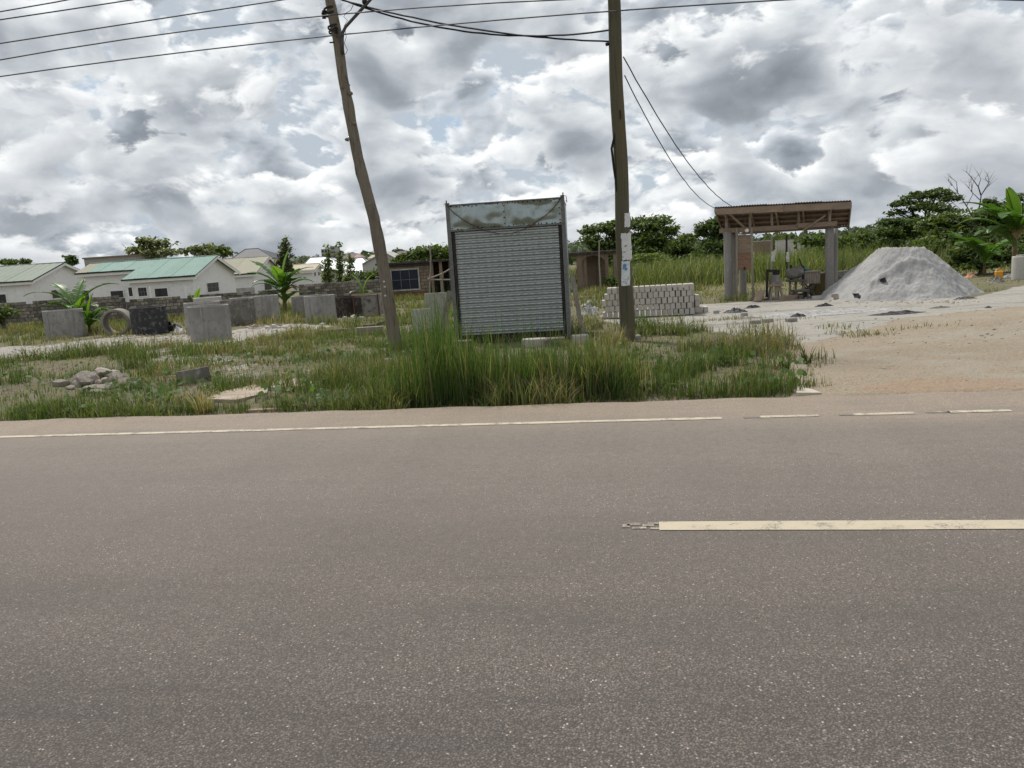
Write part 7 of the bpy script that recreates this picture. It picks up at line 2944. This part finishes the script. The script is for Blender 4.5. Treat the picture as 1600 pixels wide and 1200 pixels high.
def crumple(label, px, py, w, dp, h, mat, name, cat, seed, group=None, rz=0.0):
    g = G(px, py)
    n, m = 22, 14
    vs, fs = [], []
    for j in range(m + 1):
        for i in range(n + 1):
            u, v = i / n * 2 - 1, j / m * 2 - 1
            rr = math.sqrt(u * u + v * v)
            wob = 1 + 0.25 * mnoise.noise(Vector((u * 1.7, v * 1.7, seed)))
            x, y = u * w / 2 * wob, v * dp / 2 * wob
            e = max(0, 1 - rr ** 1.6)
            z = h * e * (0.35 + 1.1 * abs(mnoise.noise(Vector((u * 2.3 + seed, v * 2.3, 1)))) + 0.6 * abs(mnoise.noise(Vector((u * 5 + seed, v * 5, 4))))) * 1.3
            c, s = math.cos(rz), math.sin(rz)
            X_, Y_ = x * c - y * s, x * s + y * c
            vs.append((X_, Y_, z + tz(g.x + X_, g.y + Y_) - g.z + 0.006 - 0.02 * (rr > 1.05)))
    for j in range(m):
        for i in range(n):
            a = j * (n + 1) + i
            fs.append((a, a + 1, a + n + 2, a + n + 1))
    mb = MB()
    mb.add(vs, fs)
    o = mb.build(name, mat)
    o.location = g
    tag(o, label, cat, group)
    return o


crumple('peaked black plastic sheet on the sand left of the shed', 1150, 488, 0.62, 0.4, 0.11, TARP, 'plastic_sheet', 'plastic', 1, 'plastic on the sand')
crumple('thin twisted black plastic strip beside the peaked sheet', 1176, 481, 0.55, 0.22, 0.08, TARP, 'plastic_sheet', 'plastic', 2, 'plastic on the sand', 0.4)
crumple('long flat black plastic scrap in the middle of the yard', 1402, 490, 1.2, 0.35, 0.05, TARP, 'plastic_sheet', 'plastic', 3, 'plastic on the sand', 0.05)
crumple('small black peak of plastic on the grey sheet', 1246, 495, 0.35, 0.25, 0.07, TARP, 'plastic_sheet', 'plastic', 4, 'plastic on the sand')
crumple('black scraps in a row before the shed opening', 1287, 478.5, 0.5, 0.18, 0.06, TARP, 'plastic_sheet', 'plastic', 5, 'plastic on the sand')
crumple('wide dusty grey plastic sheet spread on the sand before the heap', 1290, 488, 3.6, 1.5, 0.05, GREYTARP, 'ground_sheet', 'plastic', 6, None, 0.02)
crumple('black and white crumpled plastic between the kiosk and the block stack', 922, 490, 0.55, 0.6, 0.26, GREYTARP, 'plastic_sheet', 'plastic', 7, 'plastic on the sand')
crumple('black scrap lying on the sand left of the yellow jerrycan', 1508, 467, 0.6, 0.3, 0.05, TARP, 'plastic_sheet', 'plastic', 8, 'plastic on the sand')
crumple('brown withered scrap in the middle of the right yard', 1468, 481, 0.4, 0.3, 0.03, DARKWOOD, 'plastic_sheet', 'plastic', 9, 'plastic on the sand')
crumple('small black scrap at the far right of the yard', 1544, 481, 0.14, 0.1, 0.03, TARP, 'plastic_sheet', 'plastic', 10, 'plastic on the sand')
crumple('dark rag heap before the yellow jerrycan', 1556, 441, 0.62, 0.5, 0.18, rough_mat('dark_rag', (0.10, 0.09, 0.08), (0.20, 0.19, 0.17), (0.4, 0.39, 0.36), 6, 16, 0.9), 'rag_heap', 'rags', 11)
crumple('orange and pink cloth lying right of the heap', 1517, 433, 0.42, 0.4, 0.16, ORANGEP, 'cloth', 'cloth', 12)
crumple('pale sack lying right of the yellow jerrycan', 1578, 433, 0.5, 0.4, 0.12, WHITESTUFF, 'sack', 'sack', 13)
crumple('white plastic crumple behind the nearest concrete ring', 280, 519, 0.5, 0.4, 0.2, WHITESTUFF, 'white_plastic', 'plastic', 14)
crumple('red wrapper in the grass near the driveway', 1202, 598, 0.10, 0.06, 0.03, REDP, 'wrapper', 'wrapper', 15)


def jerrycan():
    g = G(1560, 436)
    root = thing('jerrycan', 'yellow plastic jerrycan standing at the edge of the yard', 'jerrycan', g, R(10))
    mb = MB()
    mb.bbox((0, 0, 0.15), (0.27, 0.17, 0.30), 0.035)
    mb.build('body', YELLOWP, root)
    mb = MB()
    mb.tube([(-0.09, 0, 0.29), (-0.08, 0, 0.35), (0.02, 0, 0.36), (0.06, 0, 0.30)], 0.018, 7)
    mb.build('handle', YELLOWP, root, smooth_=True)
    mb = MB()
    mb.tube([(-0.09, 0, 0.29), (-0.105, 0, 0.355)], 0.03, 10)
    mb.build('cap', WHITESTUFF, root)


jerrycan()


def end_drum():
    g = G(1598, 437)
    k = g.y / FPX
    root = thing('concrete_drum', 'pale concrete drum cut off by the right edge', 'drum', (g.x + 0.1, g.y + 0.25, g.z))
    mb = MB()
    r = 0.29
    h = 36 * k
    mb.lathe([(0.001, 0), (r, 0), (r + 0.005, h * 0.5), (r, h - 0.02), (r - 0.015, h), (r - 0.06, h), (r - 0.06, h - 0.2), (0.001, h - 0.2)], 28)
    mb.build('wall', CONC_PALE, root, smooth_=False)
    mb = MB()
    mb.bbox((0.03, 0, h + 0.02), (0.3, 0.3, 0.05), 0.01)
    mb.build('lid', CONC, root)


end_drum()


def black_crate():
    g = G(262, 520)
    root = thing('black_crate', 'broken black plastic crate tipped over beside the tar coated ring', 'crate', g + Vector((0, 0, 0.10)), 0, rot=(R(28), R(-14), R(22)))
    w, dp, h, t = 0.42, 0.3, 0.22, 0.02
    for c, s in (((0, 0, 0), (w, dp, t)), ((-w / 2, 0, h / 2), (t, dp, h)), ((w / 2, 0, h / 2), (t, dp, h)), ((0, -dp / 2, h / 2), (w - t, t, h)), ((0, dp / 2, h / 2), (w - t, t, h))):
        mb = MB()
        mb.bbox(c, s, 0.004)
        mb.build('panel', BLACKIRON, root)
    g2 = G(276, 515)
    mb = MB()
    mb.bbox((0, 0, 0.08), (0.3, 0.12, 0.22), 0.02, Matrix.Rotation(R(35), 3, 'Y'))
    o = mb.build('black_scrap', TARP)
    o.location = g2
    tag(o, 'black scrap block leaning behind the broken crate', 'scrap')


black_crate()


# broken roots / brushwood pile behind the block stack
def brush_pile():
    d = 26
    g = on(1020, d)
    root = thing('brushwood_pile', 'brown brushwood pile behind the concrete block stack', 'brushwood', g)
    for i in range(34):
        a = random.uniform(0, 6.28)
        r = random.uniform(0, 0.75)
        p = Vector((r * math.cos(a) * 1.2 - 0.05, r * math.sin(a) * 0.6, 0.05))
        q = Vector((p.x * 0.2 + random.uniform(-.9, .9), p.y + random.uniform(-.3, .3), random.uniform(0.2, 0.85) * (1 - min(0.7, abs(p.x) * 0.6))))
        mb = MB()
        mb.tube([p, p.lerp(q, 0.5) + Vector((0, 0, .06)), q], [0.035, 0.026, 0.012], 5)
        mb.build('branch', DARKWOOD, root)


brush_pile()

# dry straw tuft and spiky plants that stand alone
def tuft(name, label, px, py, n, h, w, pal, lean, r=0.1):
    g = G(px, py)
    a = rng.uniform(0, 6.28, n)
    rr = r * np.sqrt(rng.random(n))
    P = np.stack([rr * np.cos(a), rr * np.sin(a), np.zeros(n) - 0.01], 1)
    o = blades(name, P, rng.uniform(0.5, 1.1, n) * h, np.full(n, w), rng.uniform(0.15, lean, n), 4, mixcol(n, pal), None, az=a + rng.normal(0, 0.4, n))
    o.location = g
    tag(o, label, 'plant')


tuft('dry_straw_tuft', 'dry straw coloured tuft at the asphalt edge left of the flat board', 318, 646, 46, 0.42, 0.012, [(0.46, 0.39, 0.22), (0.40, 0.33, 0.18), (0.34, 0.27, 0.14)], 0.9)
tuft('spiky_plant', 'dark spiky plant alone on the sand at the end of the verge', 1262, 568, 20, 0.30, 0.022, [(0.05, 0.075, 0.03), (0.07, 0.09, 0.035)], 1.0, 0.05)
tuft('spiky_plant', 'green spiky plant in the right end of the verge grass', 1228, 578, 24, 0.30, 0.02, [(0.08, 0.12, 0.035), (0.10, 0.14, 0.04)], 0.9, 0.06)
